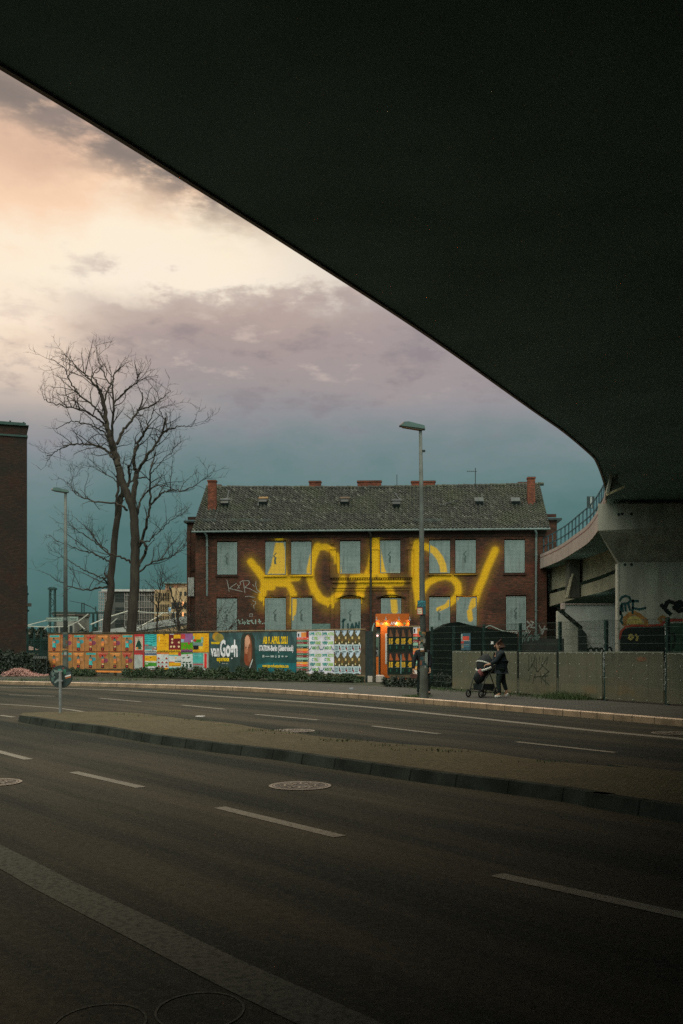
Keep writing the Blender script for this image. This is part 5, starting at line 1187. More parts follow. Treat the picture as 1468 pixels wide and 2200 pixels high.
q = poster(888.2,903.5,1346.5,1453,ink(185,185,175), st, sz, y=-.003); q.R(0,.86,.55,.99,ink(190,205,215)); q.R(.08,.88,.28,.96,k_dk); q.R(.55,.86,1,.97,k_or)
for i, bm in enumerate(bands[:12]): v1 = .86-i*.06; q.R(0,v1-.06,1,v1,bm); q.T('KULTUR',.05,v1-.046,.024,.5,k_white)
q.done('poster of stacked orange, green and maroon stripes')
mb = MB(); a, b = sz(888,1455), sz(904,1346); mb.box(a[0]+.002, b[0], .002, .03, a[1], b[1], M_board); mb.build('side_board', parent=st)
mb = MB(); c = sz(862.5,1400); mb.box(c[0]-.012, c[0]+.012, -.03, -.012, sz(862,1447)[1], sz(862,1406)[1], ink(110,150,150)); mb.build('torn_strip', parent=st)

# ================================================================== ORANGE CASH MACHINE KIOSK
KD = 42.8
kx0, kx1 = X_(808.5,KD), X_(880,KD); kx = (kx0+kx1)/2
kk = empty('cash_machine_kiosk', (kx, KD, 0.1)); tag(kk, 'orange cash machine kiosk lit by four small warm lamps', 'kiosk')
M_or = pm('orange_panel', (0.50,0.12,0.016), .5, .08, 1.5, fine=.06); M_ordk = pm('orange_light_panel', (0.56,0.15,0.02), .5, .08, 1.5)
w2_ = (kx1-kx0)/2; ktop = Z_(1318.5,KD)-.1; kbot = Z_(1462,KD)-.1
mb = MB()
def arcplan(w, y0, bulge, n=10): return [(-w+2*w*i/n, y0-bulge*(1-((i/n)*2-1)**2)) for i in range(n+1)]
pl = arcplan(w2_, .12, .22)+[(w2_, 1.2), (-w2_, 1.2)]
hdr = Z_(1346,KD)-.1
mb.prism(pl, hdr, ktop, 'z', M_or); mb.build('header', parent=kk)
mb = MB(); xa = X_(818,KD)-kx; pl2 = [p for p in arcplan(w2_, .12, .22) if p[0] >= xa-.02]; pl2 = [(xa, pl2[0][1])]+pl2+[(w2_,1.2),(xa,1.2)]
mb.prism(pl2, kbot, hdr-.002, 'z', M_or); mb.build('body', parent=kk)
mb = MB(); mb.prism([(-w2_,.12),(xa-.003,.0),(xa-.003,1.2),(-w2_,1.2)], kbot, Z_(1456,KD)-.1, 'z', M_or); mb.build('skirt', parent=kk)
mb = MB(); mb.box(-w2_+.06, xa-.004, .25, 1.15, Z_(1455.9,KD)-.1, hdr-.003, pm('machine_grey',(0.05,0.07,0.06),.5,.2,4)); mb.build('niche', parent=kk)
# the machine itself stands proud at the left
mx0, mx1 = X_(803,KD)-kx, X_(815,KD)-kx; mz = lambda py: Z_(py,KD)-.1
mach = MB(); mach.box(mx0, mx1, -.12, .24, mz(1450), mz(1360), pm('machine_case',(0.10,0.14,0.12),.45,.15,4)); mo = mach.build('machine', parent=kk)
mb = MB(); mb.box(mx0+.01, mx1-.04, -.15, -.122, mz(1449), mz(1411), M_ordk); mb.build('orange_door', parent=mo)
mb = MB(); mb.box(mx0+.03, mx1-.05, -.14, -.122, mz(1409), mz(1397), M_metal); mb.box(mx0+.06, mx1-.10, -.150, -.142, mz(1406), mz(1400), M_dark); mb.build('keypad', parent=mo)
mb = MB(); mb.box(mx0+.02, mx1-.05, -.14, -.122, mz(1395.5), mz(1392), M_dark); mb.build('card_slot', parent=mo)
mb = MB(); mb.box(mx0+.02, mx1-.07, -.14, -.122, mz(1390), mz(1369), pm('machine_screen',(0.10,0.17,0.13),.25,.1,4)); mb.build('screen', parent=mo)
for i in range(2): mb = MB(); c = mx0+.06+.10*i; mb.box(c-.025, c+.025, -.17, -.13, mz(1367), mz(1364.5), emit('pink_led',(1.0,0.45,0.42),6)); mb.build('status_light', parent=mo)
g = MB(); [g.box(mx0+.09, mx0+.12, -.154, -.151, mz(1420+5*i), mz(1419+5*i), M_dark) for i in range(5)]; g.build('mark', parent=mo)
# sign lettering
fy = lambda x: .12-.22*(1-(x/w2_)**2)
def curved_txt(s, px0, px1, py, h, m, name):
    t = MB(); x0 = X_(px0,KD)-kx; x1 = X_(px1,KD)-kx; txt(t, s, x0, mz(py), h, 0, m, fit=x1-x0, bold=.005); t.v = [(x, fy(x)-.006, z) for x, y, z in t.v]; t.build(name, parent=kk)
curved_txt('GELD', 817, 824, 1341.5, .11, ink(150,150,130), 'lettering'); curved_txt('ATM', 839, 853, 1342, .16, ink(200,190,180,3.0), 'lettering'); curved_txt('CASH', 866, 872, 1341, .09, ink(140,170,100), 'lettering')
mb = MB(); x0 = X_(828,KD)-kx; x1 = X_(832.5,KD)-kx; mb.add([(x, fy(x)-.012, z) for x in (x0,x1) for z in (mz(1427),mz(1361))], [(0,2,3,1)], ink(150,165,160))
for k_ in range(11): z = mz(1424-6*k_); mb.add([(x0+.03,fy(x0)-.016,z-.05),(x1,fy(x1)-.016,z-.05),(x1,fy(x1)-.016,z+.04),(x0+.03,fy(x0)-.016,z+.04)], [(0,1,2,3)], ink(35,75,85) if k_%2 else k_dk)
mb.build('side_sign', parent=kk)
lampx = [809.5, 829, 857, 880.5]
for i, px_ in enumerate(lampx):
    x = X_(px_,KD)-kx; y = fy(max(-w2_, min(w2_, x)))-.12; z = mz(1331)
    lb_ = MB(); lb_.tube([(x, y+.12, z+.10), (x, y+.02, z+.11), (x, y-.02, z+.05), (x, y-.01, z)], .012, 5, M_metal); lb_.tube([(x,y-.01,z+.03),(x,y,z-.03)], [.03,.055], 8, M_metal, cap=False); lo = lb_.build('lamp', parent=kk)
    bb = MB(); bb.tube([(x,y,z-.02),(x,y,z-.035)], [.035,.04], 8, emit('warm_bulb',(1.0,0.55,0.22),30)); bb.build('bulb', parent=lo)
    ld = bpy.data.lights.new('kiosk_spot', 'SPOT'); ld.energy = 26 if i in (1,2) else 16; ld.color = (1.0,0.55,0.22); ld.spot_size = R(105); ld.spot_blend = .8; ld.shadow_soft_size = .03
    lt = bpy.data.objects.new('kiosk_spot', ld); COL.objects.link(lt); lt.location = (kx+x, KD+y-.02, .1+z-.05); lt.rotation_euler = Vector((0,.42,-1)).to_track_quat('-Z','Y').to_euler(); lt['label'] = 'lamp light'
pa, pb_ = G(790,1471,.12), G(831,1474,.12)
mb = MB(); mb.box(X_(790,41)-kx, X_(819,41)-kx, -2.0, -.12, 0.02, .27, pm('pale_plinth',(0.50,0.44,0.38),.85,.12,3,fine=.15)); mb.box(X_(819.4,41)-kx, X_(826,41)-kx, -2.0,-.12,.02,.26,pm('pale_plinth2',(0.42,0.38,0.33),.85,.12,3,fine=.15)); mb.build('plinth', parent=kk)
# blue-ish shelter edge left of the kiosk
mb = MB(); mb.tube([(X_(806,KD)-kx,.5,mz(1338)),(X_(802,KD)-kx,.5,mz(1350)),(X_(801,KD)-kx,.5,mz(1365)),(X_(801.5,KD)-kx,.5,mz(1385))], .04, 6, pm('pale_blue',(0.16,0.28,0.30),.5,.1,4)); mb.build('side_trim', parent=kk)

# ================================================================== STREET LAMPS
M_pole = pm('pole_paint', (0.115,0.13,0.115), .6, .25, 3, metal=.1, fine=.2); M_poledk = pm('pole_sleeve', (0.095,0.105,0.085), .75, .3, 3, fine=.35)
def lamp_head(o, z, k=1.0):
    M_shell = pm('lamp_shell', (0.08,0.14,0.125), .5, .15, 3); h = MB()
    # shell: side profile pointing to -x, tilted up; local x from 0.1 (back) to -0.78 (tip)
    prof = [(0.16,-.06),(0.13,.06),(-.42,.20),(-.58,.185),(-.72,.06)]
    h.prism([(a*k, z+b*k) for a, b in prof], -.15*k, .15*k, 'y', M_shell); ho = h.build('lamp_head', parent=o)
    t = MB(); t.prism([(-.585*k,z+.187*k),(-.60*k,z+.14*k),(-.725*k,z+.055*k),(-.735*k,z+.062*k)], -.155*k, .155*k, 'y', pm('lamp_tip',(0.42,0.28,0.22),.4,.1,3)); t.build('end_cap', parent=ho)
    l = MB(); l.prism([(.10*k,z-.062*k),(-.66*k,z+.055*k),(-.62*k,z+.015*k),(.02*k,z-.09*k)], -.12*k, .12*k, 'y', pm('lamp_glass',(0.09,0.075,0.045),.3,.1,3)); l.build('lens', parent=ho)
b = G(912, 1499.5, .125); d = b.y; ztop = Z_(921, d)-.125
la = empty('street_lamp', tuple(b)); tag(la, 'tall grey street lamp with sticker-covered lower pole, before the brick house', 'street lamp', 'street lamps')
cxp = lambda px, py=None: X_(px, d)-b.x
mb = MB(); zz = lambda py: Z_(py, d)-.125
mb.tube([(cxp(911),0,0),(cxp(911),0,.25)], [.135,.13], 16, M_poledk); mb.tube([(cxp(911),0,.251),(cxp(911),0,zz(1411))], [.118,.105], 16, M_poledk); mb.build('sleeve', parent=la, smooth=False)
mb = MB(); mb.tube([(cxp(911),0,zz(1411)+.002),(cxp(907.5),0,zz(1300)),(cxp(905.5),0,zz(1060)),(cxp(903.5),0,zz(919))], [.088,.078,.060,.042], 16, M_pole); mb.build('pole', parent=la, smooth=True)
hx_ = empty; hd2 = MB(); lh = la
tmp = Matrix.Translation((cxp(903.5),0,0))
def moved(o): 
    for c in o.children: pass
class _: pass
before = set(la.children)
lamp_head(la, ztop+.02, .80)
for c in la.children:
    if c not in before and c.name.startswith('lamp_head'): c.location.x = cxp(903.5)
mb = MB(); mb.tube([(cxp(907.5)+.04,0,zz(971)),(cxp(907.5)+.04,0,zz(967))], .045, 8, M_dark); mb.build('clamp', parent=la)
# stickers and small signs on the pole
k_sk = [ink(110,122,115), ink(60,85,75), ink(40,75,60), ink(95,108,100), ink(90,65,50), ink(125,100,60), ink(35,60,62), ink(70,78,70), ink(62,66,58)]
def sticker(o, x, z, w, h, r, a, m, name='sticker'):
    mb = MB(); n = 4; vs = []
    for i in range(n+1):
        t = a-math.asin(min(.9,w/2/r))+2*math.asin(min(.9,w/2/r))*i/n
        for zz_ in (z-h/2, z+h/2): vs.append((x+math.sin(t)*r, -math.cos(t)*r, zz_))
    mb.add(vs, [(2*i, 2*i+2, 2*i+3, 2*i+1) for i in range(n)], m); return mb.build(name, parent=o)
rg = random.Random(4)
for i in range(30):
    py = rg.uniform(1355, 1432); x = cxp(908 if py < 1411 else 911); r = .106+rg.random()*.003 if py > 1410 else .087+rg.random()*.003
    sticker(la, x, zz(py), rg.uniform(.06,.13), rg.uniform(.05,.13), r+.012*(1 if py < 1411 else .3), rg.uniform(-1.1,1.1), rg.choice(k_sk))
sticker(la, cxp(908), zz(1394.5), .10, .05, .105, -.2, ink(175,185,180)); sticker(la, cxp(911), zz(1413), .10, .30, .112, .7, ink(110,135,125)); sticker(la, cxp(911), zz(1419), .03, .20, .113, .95, ink(150,165,160))
mb = MB(); mb.box(cxp(896.5), cxp(914.5), -.115, -.10, zz(1305.5), zz(1290.5), pm('teal_board',(0.035,0.12,0.13),.7,.3,4))
for i in range(26): x = rg.uniform(cxp(897.5), cxp(913)); z = rg.uniform(zz(1304.5), zz(1292)); mb.rect(x, x+.022, z, z+.022, -.1165-.0001*i, ink(60,130,140))
mb.build('teal_board', parent=la)
mb = MB(); mb.box(cxp(903), cxp(914.5), -.112, -.10, zz(1320), zz(1306), pm('teal_board',(0.035,0.12,0.13),.7,.3,4)); mb.build('teal_board', parent=la)
mb = MB(); mb.box(cxp(895.5), cxp(907.5), -.13, -.117, zz(1321), zz(1306), pm('red_rim',(0.50,0.06,0.05),.5,.1,4)); mb.rect(cxp(896.7), cxp(906.3), zz(1319.7), zz(1307.5), -.1315, ink(205,190,160)); txt(mb, 'HALT', cxp(897.2), zz(1312.5), .06, -.1325, M_dark, fit=.11); txt(mb, '28.03.', cxp(897.2), zz(1318), .05, -.1325, M_dark, fit=.11); mb.build('notice_sign', parent=la)
# left lamp
b2 = G(143, 1463.5, .125); d2 = b2.y; lb2 = empty('street_lamp', tuple(b2)); tag(lb2, 'grey street lamp with two street name signs, before the brown posters', 'street lamp', 'street lamps')
z2 = lambda py: Z_(py, d2)-.125; c2 = lambda px: X_(px, d2)-b2.x
mb = MB(); mb.tube([(c2(141),0,0),(c2(141),0,z2(1358))], [.125,.115], 14, M_poledk); mb.build('sleeve', parent=lb2)
mb = MB(); mb.tube([(c2(141),0,z2(1358)+.002),(c2(141),0,z2(1200)),(c2(141),0,z2(1057))], [.095,.078,.055], 14, M_pole); mb.build('pole', parent=lb2, smooth=True)
before = set(lb2.children); lamp_head(lb2, z2(1057)+.02, .80)
for c in lb2.children:
    if c not in before and c.name.startswith('lamp_head'): c.location.x = c2(141)+.0
for i in range(12): sticker(lb2, c2(141), z2(rg.uniform(1360,1412)), rg.uniform(.07,.16), rg.uniform(.06,.14), .124+rg.random()*.004, rg.uniform(-.9,.9), rg.choice(k_sk))
for (xa_, xb_, ya, yb, s) in ((99.5,136.5,1326.5,1335.5,'Luckenwalder Str.'),(144.5,169,1324.5,1334,'Trebbiner')):
    mb = MB(); mb.box(c2(xa_), c2(xb_), -.02, .0, z2(yb), z2(ya), pm('sign_frame',(0.10,0.12,0.11),.5,.1,4)); mb.rect(c2(xa_)+.015, c2(xb_)-.015, z2(yb)+.012, z2(ya)-.012, -.0215, ink(105,128,118,2.6)); txt(mb, s, c2(xa_)+.06, z2(yb)+.05, .13, -.0225, M_dark, fit=c2(xb_)-c2(xa_)-.12, bold=.002)
    so = mb.build('street_name_sign', parent=lb2)
mb = MB(); mb.box(c2(136.6), c2(144.4), -.10, -.012, z2(1333), z2(1327), M_pole); mb.build('sign_clamp', parent=lb2)

# ================================================================== ROUND SIGN ON THE ISLAND
sb_ = G(130, 1531, IH); ds = sb_.y; rs = empty('round_traffic_sign', tuple(sb_)); tag(rs, 'back of a round sticker-covered traffic sign on a short post on the island', 'traffic sign')
zs_ = lambda py: Z_(py, ds)-IH; xs0 = lambda px: X_(px, ds)-sb_.x
mb = MB(); mb.tube([(0,0,-.02),(0,0,zs_(1441))], .034, 12, M_metal); mb.build('post', parent=rs)
mb = MB(); R0 = (154-106.5)/2/F*ds; zc = zs_(1454); n = 40
vs = [(R0*math.cos(2*math.pi*i/n), .045, zc+R0*math.sin(2*math.pi*i/n)) for i in range(n)]+[(R0*math.cos(2*math.pi*i/n), .058, zc+R0*math.sin(2*math.pi*i/n)) for i in range(n)]
mb.add(vs, [tuple(range(n)), tuple(range(2*n-1,n-1,-1))]+[(i,(i+1)%n,n+(i+1)%n,n+i) for i in range(n)], pm('sign_back_dark',(0.035,0.055,0.050),.55,.3,4))
mb.tube([(R0*math.cos(2*math.pi*i/n), .05, zc+R0*math.sin(2*math.pi*i/n)) for i in range(n+1)], .010, 5, M_dark); disc = mb.build('sign_plate', parent=rs)
for (x_, y_, w_, h_, rot, m_) in ((113,1447,.07,.12,.3,ink(75,95,90)),(118,1442,.10,.05,-.2,ink(95,120,110)),(112,1460,.05,.09,.1,ink(60,85,80)),(121,1463,.13,.04,.7,ink(110,130,125)),(138,1443,.06,.10,0,ink(50,100,80)),(145,1452,.13,.028,.3,ink(190,200,190)),(145.5,1455.5,.12,.024,.3,ink(150,90,50)),(146,1447,.10,.06,.2,ink(60,80,80)),(127,1440,.07,.05,.1,ink(60,120,105)),(140,1462,.10,.05,-.3,ink(40,60,58)),(135,1436,.05,.04,.1,ink(85,60,60)),(116,1453,.03,.09,-.2,ink(70,95,90))):
    g = MB(); cx0, cz0 = xs0(x_), zs_(y_); c_, s_ = math.cos(rot), math.sin(rot)
    g.add([(cx0+u*w_/2*c_-v*h_/2*s_, .0435, cz0+u*w_/2*s_+v*h_/2*c_) for u, v in ((-1,-1),(1,-1),(1,1),(-1,1))], [(0,1,2,3)], m_); g.build('sticker', parent=disc)
for dz_ in (-.10,.10): mb = MB(); mb.box(-.05,.05,-.03,.04,zc+dz_,zc+dz_+.03,M_metal); mb.build('clamp', parent=rs)

# ================================================================== WIRE FENCE with panels
FP = Plane((3.67, 33.0), (7.88, 24.2))
fn = FP.empty('wire_fence', .125); tag(fn, 'dark green wire mesh fence with weathered panels along the lower half', 'fence')
def fz(px, py): t, z = FP.at(px, py); return t, z-.125
FT = 2.10; FPn = 1.28
posts = [925, 972, 1037, 1115, 1200, 1299, 1431, 1560, 1710, 1890]
M_panel = bpy.data.materials.new('mesh_panel'); M_panel.use_nodes = True; nt = M_panel.node_tree; bb = nt.nodes['Principled BSDF']
tc = nt.nodes.new('ShaderNodeTexCoord'); sp = nt.nodes.new('ShaderNodeSeparateXYZ'); nt.links.new(tc.outputs['Object'], sp.inputs[0]); x_, y_, z_ = (V(nt, sp.outputs[i]) for i in range(3))
fa = noise(nt, tc.outputs['Object'], 0.8, 5, .6); fb_ = noise(nt, comb(nt, x_*3.0, z_*.5, 1.0), 1.0, 4, .6)
cc = mixc(nt, fa.sstep(.35,.7), (0.125,0.12,0.078), (0.082,0.088,0.056)); cc = mixc(nt, fb_.sstep(.5,.75)*.45, cc, (0.10,0.085,0.05)); cc = mixc(nt, z_.sstep(.42,.38)*.22, cc, (0.20,0.165,0.09)); amb = noise(nt, comb(nt, x_*.7, z_*1.5, 7.0), 1.0, 4, .6).sstep(.52,.68)*z_.sstep(.9,.1); cc = mixc(nt, amb*.6, cc, (0.20,0.12,0.045)); gr = noise(nt, comb(nt, x_*9.0, z_*.6, 3.0), 1.0, 4, .6).sstep(.5,.75); cc = mixc(nt, gr*.4, cc, (0.04,0.045,0.03))
rib = ((x_*(1/0.05))._m('FRACT')-.5)._m('ABSOLUTE').sstep(.30,.48); cc = mixc(nt, rib*.35, cc, (0.05,0.055,0.04)); dots = noise(nt, tc.outputs['Object'], 45., 2, .7).sstep(.5,.7); cc = mixc(nt, dots*.3, cc, (0.30,0.29,0.20))
nt.links.new(cc, bb.inputs['Base Color']); bb.inputs['Roughness'].default_value = .6
M_panel2 = M_panel.copy(); M_panel2.name = 'mesh_panel_translucent'; M_panel2.node_tree.nodes['Principled BSDF'].inputs['Alpha'].default_value = .72
M_wirev = pm('fence_wire_thin', (0.018,0.03,0.024), .6, .2, 5)
M_wire = pm('fence_wire', (0.085,0.115,0.095), .5, .2, 5, metal=.2)
for i, px_ in enumerate(posts):
    x, _z = fz(px_, 1400); mb = MB(); ht = FT+.03; w = .035 if px_ < 1250 else .045; mb.box(x-w, x+w, .02, .09, -.1, ht, M_greenmetal); p = mb.build('post', parent=fn)
    if px_ in (1299, 1431):
        g = MB(); rg2 = random.Random(px_)
        for k_ in range(14): z = rg2.uniform(.5,1.9); g.rect(x-w-.006+.0, x-w+.012, z, z+rg2.uniform(.02,.07), .0185-.0001*k_, M_white)
        g.build('paint_chips', parent=p)
for i in range(len(posts)-1):
    xa_, xb_ = fz(posts[i],1400)[0]+.05, fz(posts[i+1],1400)[0]-.05; mb = MB(); dz = 0
    nv = int((xb_-xa_)/.05)
    for k_ in range(nv+1): x = xa_+(xb_-xa_)*k_/nv; mb.box(x-.0025, x+.0025, .0, .005, .03, FT+.02+dz, M_wirev)
    for z in (.05,.25,.45,.65,.85,1.05,1.30,1.50,1.70,1.90,FT+dz): mb.box(xa_, xb_, -.006, -.0005, z-.004, z+.004, M_wire); mb.box(xa_, xb_, .0055, .011, z-.004, z+.004, M_wire)
    mb.build('mesh', parent=fn)
    if i >= 1:
        pb2 = MB(); top = [0,FPn,FPn,FPn-.02,FPn,FPn+.01,FPn-.01,FPn,FPn+.01][i]
        pb2.box(xa_+.005, xb_-.005, -.03, -.012, .04, top, M_panel if i < 5 else M_panel2); pn = pb2.build('panel', parent=fn)
        rl = MB(); rl.box(xa_, xb_, -.034, -.0315, top-.022, top-.002, pm('panel_edge',(0.26,0.27,0.21),.5,.2,5)); rl.build('edge_strip', parent=pn)
        rv = MB(); 
        for zr in (.08,.62,.95,top-.04):
            kx_ = 4 if i >= 4 else 3
            for k_ in range(kx_+1 if zr < 1.2 else 8):
                xx = xa_+.06+(xb_-xa_-.12)*k_/(kx_ if zr < 1.2 else 7); rv.box(xx-.010, xx+.010, -.040, -.0315, zr-.010, zr+.010, pm('rivet',(0.55,0.58,0.50),.4,.1,5))
        rv.build('rivets', parent=pn)
        if i == 3:
            g = MB(); M_tagd = pm('tag_dark',(0.03,0.04,0.025),.8,.3,5); Zp = lambda pts: [fz(1100+x/3.666, 980+y/3.666) for x, y in pts]
            for s_ in ([(140,1570),(140,1690)],[(160,1580),(165,1660),(190,1575),(185,1650)],[(200,1590),(200,1700)],[(225,1580),(220,1640)],[(250,1580),(240,1660),(290,1580),(280,1640)],[(135,1690),(170,1640),(210,1700),(250,1650),(300,1700)],[(160,1700),(140,1770)],[(190,1720),(170,1790)],[(230,1700),(240,1790)],[(265,1710),(275,1800)],[(300,1690),(240,1750),(300,1800)],[(180,1740),(290,1730)]): g.ribbon(Zp(s_), .028, -.032, M_tagd)
            g.build('tag_paint', parent=pn)
        if i == 5:
            g = MB(); g.add([(a, -.0325, c) for a, c in [fz(*p) for p in ((1368,1416),(1376,1411),(1388,1412),(1392,1416),(1386,1421),(1376,1422))]], [(5,4,3,2,1,0)], pm('rust_patch',(0.16,0.09,0.05),.8,.3,5)); g.build('stain', parent=pn)
# posters hung on the mesh
g = MB(); a, b_ = fz(992,1397), fz(1012,1360); g.box(a[0], b_[0], -.02, -.008, a[1], b_[1], pm('poster_blue',(0.05,0.11,0.14),.7,.2,5)); W0, H0 = b_[0]-a[0], b_[1]-a[1]
for (u0,v0,u1,v1,m_) in ((.0,.62,.16,.95,ink(120,150,140)),(.18,.58,.85,.82,ink(165,70,55)),(.0,.54,.95,.58,ink(140,150,140)),(.0,.40,.3,.52,ink(150,60,50)),(.05,.12,.28,.34,ink(110,110,90)),(.35,.30,.9,.34,ink(110,130,135)),(.35,.2,.85,.24,ink(60,110,120))): g.rect(a[0]+W0*u0, a[0]+W0*u1, a[1]+H0*v0, a[1]+H0*v1, -.0215, m_)
g.build('notice_poster', parent=fn)
g = MB(); a, b_ = fz(1056,1384), fz(1061,1378); g.box(a[0], b_[0], -.02, -.008, a[1], b_[1], M_white); g.build('label_plate', parent=fn)
# pale uprights and a low sill behind the unpanelled bay
for px_ in (948.5, 959.5):
    c = along(px_, -.6, FP); pw = MB(); pw.box(-.05,.05,-.05,.05,0,1.30,pm('pale_post',(0.17,0.20,0.165),.85,.25,4,fine=.2)); o = pw.build('wooden_post'); o.location = (c.x, c.y, .12); o.rotation_euler = (0,0,FP.rz)
    tag(o, 'left one of two short pale posts behind the wire mesh' if px_ < 950 else 'right one of two short pale posts behind the wire mesh', 'post', 'pale posts behind the fence')
# corner post beside the lamp with yellow patch
# grass at the fence foot
blades([(along(1237,.25,FP)+Vector((0,0,.125)), .35,.2,900),(along(1215,.2,FP)+Vector((0,0,.125)), .25,.2,500),(along(1265,.2,FP)+Vector((0,0,.125)),.3,.15,500)], M_grass, 'grass', .06, .24)
blades([(along(px,.12,FP)+Vector((0,0,.125)), .45,.22,160) for px in range(940,1200,28)], M_grass, 'weeds', .03, .12)
blades([(G(893,1497,.13), .20,.10,500)], M_grass, 'grass', .03,.08)
blades([(G(x,y,IH), .20,.05,26) for x, y in ((330,1539),(420,1548),(560,1569),(590,1571),(625,1576),(700,1590),(730,1592),(752,1593),(835,1603),(900,1612),(975,1615),(260,1535),(1180,1637))], M_grass, 'weeds', .02, .05)
blades([(G(x,1462,.13), 1.0,.5,260) for x in (100,120,240,270,20)], M_grass, 'grass', .05, .16)

# dark covered shed behind the fence
sc_ = P(1020,1400,46); sh = empty('covered_shelter', (sc_.x, sc_.y, .1)); tag(sh, 'dark tarpaulin-covered shelter behind the wire fence', 'shelter')
xq = lambda px: X_(px,46)-sc_.x; zq = lambda py: Z_(py,46)-.1
M_tarp = pm('dark_tarpaulin', (0.006,0.010,0.008), .9, .3, 1.5, bump=.3, spec=.05)
mb = MB(); mb.prism([(xq(925),-.1),(xq(1112),-.1),(xq(1112),zq(1362)),(xq(1062),zq(1353)),(xq(1020),zq(1345)),(xq(985),zq(1336)),(xq(966),zq(1338)),(xq(940),zq(1352)),(xq(925),zq(1356))], 0, 3.0, 'y', M_tarp); mb.build('tarpaulin', parent=sh)
mb = MB(); mb.tube([(xq(1040),-.05,zq(1350)),(xq(1052),-.05,zq(1344)),(xq(1066),-.05,zq(1350)),(xq(1080),-.05,zq(1356)),(xq(1110),-.05,zq(1358))], .03, 5, pm('pale_rope',(0.25,0.30,0.26),.8,.2,3)); mb.build('rope', parent=sh)
shw = P(1160,1400,47); sw = empty('garden_wall', (shw.x, shw.y, .1)); tag(sw, 'low dark wall with faded tags at the right foot of the brick house', 'wall')
xq2 = lambda px: X_(px,47)-shw.x
mb = MB(); mb.box(xq2(1112.5), xq2(1212), 0, .3, -.1, Z_(1372,47)-.1, pm('dark_wall',(0.035,0.040,0.033),.9,.35,1.5,fine=.3)); mb.build('masonry', parent=sw)
mb = MB(); 
for i in range(22): x = xq2(1120)+(xq2(1160)-xq2(1120))*i/22; mb.ribbon([(x, 1.9+rg.uniform(-.25,.15)), (x+.1, 1.9+rg.uniform(-.1,.3))], .05, -.004, pm('faint_tag',(0.10,0.15,0.13),.9,.3,5))
mb.build('tag_paint', parent=sw)
hl = [(P(px,0,36.5+((px-790)/140)*-2.0), h_) for px, h_ in ((826,.35),(850,.42),(880,.4),(905,.35),(925,.5),(945,.6),(968,.5))]
for v_ in hl: v_[0].z = 0
leaves(mound(hl, .35, .5, 9000, 31), .045, M_ivy, 'undergrowth')
hl = [(P(px,0,60), h_) for px, h_ in ((790,1.0),(830,1.6),(900,1.2),(960,1.2),(1010,1.3),(1100,1.2))]
for v_ in hl: v_[0].z = 0

# ================================================================== LEFT BRICK BUILDING
lbx = X_(58.5, 56); lbq = empty('brick_tower_block', (lbx, 56, .1), R(20)); tag(lbq, 'tall dark windowless brick block cut off by the left edge', 'building')
zt3 = Z_(916,56)-.1
M_brd = brick_mat('dark_brick', (0.042,0.024,0.017), (0.030,0.020,0.015), (0.030,0.027,0.020), soot=.6, dark=(0.020,0.022,0.018))  # very dark brick colours for the whole left block
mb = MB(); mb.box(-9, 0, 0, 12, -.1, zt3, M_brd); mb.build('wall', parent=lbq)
mb = MB(); mb.box(-9, .035, -.06, 12.05, zt3-.62, zt3-.52, pm('teal_ledge',(0.035,0.075,0.065),.7,.2,4)); mb.box(-9.0,.09,-.12,12.1,zt3+.003,zt3+.05,pm('teal_ledge',(0.035,0.075,0.065),.7,.2,4)); mb.build('cornice', parent=lbq)
mb = MB(); mb.box(-9,-.06,.05,11.9,zt3+.053,zt3+.20,pm('teal_ledge',(0.035,0.075,0.065),.7,.2,4)); mb.tube([(-.18,.1,zt3+.2),(-.18,.1,zt3+.25)],.05,6,M_dark); mb.tube([(-.90,.1,zt3+.2),(-.90,.1,zt3+.27)],.05,6,M_dark); mb.build('parapet', parent=lbq)
# mast beside it
mq = P(57.5,1400,70); mm = empty('signal_mast', (mq.x, mq.y, 0)); tag(mm, 'slim railway mast with a box, right beside the dark brick block', 'mast')
mb = MB(); mb.tube([(0,0,0),(0,0,Z_(1258,70))], .09, 6, M_greenmetal); mb.build('post', parent=mm)
mb = MB(); mb.box(-.15,.30,-.15,.15,Z_(1303,70),Z_(1296,70),pm('mast_box',(0.10,0.10,0.08),.7,.2,4)); mb.box(-.1,.15,-.1,.1,Z_(1314,70),Z_(1310,70),M_greenmetal); mb.box(-.1,.12,-.1,.1,Z_(1278,70),Z_(1274,70),M_greenmetal); mb.build('signal_box', parent=mm)
# lattice catenary mast
def lattice(px, ytop, D, w, label, name='catenary_mast'):
    q = P(px,1400,D); e = empty(name, (q.x, q.y, 0)); tag(e, label, 'mast', 'railway masts'); h_ = Z_(ytop,D); mb = MB()
    for sx_ in (-1,1):
        for sy_ in (-1,1): mb.tube([(sx_*w,sy_*w,0),(sx_*w*.75,sy_*w*.75,h_)], .07, 4, M_greenmetal)
    n = int(h_/ (w*2.4)); 
    for i in range(n): z0_, z1_ = h_*i/n, h_*(i+1)/n; s_ = 1 if i%2 else -1; k_ = 1-.25*i/n; mb.tube([(-s_*w*k_,-w*k_,z0_),(s_*w*k_,-w*k_,z1_)], .04, 4, M_greenmetal); mb.tube([(-w*k_,-w*k_,z1_),(w*k_,-w*k_,z1_)], .04, 4, M_greenmetal)
    mb.box(-w*1.3,w*1.3,-w,w,h_*.97,h_*.99,M_greenmetal); mb.build('lattice', parent=e); return e
ms = lattice(113,1262,105,.32,'lattice railway mast behind the left street lamp')
mb = MB(); p0 = P(113,1317,105); p1 = P(226,1318,105); z = p0.z; L0 = p1.x-p0.x; mb.tube([(0,0,z),(L0,0,z)], .12, 4, M_greenmetal); mb.build('cross_beam', parent=ms)
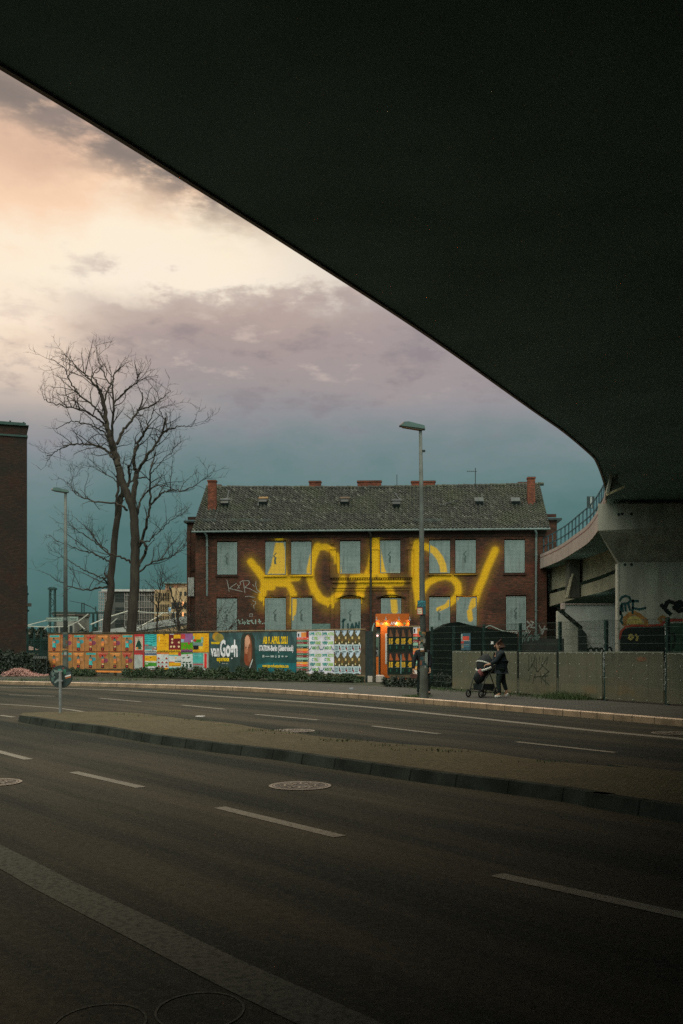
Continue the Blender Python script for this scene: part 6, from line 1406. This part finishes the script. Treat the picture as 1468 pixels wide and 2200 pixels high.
for px_, yt in ((176,1295),(181,1295),(206,1303)): mb = MB(); x = X_(px_,105)-p0.x; mb.tube([(x,0,z),(x,0,Z_(yt,105))], .07, 4, M_greenmetal); mb.build('upright', parent=ms)
for px_, yt, lab in ((201,1317,'left of two short masts under the railway cross beam'),(210,1314,'right of two short masts under the railway cross beam')):
    q = P(px_,1400,106); e = empty('catenary_mast', (q.x,q.y,0)); tag(e, lab, 'mast', 'railway masts'); mb = MB(); mb.tube([(0,0,0),(0,0,Z_(yt,106))], .13, 5, M_greenmetal); mb.build('pole', parent=e)
def wire(pts, r, m, label, name='overhead_wire', cat='wire'):
    mb = MB(); mb.tube([P(a,b,D) for a, b, D in pts], r, 4, m, cap=False); tag(mb.build(name), label, cat)
M_pw = pm('pale_tube', (0.50,0.50,0.42), .6, .1, 4)
wire([(150,1291,104),(176,1296,104),(205,1308,104)], .035, M_dark, 'thin overhead wire sagging between the railway masts')
wire([(176,1295,104),(195,1303,104),(214,1318,104)], .035, M_dark, 'short overhead wire dropping to the right mast')
for i, (a, lab) in enumerate((([(60,1343,90),(95,1334,90),(145,1325,90)],'pale tube rising left of the street name signs'), ([(145,1346,90),(170,1334,90),(190,1319,90)],'pale diagonal tube just right of the left street lamp'), ([(168,1338,90),(182,1352,90)],'short pale strut slanting down behind the hoarding'), ([(195,1342,90),(235,1325,92),(275,1313,94),(300,1313,95)],'long pale tube running behind the two tree trunks'), ([(293,1314,95),(340,1317,96),(380,1316,97)],'pale horizontal tube right of the thick trunk'), ([(235,1343,92),(252,1328,92)],'short pale strut between the two trunks'), ([(295,1350,92),(340,1325,94),(352,1316,94)],'pale diagonal strut right of the thick trunk'), ([(60,1345,90),(100,1347,90),(145,1346,90)],'pale low tube beneath the street name signs'), ([(95,1352,90),(105,1343,90)],'short pale strut below the left name sign'))):
    wire(a, .055, M_pw, lab, 'scaffold_tube', 'tube')
# far trees: dark band on the horizon
far_pts = []; rgn = np.random.default_rng(9)
for px0, px1, yt, D in ((-40,60,1380,75),(58,150,1343,150),(150,235,1339,160),(330,405,1350,110),(60,120,1352,90),(225,300,1352,140)):
    for _ in range(4500):
        px_ = rgn.uniform(px0,px1); t_ = (1393-yt)*(0.62+.38*math.sin(px_*.13+D)*math.cos(px_*.041)); py_ = 1400-rgn.uniform(0,1)**.7*(t_+7); p = P(px_,py_,D+rgn.uniform(0,8)); far_pts.append(tuple(p))
leaves(far_pts, .30, M_ivy, 'distant_trees')
# building under construction, with scaffold
def bld(name, px0, px1, ytop, D, m, label, cat='building', depth=14, zb=0):
    q = P(px0,1400,D); e = empty(name, (q.x, q.y, zb)); tag(e, label, cat); w = X_(px1,D)-X_(px0,D); h_ = Z_(ytop,D)-zb; mb = MB(); mb.box(0,w,0,depth,0,h_,m); mb.build('wall', parent=e); return e, w, h_
M_gdark = pm('shell_grey', (0.085,0.090,0.080), .9, .2, .3); M_voids = pm('window_void', (0.022,0.030,0.028), .6, .2, 1); M_ylw = pm('yellow_plaster', (0.50,0.35,0.19), .9, .15, .3); M_scaf = pm('scaffold', (0.34,0.30,0.27), .6, .15, 2)
D3 = 160; cb_, cw, ch = bld('construction_building', 225, 336, 1271, D3, M_gdark, 'grey building shell under construction, wrapped in scaffolding behind the trees')
xq3 = lambda px: X_(px,D3)-X_(225,D3)
mb = MB(); mb.box(-.4,cw+.2,-.5,14.2,ch+.003,ch+.35,pm('roof_edge',(0.45,0.45,0.42),.8,.1,1)); mb.build('roof', parent=cb_)
for r_ in range(4):
    for (a, b_) in ((248,268),(274,292),(296,308),(312,322),(324,333)):
        if r_ == 0 and a in (312,): continue
        z1_ = Z_(1278+27*r_,D3); z0_ = Z_(1293+27*r_,D3); mb = MB(); mb.box(xq3(a),xq3(b_),-.05,-.003,z0_,z1_,M_voids); w_o = mb.build('window', parent=cb_)
        mb = MB(); mb.box(xq3(a),xq3(b_),-.12,-.053,z0_+(z1_-z0_)*.48,z0_+(z1_-z0_)*.55,M_gdark); mb.build('frame', parent=w_o)
sc2 = empty('scaffolding', tuple(P(213,1400,D3-3))); sc2.location.z = 0; tag(sc2, 'pale scaffolding round the left end of the grey building shell', 'scaffolding'); mb = MB()
for px_ in (0,3.5,7,11,15): 
    for y__ in (0,1.2): mb.tube([(px_/F*D3,y__,0),(px_/F*D3,y__,Z_(1272,D3))], .05, 4, M_scaf)
for py_ in range(1274,1360,13): mb.box(-.05,15/F*D3,-.05,1.3,Z_(py_,D3)-.06,Z_(py_,D3),M_scaf); mb.tube([(0,-.05,Z_(py_-5,D3)),(15/F*D3,-.05,Z_(py_-5,D3))], .035, 4, M_scaf)
mb.build('frame', parent=sc2)
sc3 = empty('scaffolding', tuple(P(268,1400,D3-3))); sc3.location.z = 0; tag(sc3, 'thin dark scaffolding across the front of the grey building shell, right of the thick trunk', 'scaffolding'); mb = MB()
for k_ in range(13): x = k_*5.2/F*D3; mb.tube([(x,0,0),(x,0,Z_(1276,D3))], .035, 4, M_scaf)
for py_ in range(1281,1372,13): mb.tube([(0,-.05,Z_(py_,D3)),(62/F*D3,-.05,Z_(py_,D3))], .04, 4, M_scaf)
mb.build('frame', parent=sc3)
yb_, yw, yh = bld('yellow_building', 332, 366, 1267, 150, M_ylw, 'yellow building wing with tall dark window bays behind the slender tree')
xq4 = lambda px: X_(px,150)-X_(332,150)
for r_ in range(3):
    for k_ in range(6):
        a = 334.5+5.1*k_; z1_ = Z_(1274+24.5*r_,150); z0_ = Z_(1291+24.5*r_,150); mb = MB(); mb.box(xq4(a),xq4(a+3.1),-.05,-.003,z0_,z1_,M_voids); w_o = mb.build('window', parent=yb_); mb = MB(); mb.box(xq4(a+1.3),xq4(a+1.7),-.09,-.053,z0_,z1_,M_ylw); mb.build('frame', parent=w_o)
yc_, yw2, yh2 = bld('yellow_building', 366.4, 420, 1263, 146, M_ylw, 'taller yellow building part with warm lit window, at the brick house corner')
xq5 = lambda px: X_(px,146)-X_(366.4,146)
for r_, (y0_, y1_) in enumerate(((1271,1280),(1294,1308),(1317,1330))):
    for k_, (a, b_) in enumerate(((369,376),(378,385),(387,391),(396,401))):
        if r_ == 0 and k_ < 2: continue
        lit = (r_ > 0 and k_ == 2 and False); mb = MB(); mb.box(xq5(a),xq5(b_),-.05,-.003,Z_(y1_,146),Z_(y0_,146),M_voids); mb.build('window', parent=yc_)
for (y0_, y1_) in ((1293,1301),(1316,1324)): mb = MB(); mb.box(xq5(391.8),xq5(394.5),-.06,-.003,Z_(y1_,146),Z_(y0_,146),emit('lit_window',(1.0,0.42,0.16),1.6)); mb.build('lit_window', parent=yc_)
mb = MB(); mb.box(xq5(366.4)-3.2*0, xq5(402), 1, 8, yh2+.003, Z_(1253,146), pm('penthouse',(0.40,0.27,0.19),.8,.3,1)); mb.build('penthouse', parent=yc_)
mb = MB(); mb.box(-1.4, xq5(402), .5, 9, Z_(1253,146)+.003, Z_(1251,146), pm('roof_edge2',(0.16,0.26,0.25),.8,.1,1)); mb.build('roof', parent=yc_)
for px_ in (353,357,370,376): mb = MB(); x = X_(px_,146)-X_(366.4,146); mb.box(x,x+.35,-.4+1.3,-.1+1.3,Z_(1267,146),Z_(1254,146),pm('brick_pillar',(0.45,0.24,0.15),.8,.2,2)); mb.build('roof_pillar', parent=yc_)
# small blue sign
q = P(365.5,1400,100); e = empty('blue_sign', (q.x,q.y,0)); tag(e, 'small blue sign on a mast before the yellow building', 'sign'); mb = MB(); mb.tube([(0,0,0),(0,0,Z_(1306,100))], .05, 4, M_metal); mb.build('post', parent=e); mb = MB(); mb.box(-.12,.12,-.08,-.055,Z_(1314,100),Z_(1305,100),ink(150,180,190)); mb.rect(-.08,.08,Z_(1312,100),Z_(1308,100),-.082,ink(50,100,150)); mb.build('sign_plate', parent=e)
# pale ramp viaduct in the middle distance
rp = empty('rail_ramp', (0,0,0)); tag(rp, 'pale concrete railway ramp rising to the right behind the tree trunks', 'bridge'); mb = MB()
ua = [P(200,1357,95),P(296,1343,95),P(406,1322,95)]; la_ = [P(200,1366,95),P(296,1355,95),P(406,1338,95)]
mb.add([tuple(p) for p in ua]+[tuple(p) for p in la_], [(0,1,4,3),(1,2,5,4)], pm('ramp_concrete',(0.34,0.35,0.32),.85,.15,.6)); mb.add([tuple(p) for p in ua]+[tuple(p+Vector((0,5,0))) for p in ua], [(0,1,4,3),(1,2,5,4)], M_conc); mb.add([tuple(p) for p in la_]+[tuple(p+Vector((0,5,0))) for p in la_], [(0,1,4,3),(1,2,5,4)], M_conc); mb.build('parapet', parent=rp)
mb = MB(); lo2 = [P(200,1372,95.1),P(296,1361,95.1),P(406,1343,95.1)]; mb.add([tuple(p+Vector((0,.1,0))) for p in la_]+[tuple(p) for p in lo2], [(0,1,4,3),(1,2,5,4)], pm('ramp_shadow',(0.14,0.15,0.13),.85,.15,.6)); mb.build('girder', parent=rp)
for px_ in (215,262,312,362): mb = MB(); x = X_(px_,96); mb.box(x-.4,x+.4,96,97.2,0,Z_(1360,96),M_gdark); mb.build('pier', parent=rp)
q = P(196,1345,120); bq, bw_, bh_ = bld('low_building', 116, 160, 1322, 170, pm('pale_shed',(0.24,0.24,0.20),.8,.2,.5), 'low pale building far behind the street name signs', 'building', 10)
mb = MB(); mb.box(-.2,bw_+.2,-.3,10,bh_+.003,bh_+.6,pm('shed_roof',(0.14,0.12,0.10),.8,.2,.5)); mb.build('roof', parent=bq); 
for k_ in range(4): mb = MB(); mb.box(bw_*(.08+.23*k_),bw_*(.22+.23*k_),-.05,-.003,bh_*.55,bh_*.75,M_voids); mb.build('window', parent=bq)
# green railing fence at the left behind the lamp
gp_ = Plane((X_(58,54), 54), (X_(103,52.4), 52.4)); ge = gp_.empty('railing_fence', .1); tag(ge, 'dark green bar railing between the brick block and the hoarding', 'fence'); mb = MB(); n = 22
for i in range(n+1): x = gp_.L*i/n; mb.box(x-.012,x+.012,-.01,.01,0,1.95,M_greenmetal)
mb.build('bars', parent=ge); mb = MB(); mb.box(0,gp_.L,-.02,.02,1.80,1.85,M_greenmetal); mb.box(0,gp_.L,-.02,.02,.2,.25,M_greenmetal); mb.build('rail', parent=ge)
for i in (0, .33, .66): mb = MB(); x = gp_.L*i+.06; mb.box(x-.04,x+.04,-.04,.04,0,2.3,M_greenmetal); mb.tube([(x,0,2.2),(x+.25,-.2,2.5)],.025,4,M_greenmetal); mb.build('post', parent=ge)
# dark ivy mass and red-white barrier, red litter heap at the left
hl = [(Vector((X_(px,D_),D_,0)), h_) for px, D_, h_ in ((-60,55,1.5),(0,54,1.35),(40,53,1.3),(75,52,1.15),(102,51.5,.9))]
leaves(mound(hl, .8, 1.4, 22000, 41), .075, M_ivy, 'ivy_bank')
mb = MB(); D5 = 50.6; bx0, bx1 = X_(72,D5), X_(101,D5); e = empty('barrier_board', (bx0, D5, .1)); tag(e, 'faded red and white striped barrier board in the dark ivy', 'barrier')
M_bw = pm('barrier_white',(0.12,0.14,0.12),.7,.2,5); M_brr = pm('barrier_red',(0.045,0.04,0.035),.7,.2,5); hb0, hb1 = Z_(1415,D5)-.1, Z_(1410,D5)-.1; mb.box(0,bx1-bx0,0,.03,hb0,hb1,M_bw)
for i in range(6): x = (bx1-bx0)*(i+.2)/6; mb.add([(x,-.003,hb0),(x+.05,-.003,hb0),(x+.10,-.003,hb1),(x+.05,-.003,hb1)],[(0,1,2,3)],M_brr)
mb.build('board', parent=e)
for k_ in (.05,.95): mb = MB(); x = (bx1-bx0)*k_; mb.box(x-.02,x+.02,.032,.06,0,hb1,M_dark); mb.build('leg', parent=e)
rgn = np.random.default_rng(12); pts = []
for _ in range(3000):
    px_ = 12+rgn.beta(1.3,1.8)*90; p = G(px_, 1455, .1); hgt = max(0.03,.36*math.exp(-((px_-40)/22)**2)+.06)*rgn.uniform(0,1); pts.append((p.x+rgn.normal(0,.08), 50.3+rgn.normal(0,.5), .12+hgt))
pts = [(X_(12,50)+ (X_(100,50)-X_(12,50))*rgn.beta(1.3,2.0), 50.2+rgn.normal(0,.4), 0) for _ in range(3600)]
pts = [(x,y,.12+rgn.uniform(0,1)*(.34*math.exp(-((x-X_(38,50))/.55)**2)+.05)) for x,y,_z in pts]
o = leaves(pts, .05, pm('pink_debris',(0.42,0.24,0.20),.8,.5,9.0), 'rubble'); 
for (a,b_,c_,d_) in ((14,1389.5,39,1395),(46,1389,76,1396)):
    D6 = 70; mb = MB(); q = P(a,b_,D6); mb.add([(0,0,0),(X_(c_,D6)-q.x,.8,Z_(d_,D6)-q.z),(X_(c_-6,D6)-q.x,-.2,Z_(d_+1,D6)-q.z),(X_(a+9,D6)-q.x,-.3,Z_(d_,D6)-q.z),(X_(a+16,D6)-q.x,.4,.03),],[(0,4,1,2,3)],pm('pinkish_roof',(0.55,0.38,0.30),.5,.15,3)); 
    mb.box(X_(a+6,D6)-q.x,X_(c_-3,D6)-q.x,.3,3.5,-q.z,Z_(d_+1,D6)-q.z,M_dark); o = mb.build('parked_van'); o.location = q
    tag(o, 'left one of two dark vans with pale roof behind the ivy' if a < 20 else 'right one of two dark vans with pale roof behind the ivy', 'van', 'vans behind the ivy')

# ================================================================== PEOPLE
M_skin = pm('skin', (0.45,0.25,0.16), .6, .1, 6); M_coat = pm('navy_coat', (0.010,0.018,0.022), .8, .25, 6, bump=.3); M_trou = pm('dark_trousers', (0.012,0.022,0.018), .85, .25, 6); M_hair = pm('auburn_hair', (0.045,0.022,0.012), .7, .3, 12); M_shoe = pm('white_shoe', (0.62,0.62,0.56), .6, .08, 9); M_bshoe = pm('black_shoe', (0.015,0.018,0.016), .5, .1, 9)
def skin(name, J, Ed, root, m, parent, sub=1):
    names = list(J); me = bpy.data.meshes.new(name); me.from_pydata([J[k][0] for k in names], [(names.index(a), names.index(b)) for a, b in Ed], []); me.materials.append(m)
    o = bpy.data.objects.new(name, me); COL.objects.link(o); o.parent = parent
    md = o.modifiers.new('skin', 'SKIN'); md.use_smooth_shade = True
    for i, k in enumerate(names):
        r = J[k][1]; r = r if isinstance(r, tuple) else (r, r); me.skin_vertices[0].data[i].radius = r; me.skin_vertices[0].data[i].use_root = (k == root)
    o.modifiers.new('sub', 'SUBSURF').levels = sub; o.modifiers['sub'].render_levels = sub; return o
def chain(*k): return list(zip(k[:-1], k[1:]))
def hand(J, Ed, wrist, pos, dirv, curl, tag_):
    """palm and five fingers grown from the wrist"""
    d = Vector(dirv).normalized(); c = Vector(curl).normalized(); side = d.cross(c).normalized(); p = Vector(pos)
    J[tag_+'palm'] = (tuple(p+d*.05), .024); Ed.append((wrist, tag_+'palm'))
    for i, l in enumerate((.068,.078,.072,.056)):
        o_ = side*(i-1.5)*.021; a = p+d*.085+o_; b_ = a+(d*.7+c*.7)*l*.5; e_ = b_+c*l*.55
        for nm, q, r in ((f'{tag_}f{i}a', a, .010), (f'{tag_}f{i}b', b_, .009), (f'{tag_}f{i}c', e_, .008)): J[nm] = (tuple(q), r)
        Ed += [(tag_+'palm', f'{tag_}f{i}a'), (f'{tag_}f{i}a', f'{tag_}f{i}b'), (f'{tag_}f{i}b', f'{tag_}f{i}c')]
    a = p+d*.03-side*.034; b_ = a+(d*.6-side*.3+c*.5)*.05; J[tag_+'t0'] = (tuple(a), .011); J[tag_+'t1'] = (tuple(b_), .009); Ed += [(tag_+'palm', tag_+'t0'), (tag_+'t0', tag_+'t1')]
def face(parent, c, look, s=1.0, m=M_skin):
    """eyes, nose, mouth and ears set on the head; look = unit facing vector"""
    l = Vector(look).normalized(); up = Vector((0,0,1)); sd_ = l.cross(up).normalized(); c = Vector(c)
    f = MB()
    f.tube([c+l*.092*s+up*.01, c+l*.118*s-up*.022, c+l*.090*s-up*.03], [.010,.014,.008], 6, m); fo = f.build('nose', parent=parent, smooth=True)
    for k_ in (-1,1):
        e = MB(); e.tube([c+l*.086*s+sd_*k_*.032+up*.012, c+l*.094*s+sd_*k_*.031+up*.012], [.012,.008], 6, M_bshoe); e.build('eye', parent=parent)
        e = MB(); e.tube([c+sd_*k_*.080*s-up*.005-l*.0, c+sd_*k_*.094*s-up*.002-l*.012], [.024,.016], 7, m); e.build('ear', parent=parent)
    e = MB(); e.tube([c+l*.088*s-sd_*.022-up*.055, c+l*.094*s-up*.057, c+l*.088*s+sd_*.022-up*.055], [.005,.007,.005], 5, pm('lips',(0.30,0.11,0.09),.6,.1,9)); e.build('mouth', parent=parent)
# --- woman pushing the pushchair
wp = G(1075, 1499, .125); wo = empty('person', tuple(wp)); tag(wo, 'woman in dark padded coat and white shoes walking, pushing a pushchair', 'person')
J = {'pelvis':((.02,0,.84),.125),'waist':((.02,0,.98),.115),'chest':((.0,0,1.15),(.15,.13)),'upper':((-.01,0,1.26),(.13,.10)),'neck':((-.03,0,1.335),.05),'jaw':((-.065,-.01,1.395),.062),'head':((-.05,0,1.465),(.088,.092)),'crown':((-.04,0,1.53),.062),
 'shF':((-.03,-.17,1.25),.058),'elF':((-.16,-.20,1.02),.045),'wrF':((-.33,-.15,.93),.028),'shB':((-.02,.17,1.25),.058),'elB':((-.15,.20,1.02),.045),'wrB':((-.33,.13,.93),.028),
 'hipL':((-.0,-.08,.78),.10),'knL':((-.07,-.08,.44),.062),'anL':((-.03,-.08,.09),.040),'toL':((-.17,-.08,.035),.032),'hipR':((.05,.08,.78),.10),'knR':((.10,.08,.46),.062),'anR':((.20,.08,.15),.040),'toR':((.13,.08,.04),.030)}
Ed = chain('pelvis','waist','chest','upper','neck','jaw','head','crown')+chain('upper','shF','elF','wrF')+chain('upper','shB','elB','wrB')+chain('pelvis','hipL','knL','anL','toL')+chain('pelvis','hipR','knR','anR','toR')
hand(J, Ed, 'wrF', (-.35,-.145,.925), (-1,0,-.1), (0,0,-1), 'F'); hand(J, Ed, 'wrB', (-.35,.125,.925), (-1,0,-.1), (0,0,-1), 'B')
bo = skin('body', J, Ed, 'pelvis', M_skin, wo)
face(bo, (-.055,0,1.45), (-1,-.25,-.05))
J = {'hem':((.03,0,.74),.165),'hip':((.03,0,.85),.178),'waist':((.03,0,1.0),.165),'chest':((.015,0,1.15),.172),'upper':((.0,0,1.26),.13),'collar':((-.02,0,1.335),.085),
 'shF':((-.02,-.19,1.24),.085),'elF':((-.15,-.22,1.02),.072),'cuF':((-.30,-.16,.94),.052),'shB':((-.02,.19,1.24),.085),'elB':((-.15,.22,1.02),.072),'cuB':((-.30,.14,.94),.052)}
skin('coat', J, chain('hem','hip','waist','chest','upper','collar')+chain('upper','shF','elF','cuF')+chain('upper','shB','elB','cuB'), 'hip', M_coat, wo)
J = {'w':((.02,0,.84),.13),'hL':((-.0,-.085,.76),.115),'kL':((-.07,-.085,.44),.078),'aL':((-.03,-.085,.12),.055),'hR':((.05,.085,.76),.115),'kR':((.10,.085,.46),.078),'aR':((.19,.085,.18),.055)}
skin('trousers', J, chain('w','hL','kL','aL')+chain('w','hR','kR','aR'), 'w', M_trou, wo)
J = {'a':((-.02,0,1.545),.072),'b':((.02,0,1.50),.098),'c':((.035,.0,1.42),.085),'d':((.03,0,1.34),.06),'e':((-.07,0,1.54),.045)}
skin('hair', J, chain('e','a','b','c','d'), 'b', M_hair, wo)
for (h0, t0, y) in (((.0,.05),(-.175,.035),-.08),((.235,.13),(.145,.025),.08)):
    J = {'h':((h0[0],y,h0[1]),.046),'m':(((h0[0]+t0[0])/2,y,(h0[1]+t0[1])/2),(.042,.046)),'t':((t0[0],y,t0[1]),(.032,.045))}; skin('shoe', J, chain('h','m','t'), 'm', M_shoe, wo)
# --- pushchair
pc = G(1040, 1498, .125); po = empty('pushchair', tuple(pc), R(38)); po.scale = (1,1,1.10); tag(po, 'black pushchair with patterned hood and pink blanket, wheeled along the pavement', 'pushchair')
M_fr = pm('pushchair_frame', (0.02,0.025,0.024), .4, .1, 6); M_fab = pm('pushchair_fabric', (0.016,0.022,0.022), .85, .3, 8)
mb = MB()
for y in (-.24,.24):
    mb.tube([(-.36,y*.9,.12),(-.18,y,.50),(.10,y,.70),(.36,y,.96)], .016, 6, M_fr); mb.tube([(.26,y,.10),(.05,y,.50),(-.05,y,.66)], .016, 6, M_fr); mb.tube([(-.30,y,.22),(.24,y,.16)], .014, 6, M_fr)
mb.tube([(.36,-.24,.96),(.385,-.12,.975),(.385,.12,.975),(.36,.24,.96)], .016, 6, M_fr); mb.tube([(.26,-.24,.12),(.26,.24,.12)], .013, 6, M_fr); mb.tube([(-.33,-.22,.17),(-.33,.22,.17)], .013, 6, M_fr)
mb.build('frame', parent=po)
for (x, y, r) in ((-.37,-.24,.105),(-.37,.24,.105),(.26,-.28,.14),(.26,.28,.14)):
    mb = MB(); n = 20; c = Vector((x,y,r)); ring = [(x+(r-.02)*math.cos(2*math.pi*i/n), y, r+(r-.02)*math.sin(2*math.pi*i/n)) for i in range(n+1)]; mb.tube(ring, .022, 6, pm('tyre',(0.012,0.014,0.013),.8,.1,9), cap=False); w = mb.build('wheel', parent=po)
    mb = MB(); mb.tube([(x,y-.02,r),(x,y+.02,r)], .03, 8, M_metal)
    for k_ in range(5): a = k_*1.2566; mb.tube([(x,y,r),(x+(r-.03)*math.cos(a),y,r+(r-.03)*math.sin(a))], .008, 4, M_fr)
    mb.build('rim', parent=w)
J = {'foot':((-.36,0,.40),(.06,.16)),'leg':((-.26,0,.50),(.08,.19)),'seat':((-.05,0,.52),(.10,.21)),'back':((.10,0,.72),(.08,.21)),'top':((.17,0,.92),(.06,.19))}
skin('seat', J, chain('foot','leg','seat','back','top'), 'seat', M_fab, po)
mb = MB(); n, k_ = 10, 12; vs = []
for i in range(n+1):
    a = R(5)+R(125)*i/n
    for j in range(k_+1):
        b_ = -math.pi/2+math.pi*j/k_; rr = .34; x = .12-rr*math.sin(a)*math.cos(b_)*1.0; z = .80+rr*math.cos(a)*math.cos(b_)*.92+.0; vs.append((x, .25*math.sin(b_), z))
mb.add(vs, [(i*(k_+1)+j, i*(k_+1)+j+1, (i+1)*(k_+1)+j+1, (i+1)*(k_+1)+j) for i in range(n) for j in range(k_)], M_fab); hood = mb.build('hood', parent=po, smooth=True); so = hood.modifiers.new('thick','SOLIDIFY'); so.thickness = .015
mb = MB(); arc = [(.12-.345*math.sin(R(a))*1.0, -.0, .80+.32*math.cos(R(a))) for a in range(20,76,8)]
for (a, y0_, y1_) in ((66,-.22,.10),(112,-.23,.0)):
    pts = [(.12-.352*math.sin(R(a))*math.cos(b_), .258*math.sin(b_), .80+.325*math.cos(R(a))*math.cos(b_)) for b_ in np.linspace(-1.3,.9,12)]; mb.tube(pts, .022 if a < 100 else .030, 5, pm('pale_piping',(0.50,0.52,0.46),.6,.5,28))
mb.build('piping', parent=hood)
J = {'a':((-.26,-.06,.60),(.05,.10)),'b':((-.14,-.05,.66),(.07,.13)),'c':((-.0,-.02,.66),(.07,.13)),'d':((.08,.06,.60),(.05,.09))}
skin('blanket', J, chain('a','b','c','d'), 'b', pm('pink_blanket',(0.42,0.26,0.24),.9,.7,14,col2=(0.35,0.10,0.10)), po)
mb = MB(); mb.prism([(-.22,.20),(.20,.17),(.22,.34),(-.24,.36)], -.19, .19, 'y', M_fab); mb.build('basket', parent=po)
mb = MB(); mb.box(.30,.36,-.12,.12,.60,.82,M_fab); mb.build('bag', parent=po)
# --- man behind the lamp post
mp_ = G(906, 1493, .125); mo_ = empty('person', tuple(mp_)); tag(mo_, 'person in a long black coat standing bent behind the street lamp pole', 'person')
dm = mp_.y; mx = lambda px: X_(px,dm)-mp_.x; mz2 = lambda py: Z_(py,dm)-.125
J = {'pelvis':((mx(909),0,mz2(1438)),.13),'waist':((mx(909),0,mz2(1425)),.12),'chest':((mx(909),0,mz2(1410)),(.16,.13)),'upper':((mx(907),-.02,mz2(1400)),(.14,.11)),'neck':((mx(905),-.03,mz2(1393)),.055),'jaw':((mx(904.5),-.05,mz2(1387)),.062),'head':((mx(904.8),-.04,mz2(1381)),(.088,.092)),'crown':((mx(905.2),-.03,mz2(1376.5)),.06),
 'shL':((mx(896.5),0,mz2(1401)),.06),'elL':((mx(888.5),-.04,mz2(1424)),.046),'wrL':((mx(888),-.12,mz2(1438)),.030),'shR':((mx(919.5),0,mz2(1401)),.06),'elR':((mx(925),-.02,mz2(1420)),.046),'wrR':((mx(923),-.08,mz2(1436)),.030),
 'hipL':((mx(903),0,mz2(1442)),.10),'knL':((mx(900.5),-.05,mz2(1468)),.062),'anL':((mx(899.5),0,mz2(1490)),.042),'toL':((mx(898),-.12,.04),.034),'hipR':((mx(915),0,mz2(1442)),.10),'knR':((mx(920),-.02,mz2(1464)),.062),'anR':((mx(921),.05,mz2(1487)),.042),'toR':((mx(923),-.06,.04),.034)}
Ed = chain('pelvis','waist','chest','upper','neck','jaw','head','crown')+chain('upper','shL','elL','wrL')+chain('upper','shR','elR','wrR')+chain('pelvis','hipL','knL','anL','toL')+chain('pelvis','hipR','knR','anR','toR')
hand(J, Ed, 'wrL', (mx(887.8),-.13,mz2(1440)), (0,-.3,-1), (.6,-.5,0), 'L'); hand(J, Ed, 'wrR', (mx(923),-.09,mz2(1438)), (0,-.3,-1), (-.6,-.5,0), 'R')
bo = skin('body', J, Ed, 'pelvis', M_skin, mo_); face(bo, J['head'][0], (-.5,-.8,-.1))
J2 = {k: (J[k][0], v) for k, v in (('pelvis',(.19,.16)),('waist',(.18,.15)),('chest',(.20,.155)),('upper',(.16,.125)),('shL',.082),('elL',.070),('wrL',.052),('shR',.082),('elR',.070),('wrR',.052))}
J2['hem'] = ((mx(909),0,mz2(1455)),(.18,.15)); J2['neck'] = ((mx(905.5),-.02,mz2(1396)),.08)
skin('coat', J2, chain('hem','pelvis','waist','chest','upper','neck')+chain('upper','shL','elL','wrL')+chain('upper','shR','elR','wrR'), 'pelvis', pm('black_coat',(0.008,0.012,0.013),.8,.25,6), mo_)
J3 = {'w':(J['pelvis'][0],.13)}; 
for s_ in 'LR':
    for k_, r in (('hip',.11),('kn',.075),('an',.055)): J3[k_+s_] = (J[k_+s_][0], r)
skin('trousers', J3, chain('w','hipL','knL','anL')+chain('w','hipR','knR','anR'), 'w', M_trou, mo_)
for s_ in 'LR': h0, t0 = Vector(J['an'+s_][0]), Vector(J['to'+s_][0]); skin('shoe', {'h':((h0.x,h0.y+.03,.05),.048),'m':(tuple((Vector((h0.x,h0.y,.045))+t0)/2),(.045,.045)),'t':(tuple(t0),(.04,.045))}, chain('h','m','t'), 'm', M_bshoe, mo_)
hq = Vector(J['head'][0]); skin('woollen_hat', {'a':(tuple(hq+Vector((0,.02,.055))),.098),'b':(tuple(hq+Vector((0,.03,.11))),.07),'c':(tuple(hq+Vector((.01,.05,.0))),.085)}, chain('b','a','c'), 'a', pm('dark_red_wool',(0.14,0.03,0.035),.9,.3,12), mo_)
# carried bag
bgp = mp_+Vector((mx(887.5), -.17, 0)); cbg = empty('carried_bag', (bgp.x, bgp.y, mp_.z+mz2(1457))); tag(cbg, 'small brown bag hanging from the hand of the person behind the pole', 'bag'); hh_ = mz2(1445)-mz2(1457)
mb = MB(); mb.prism([(-.07,0),(.09,0),(.12,.12),(-.10,.13)], -.05, .05, 'y', pm('brown_bag',(0.10,0.045,0.035),.8,.3,8)); mb.build('pouch', parent=cbg)
mb = MB(); mb.tube([(-.06,0,.12),(0,0,hh_+.06),(.07,0,.12)], .008, 5, M_bshoe); mb.build('handle', parent=cbg)

# railway embankment behind the house and the ramp
eb = MB(); eb.prism([(14,0),(15.0,5.0),(16,8.3),(120,8.6),(120,0)], 84, 110, 'y', M_ivyground if False else pm('embankment_soil',(0.028,0.036,0.026),.95,.4,.4)); struct(eb.build('embankment'))
rgn = np.random.default_rng(77)
leaves([(rgn.uniform(15,60), rgn.uniform(82,84), rgn.uniform(0,1)**.8*8.4) for _ in range(12000)], .22, M_ivy, 'embankment_scrub')
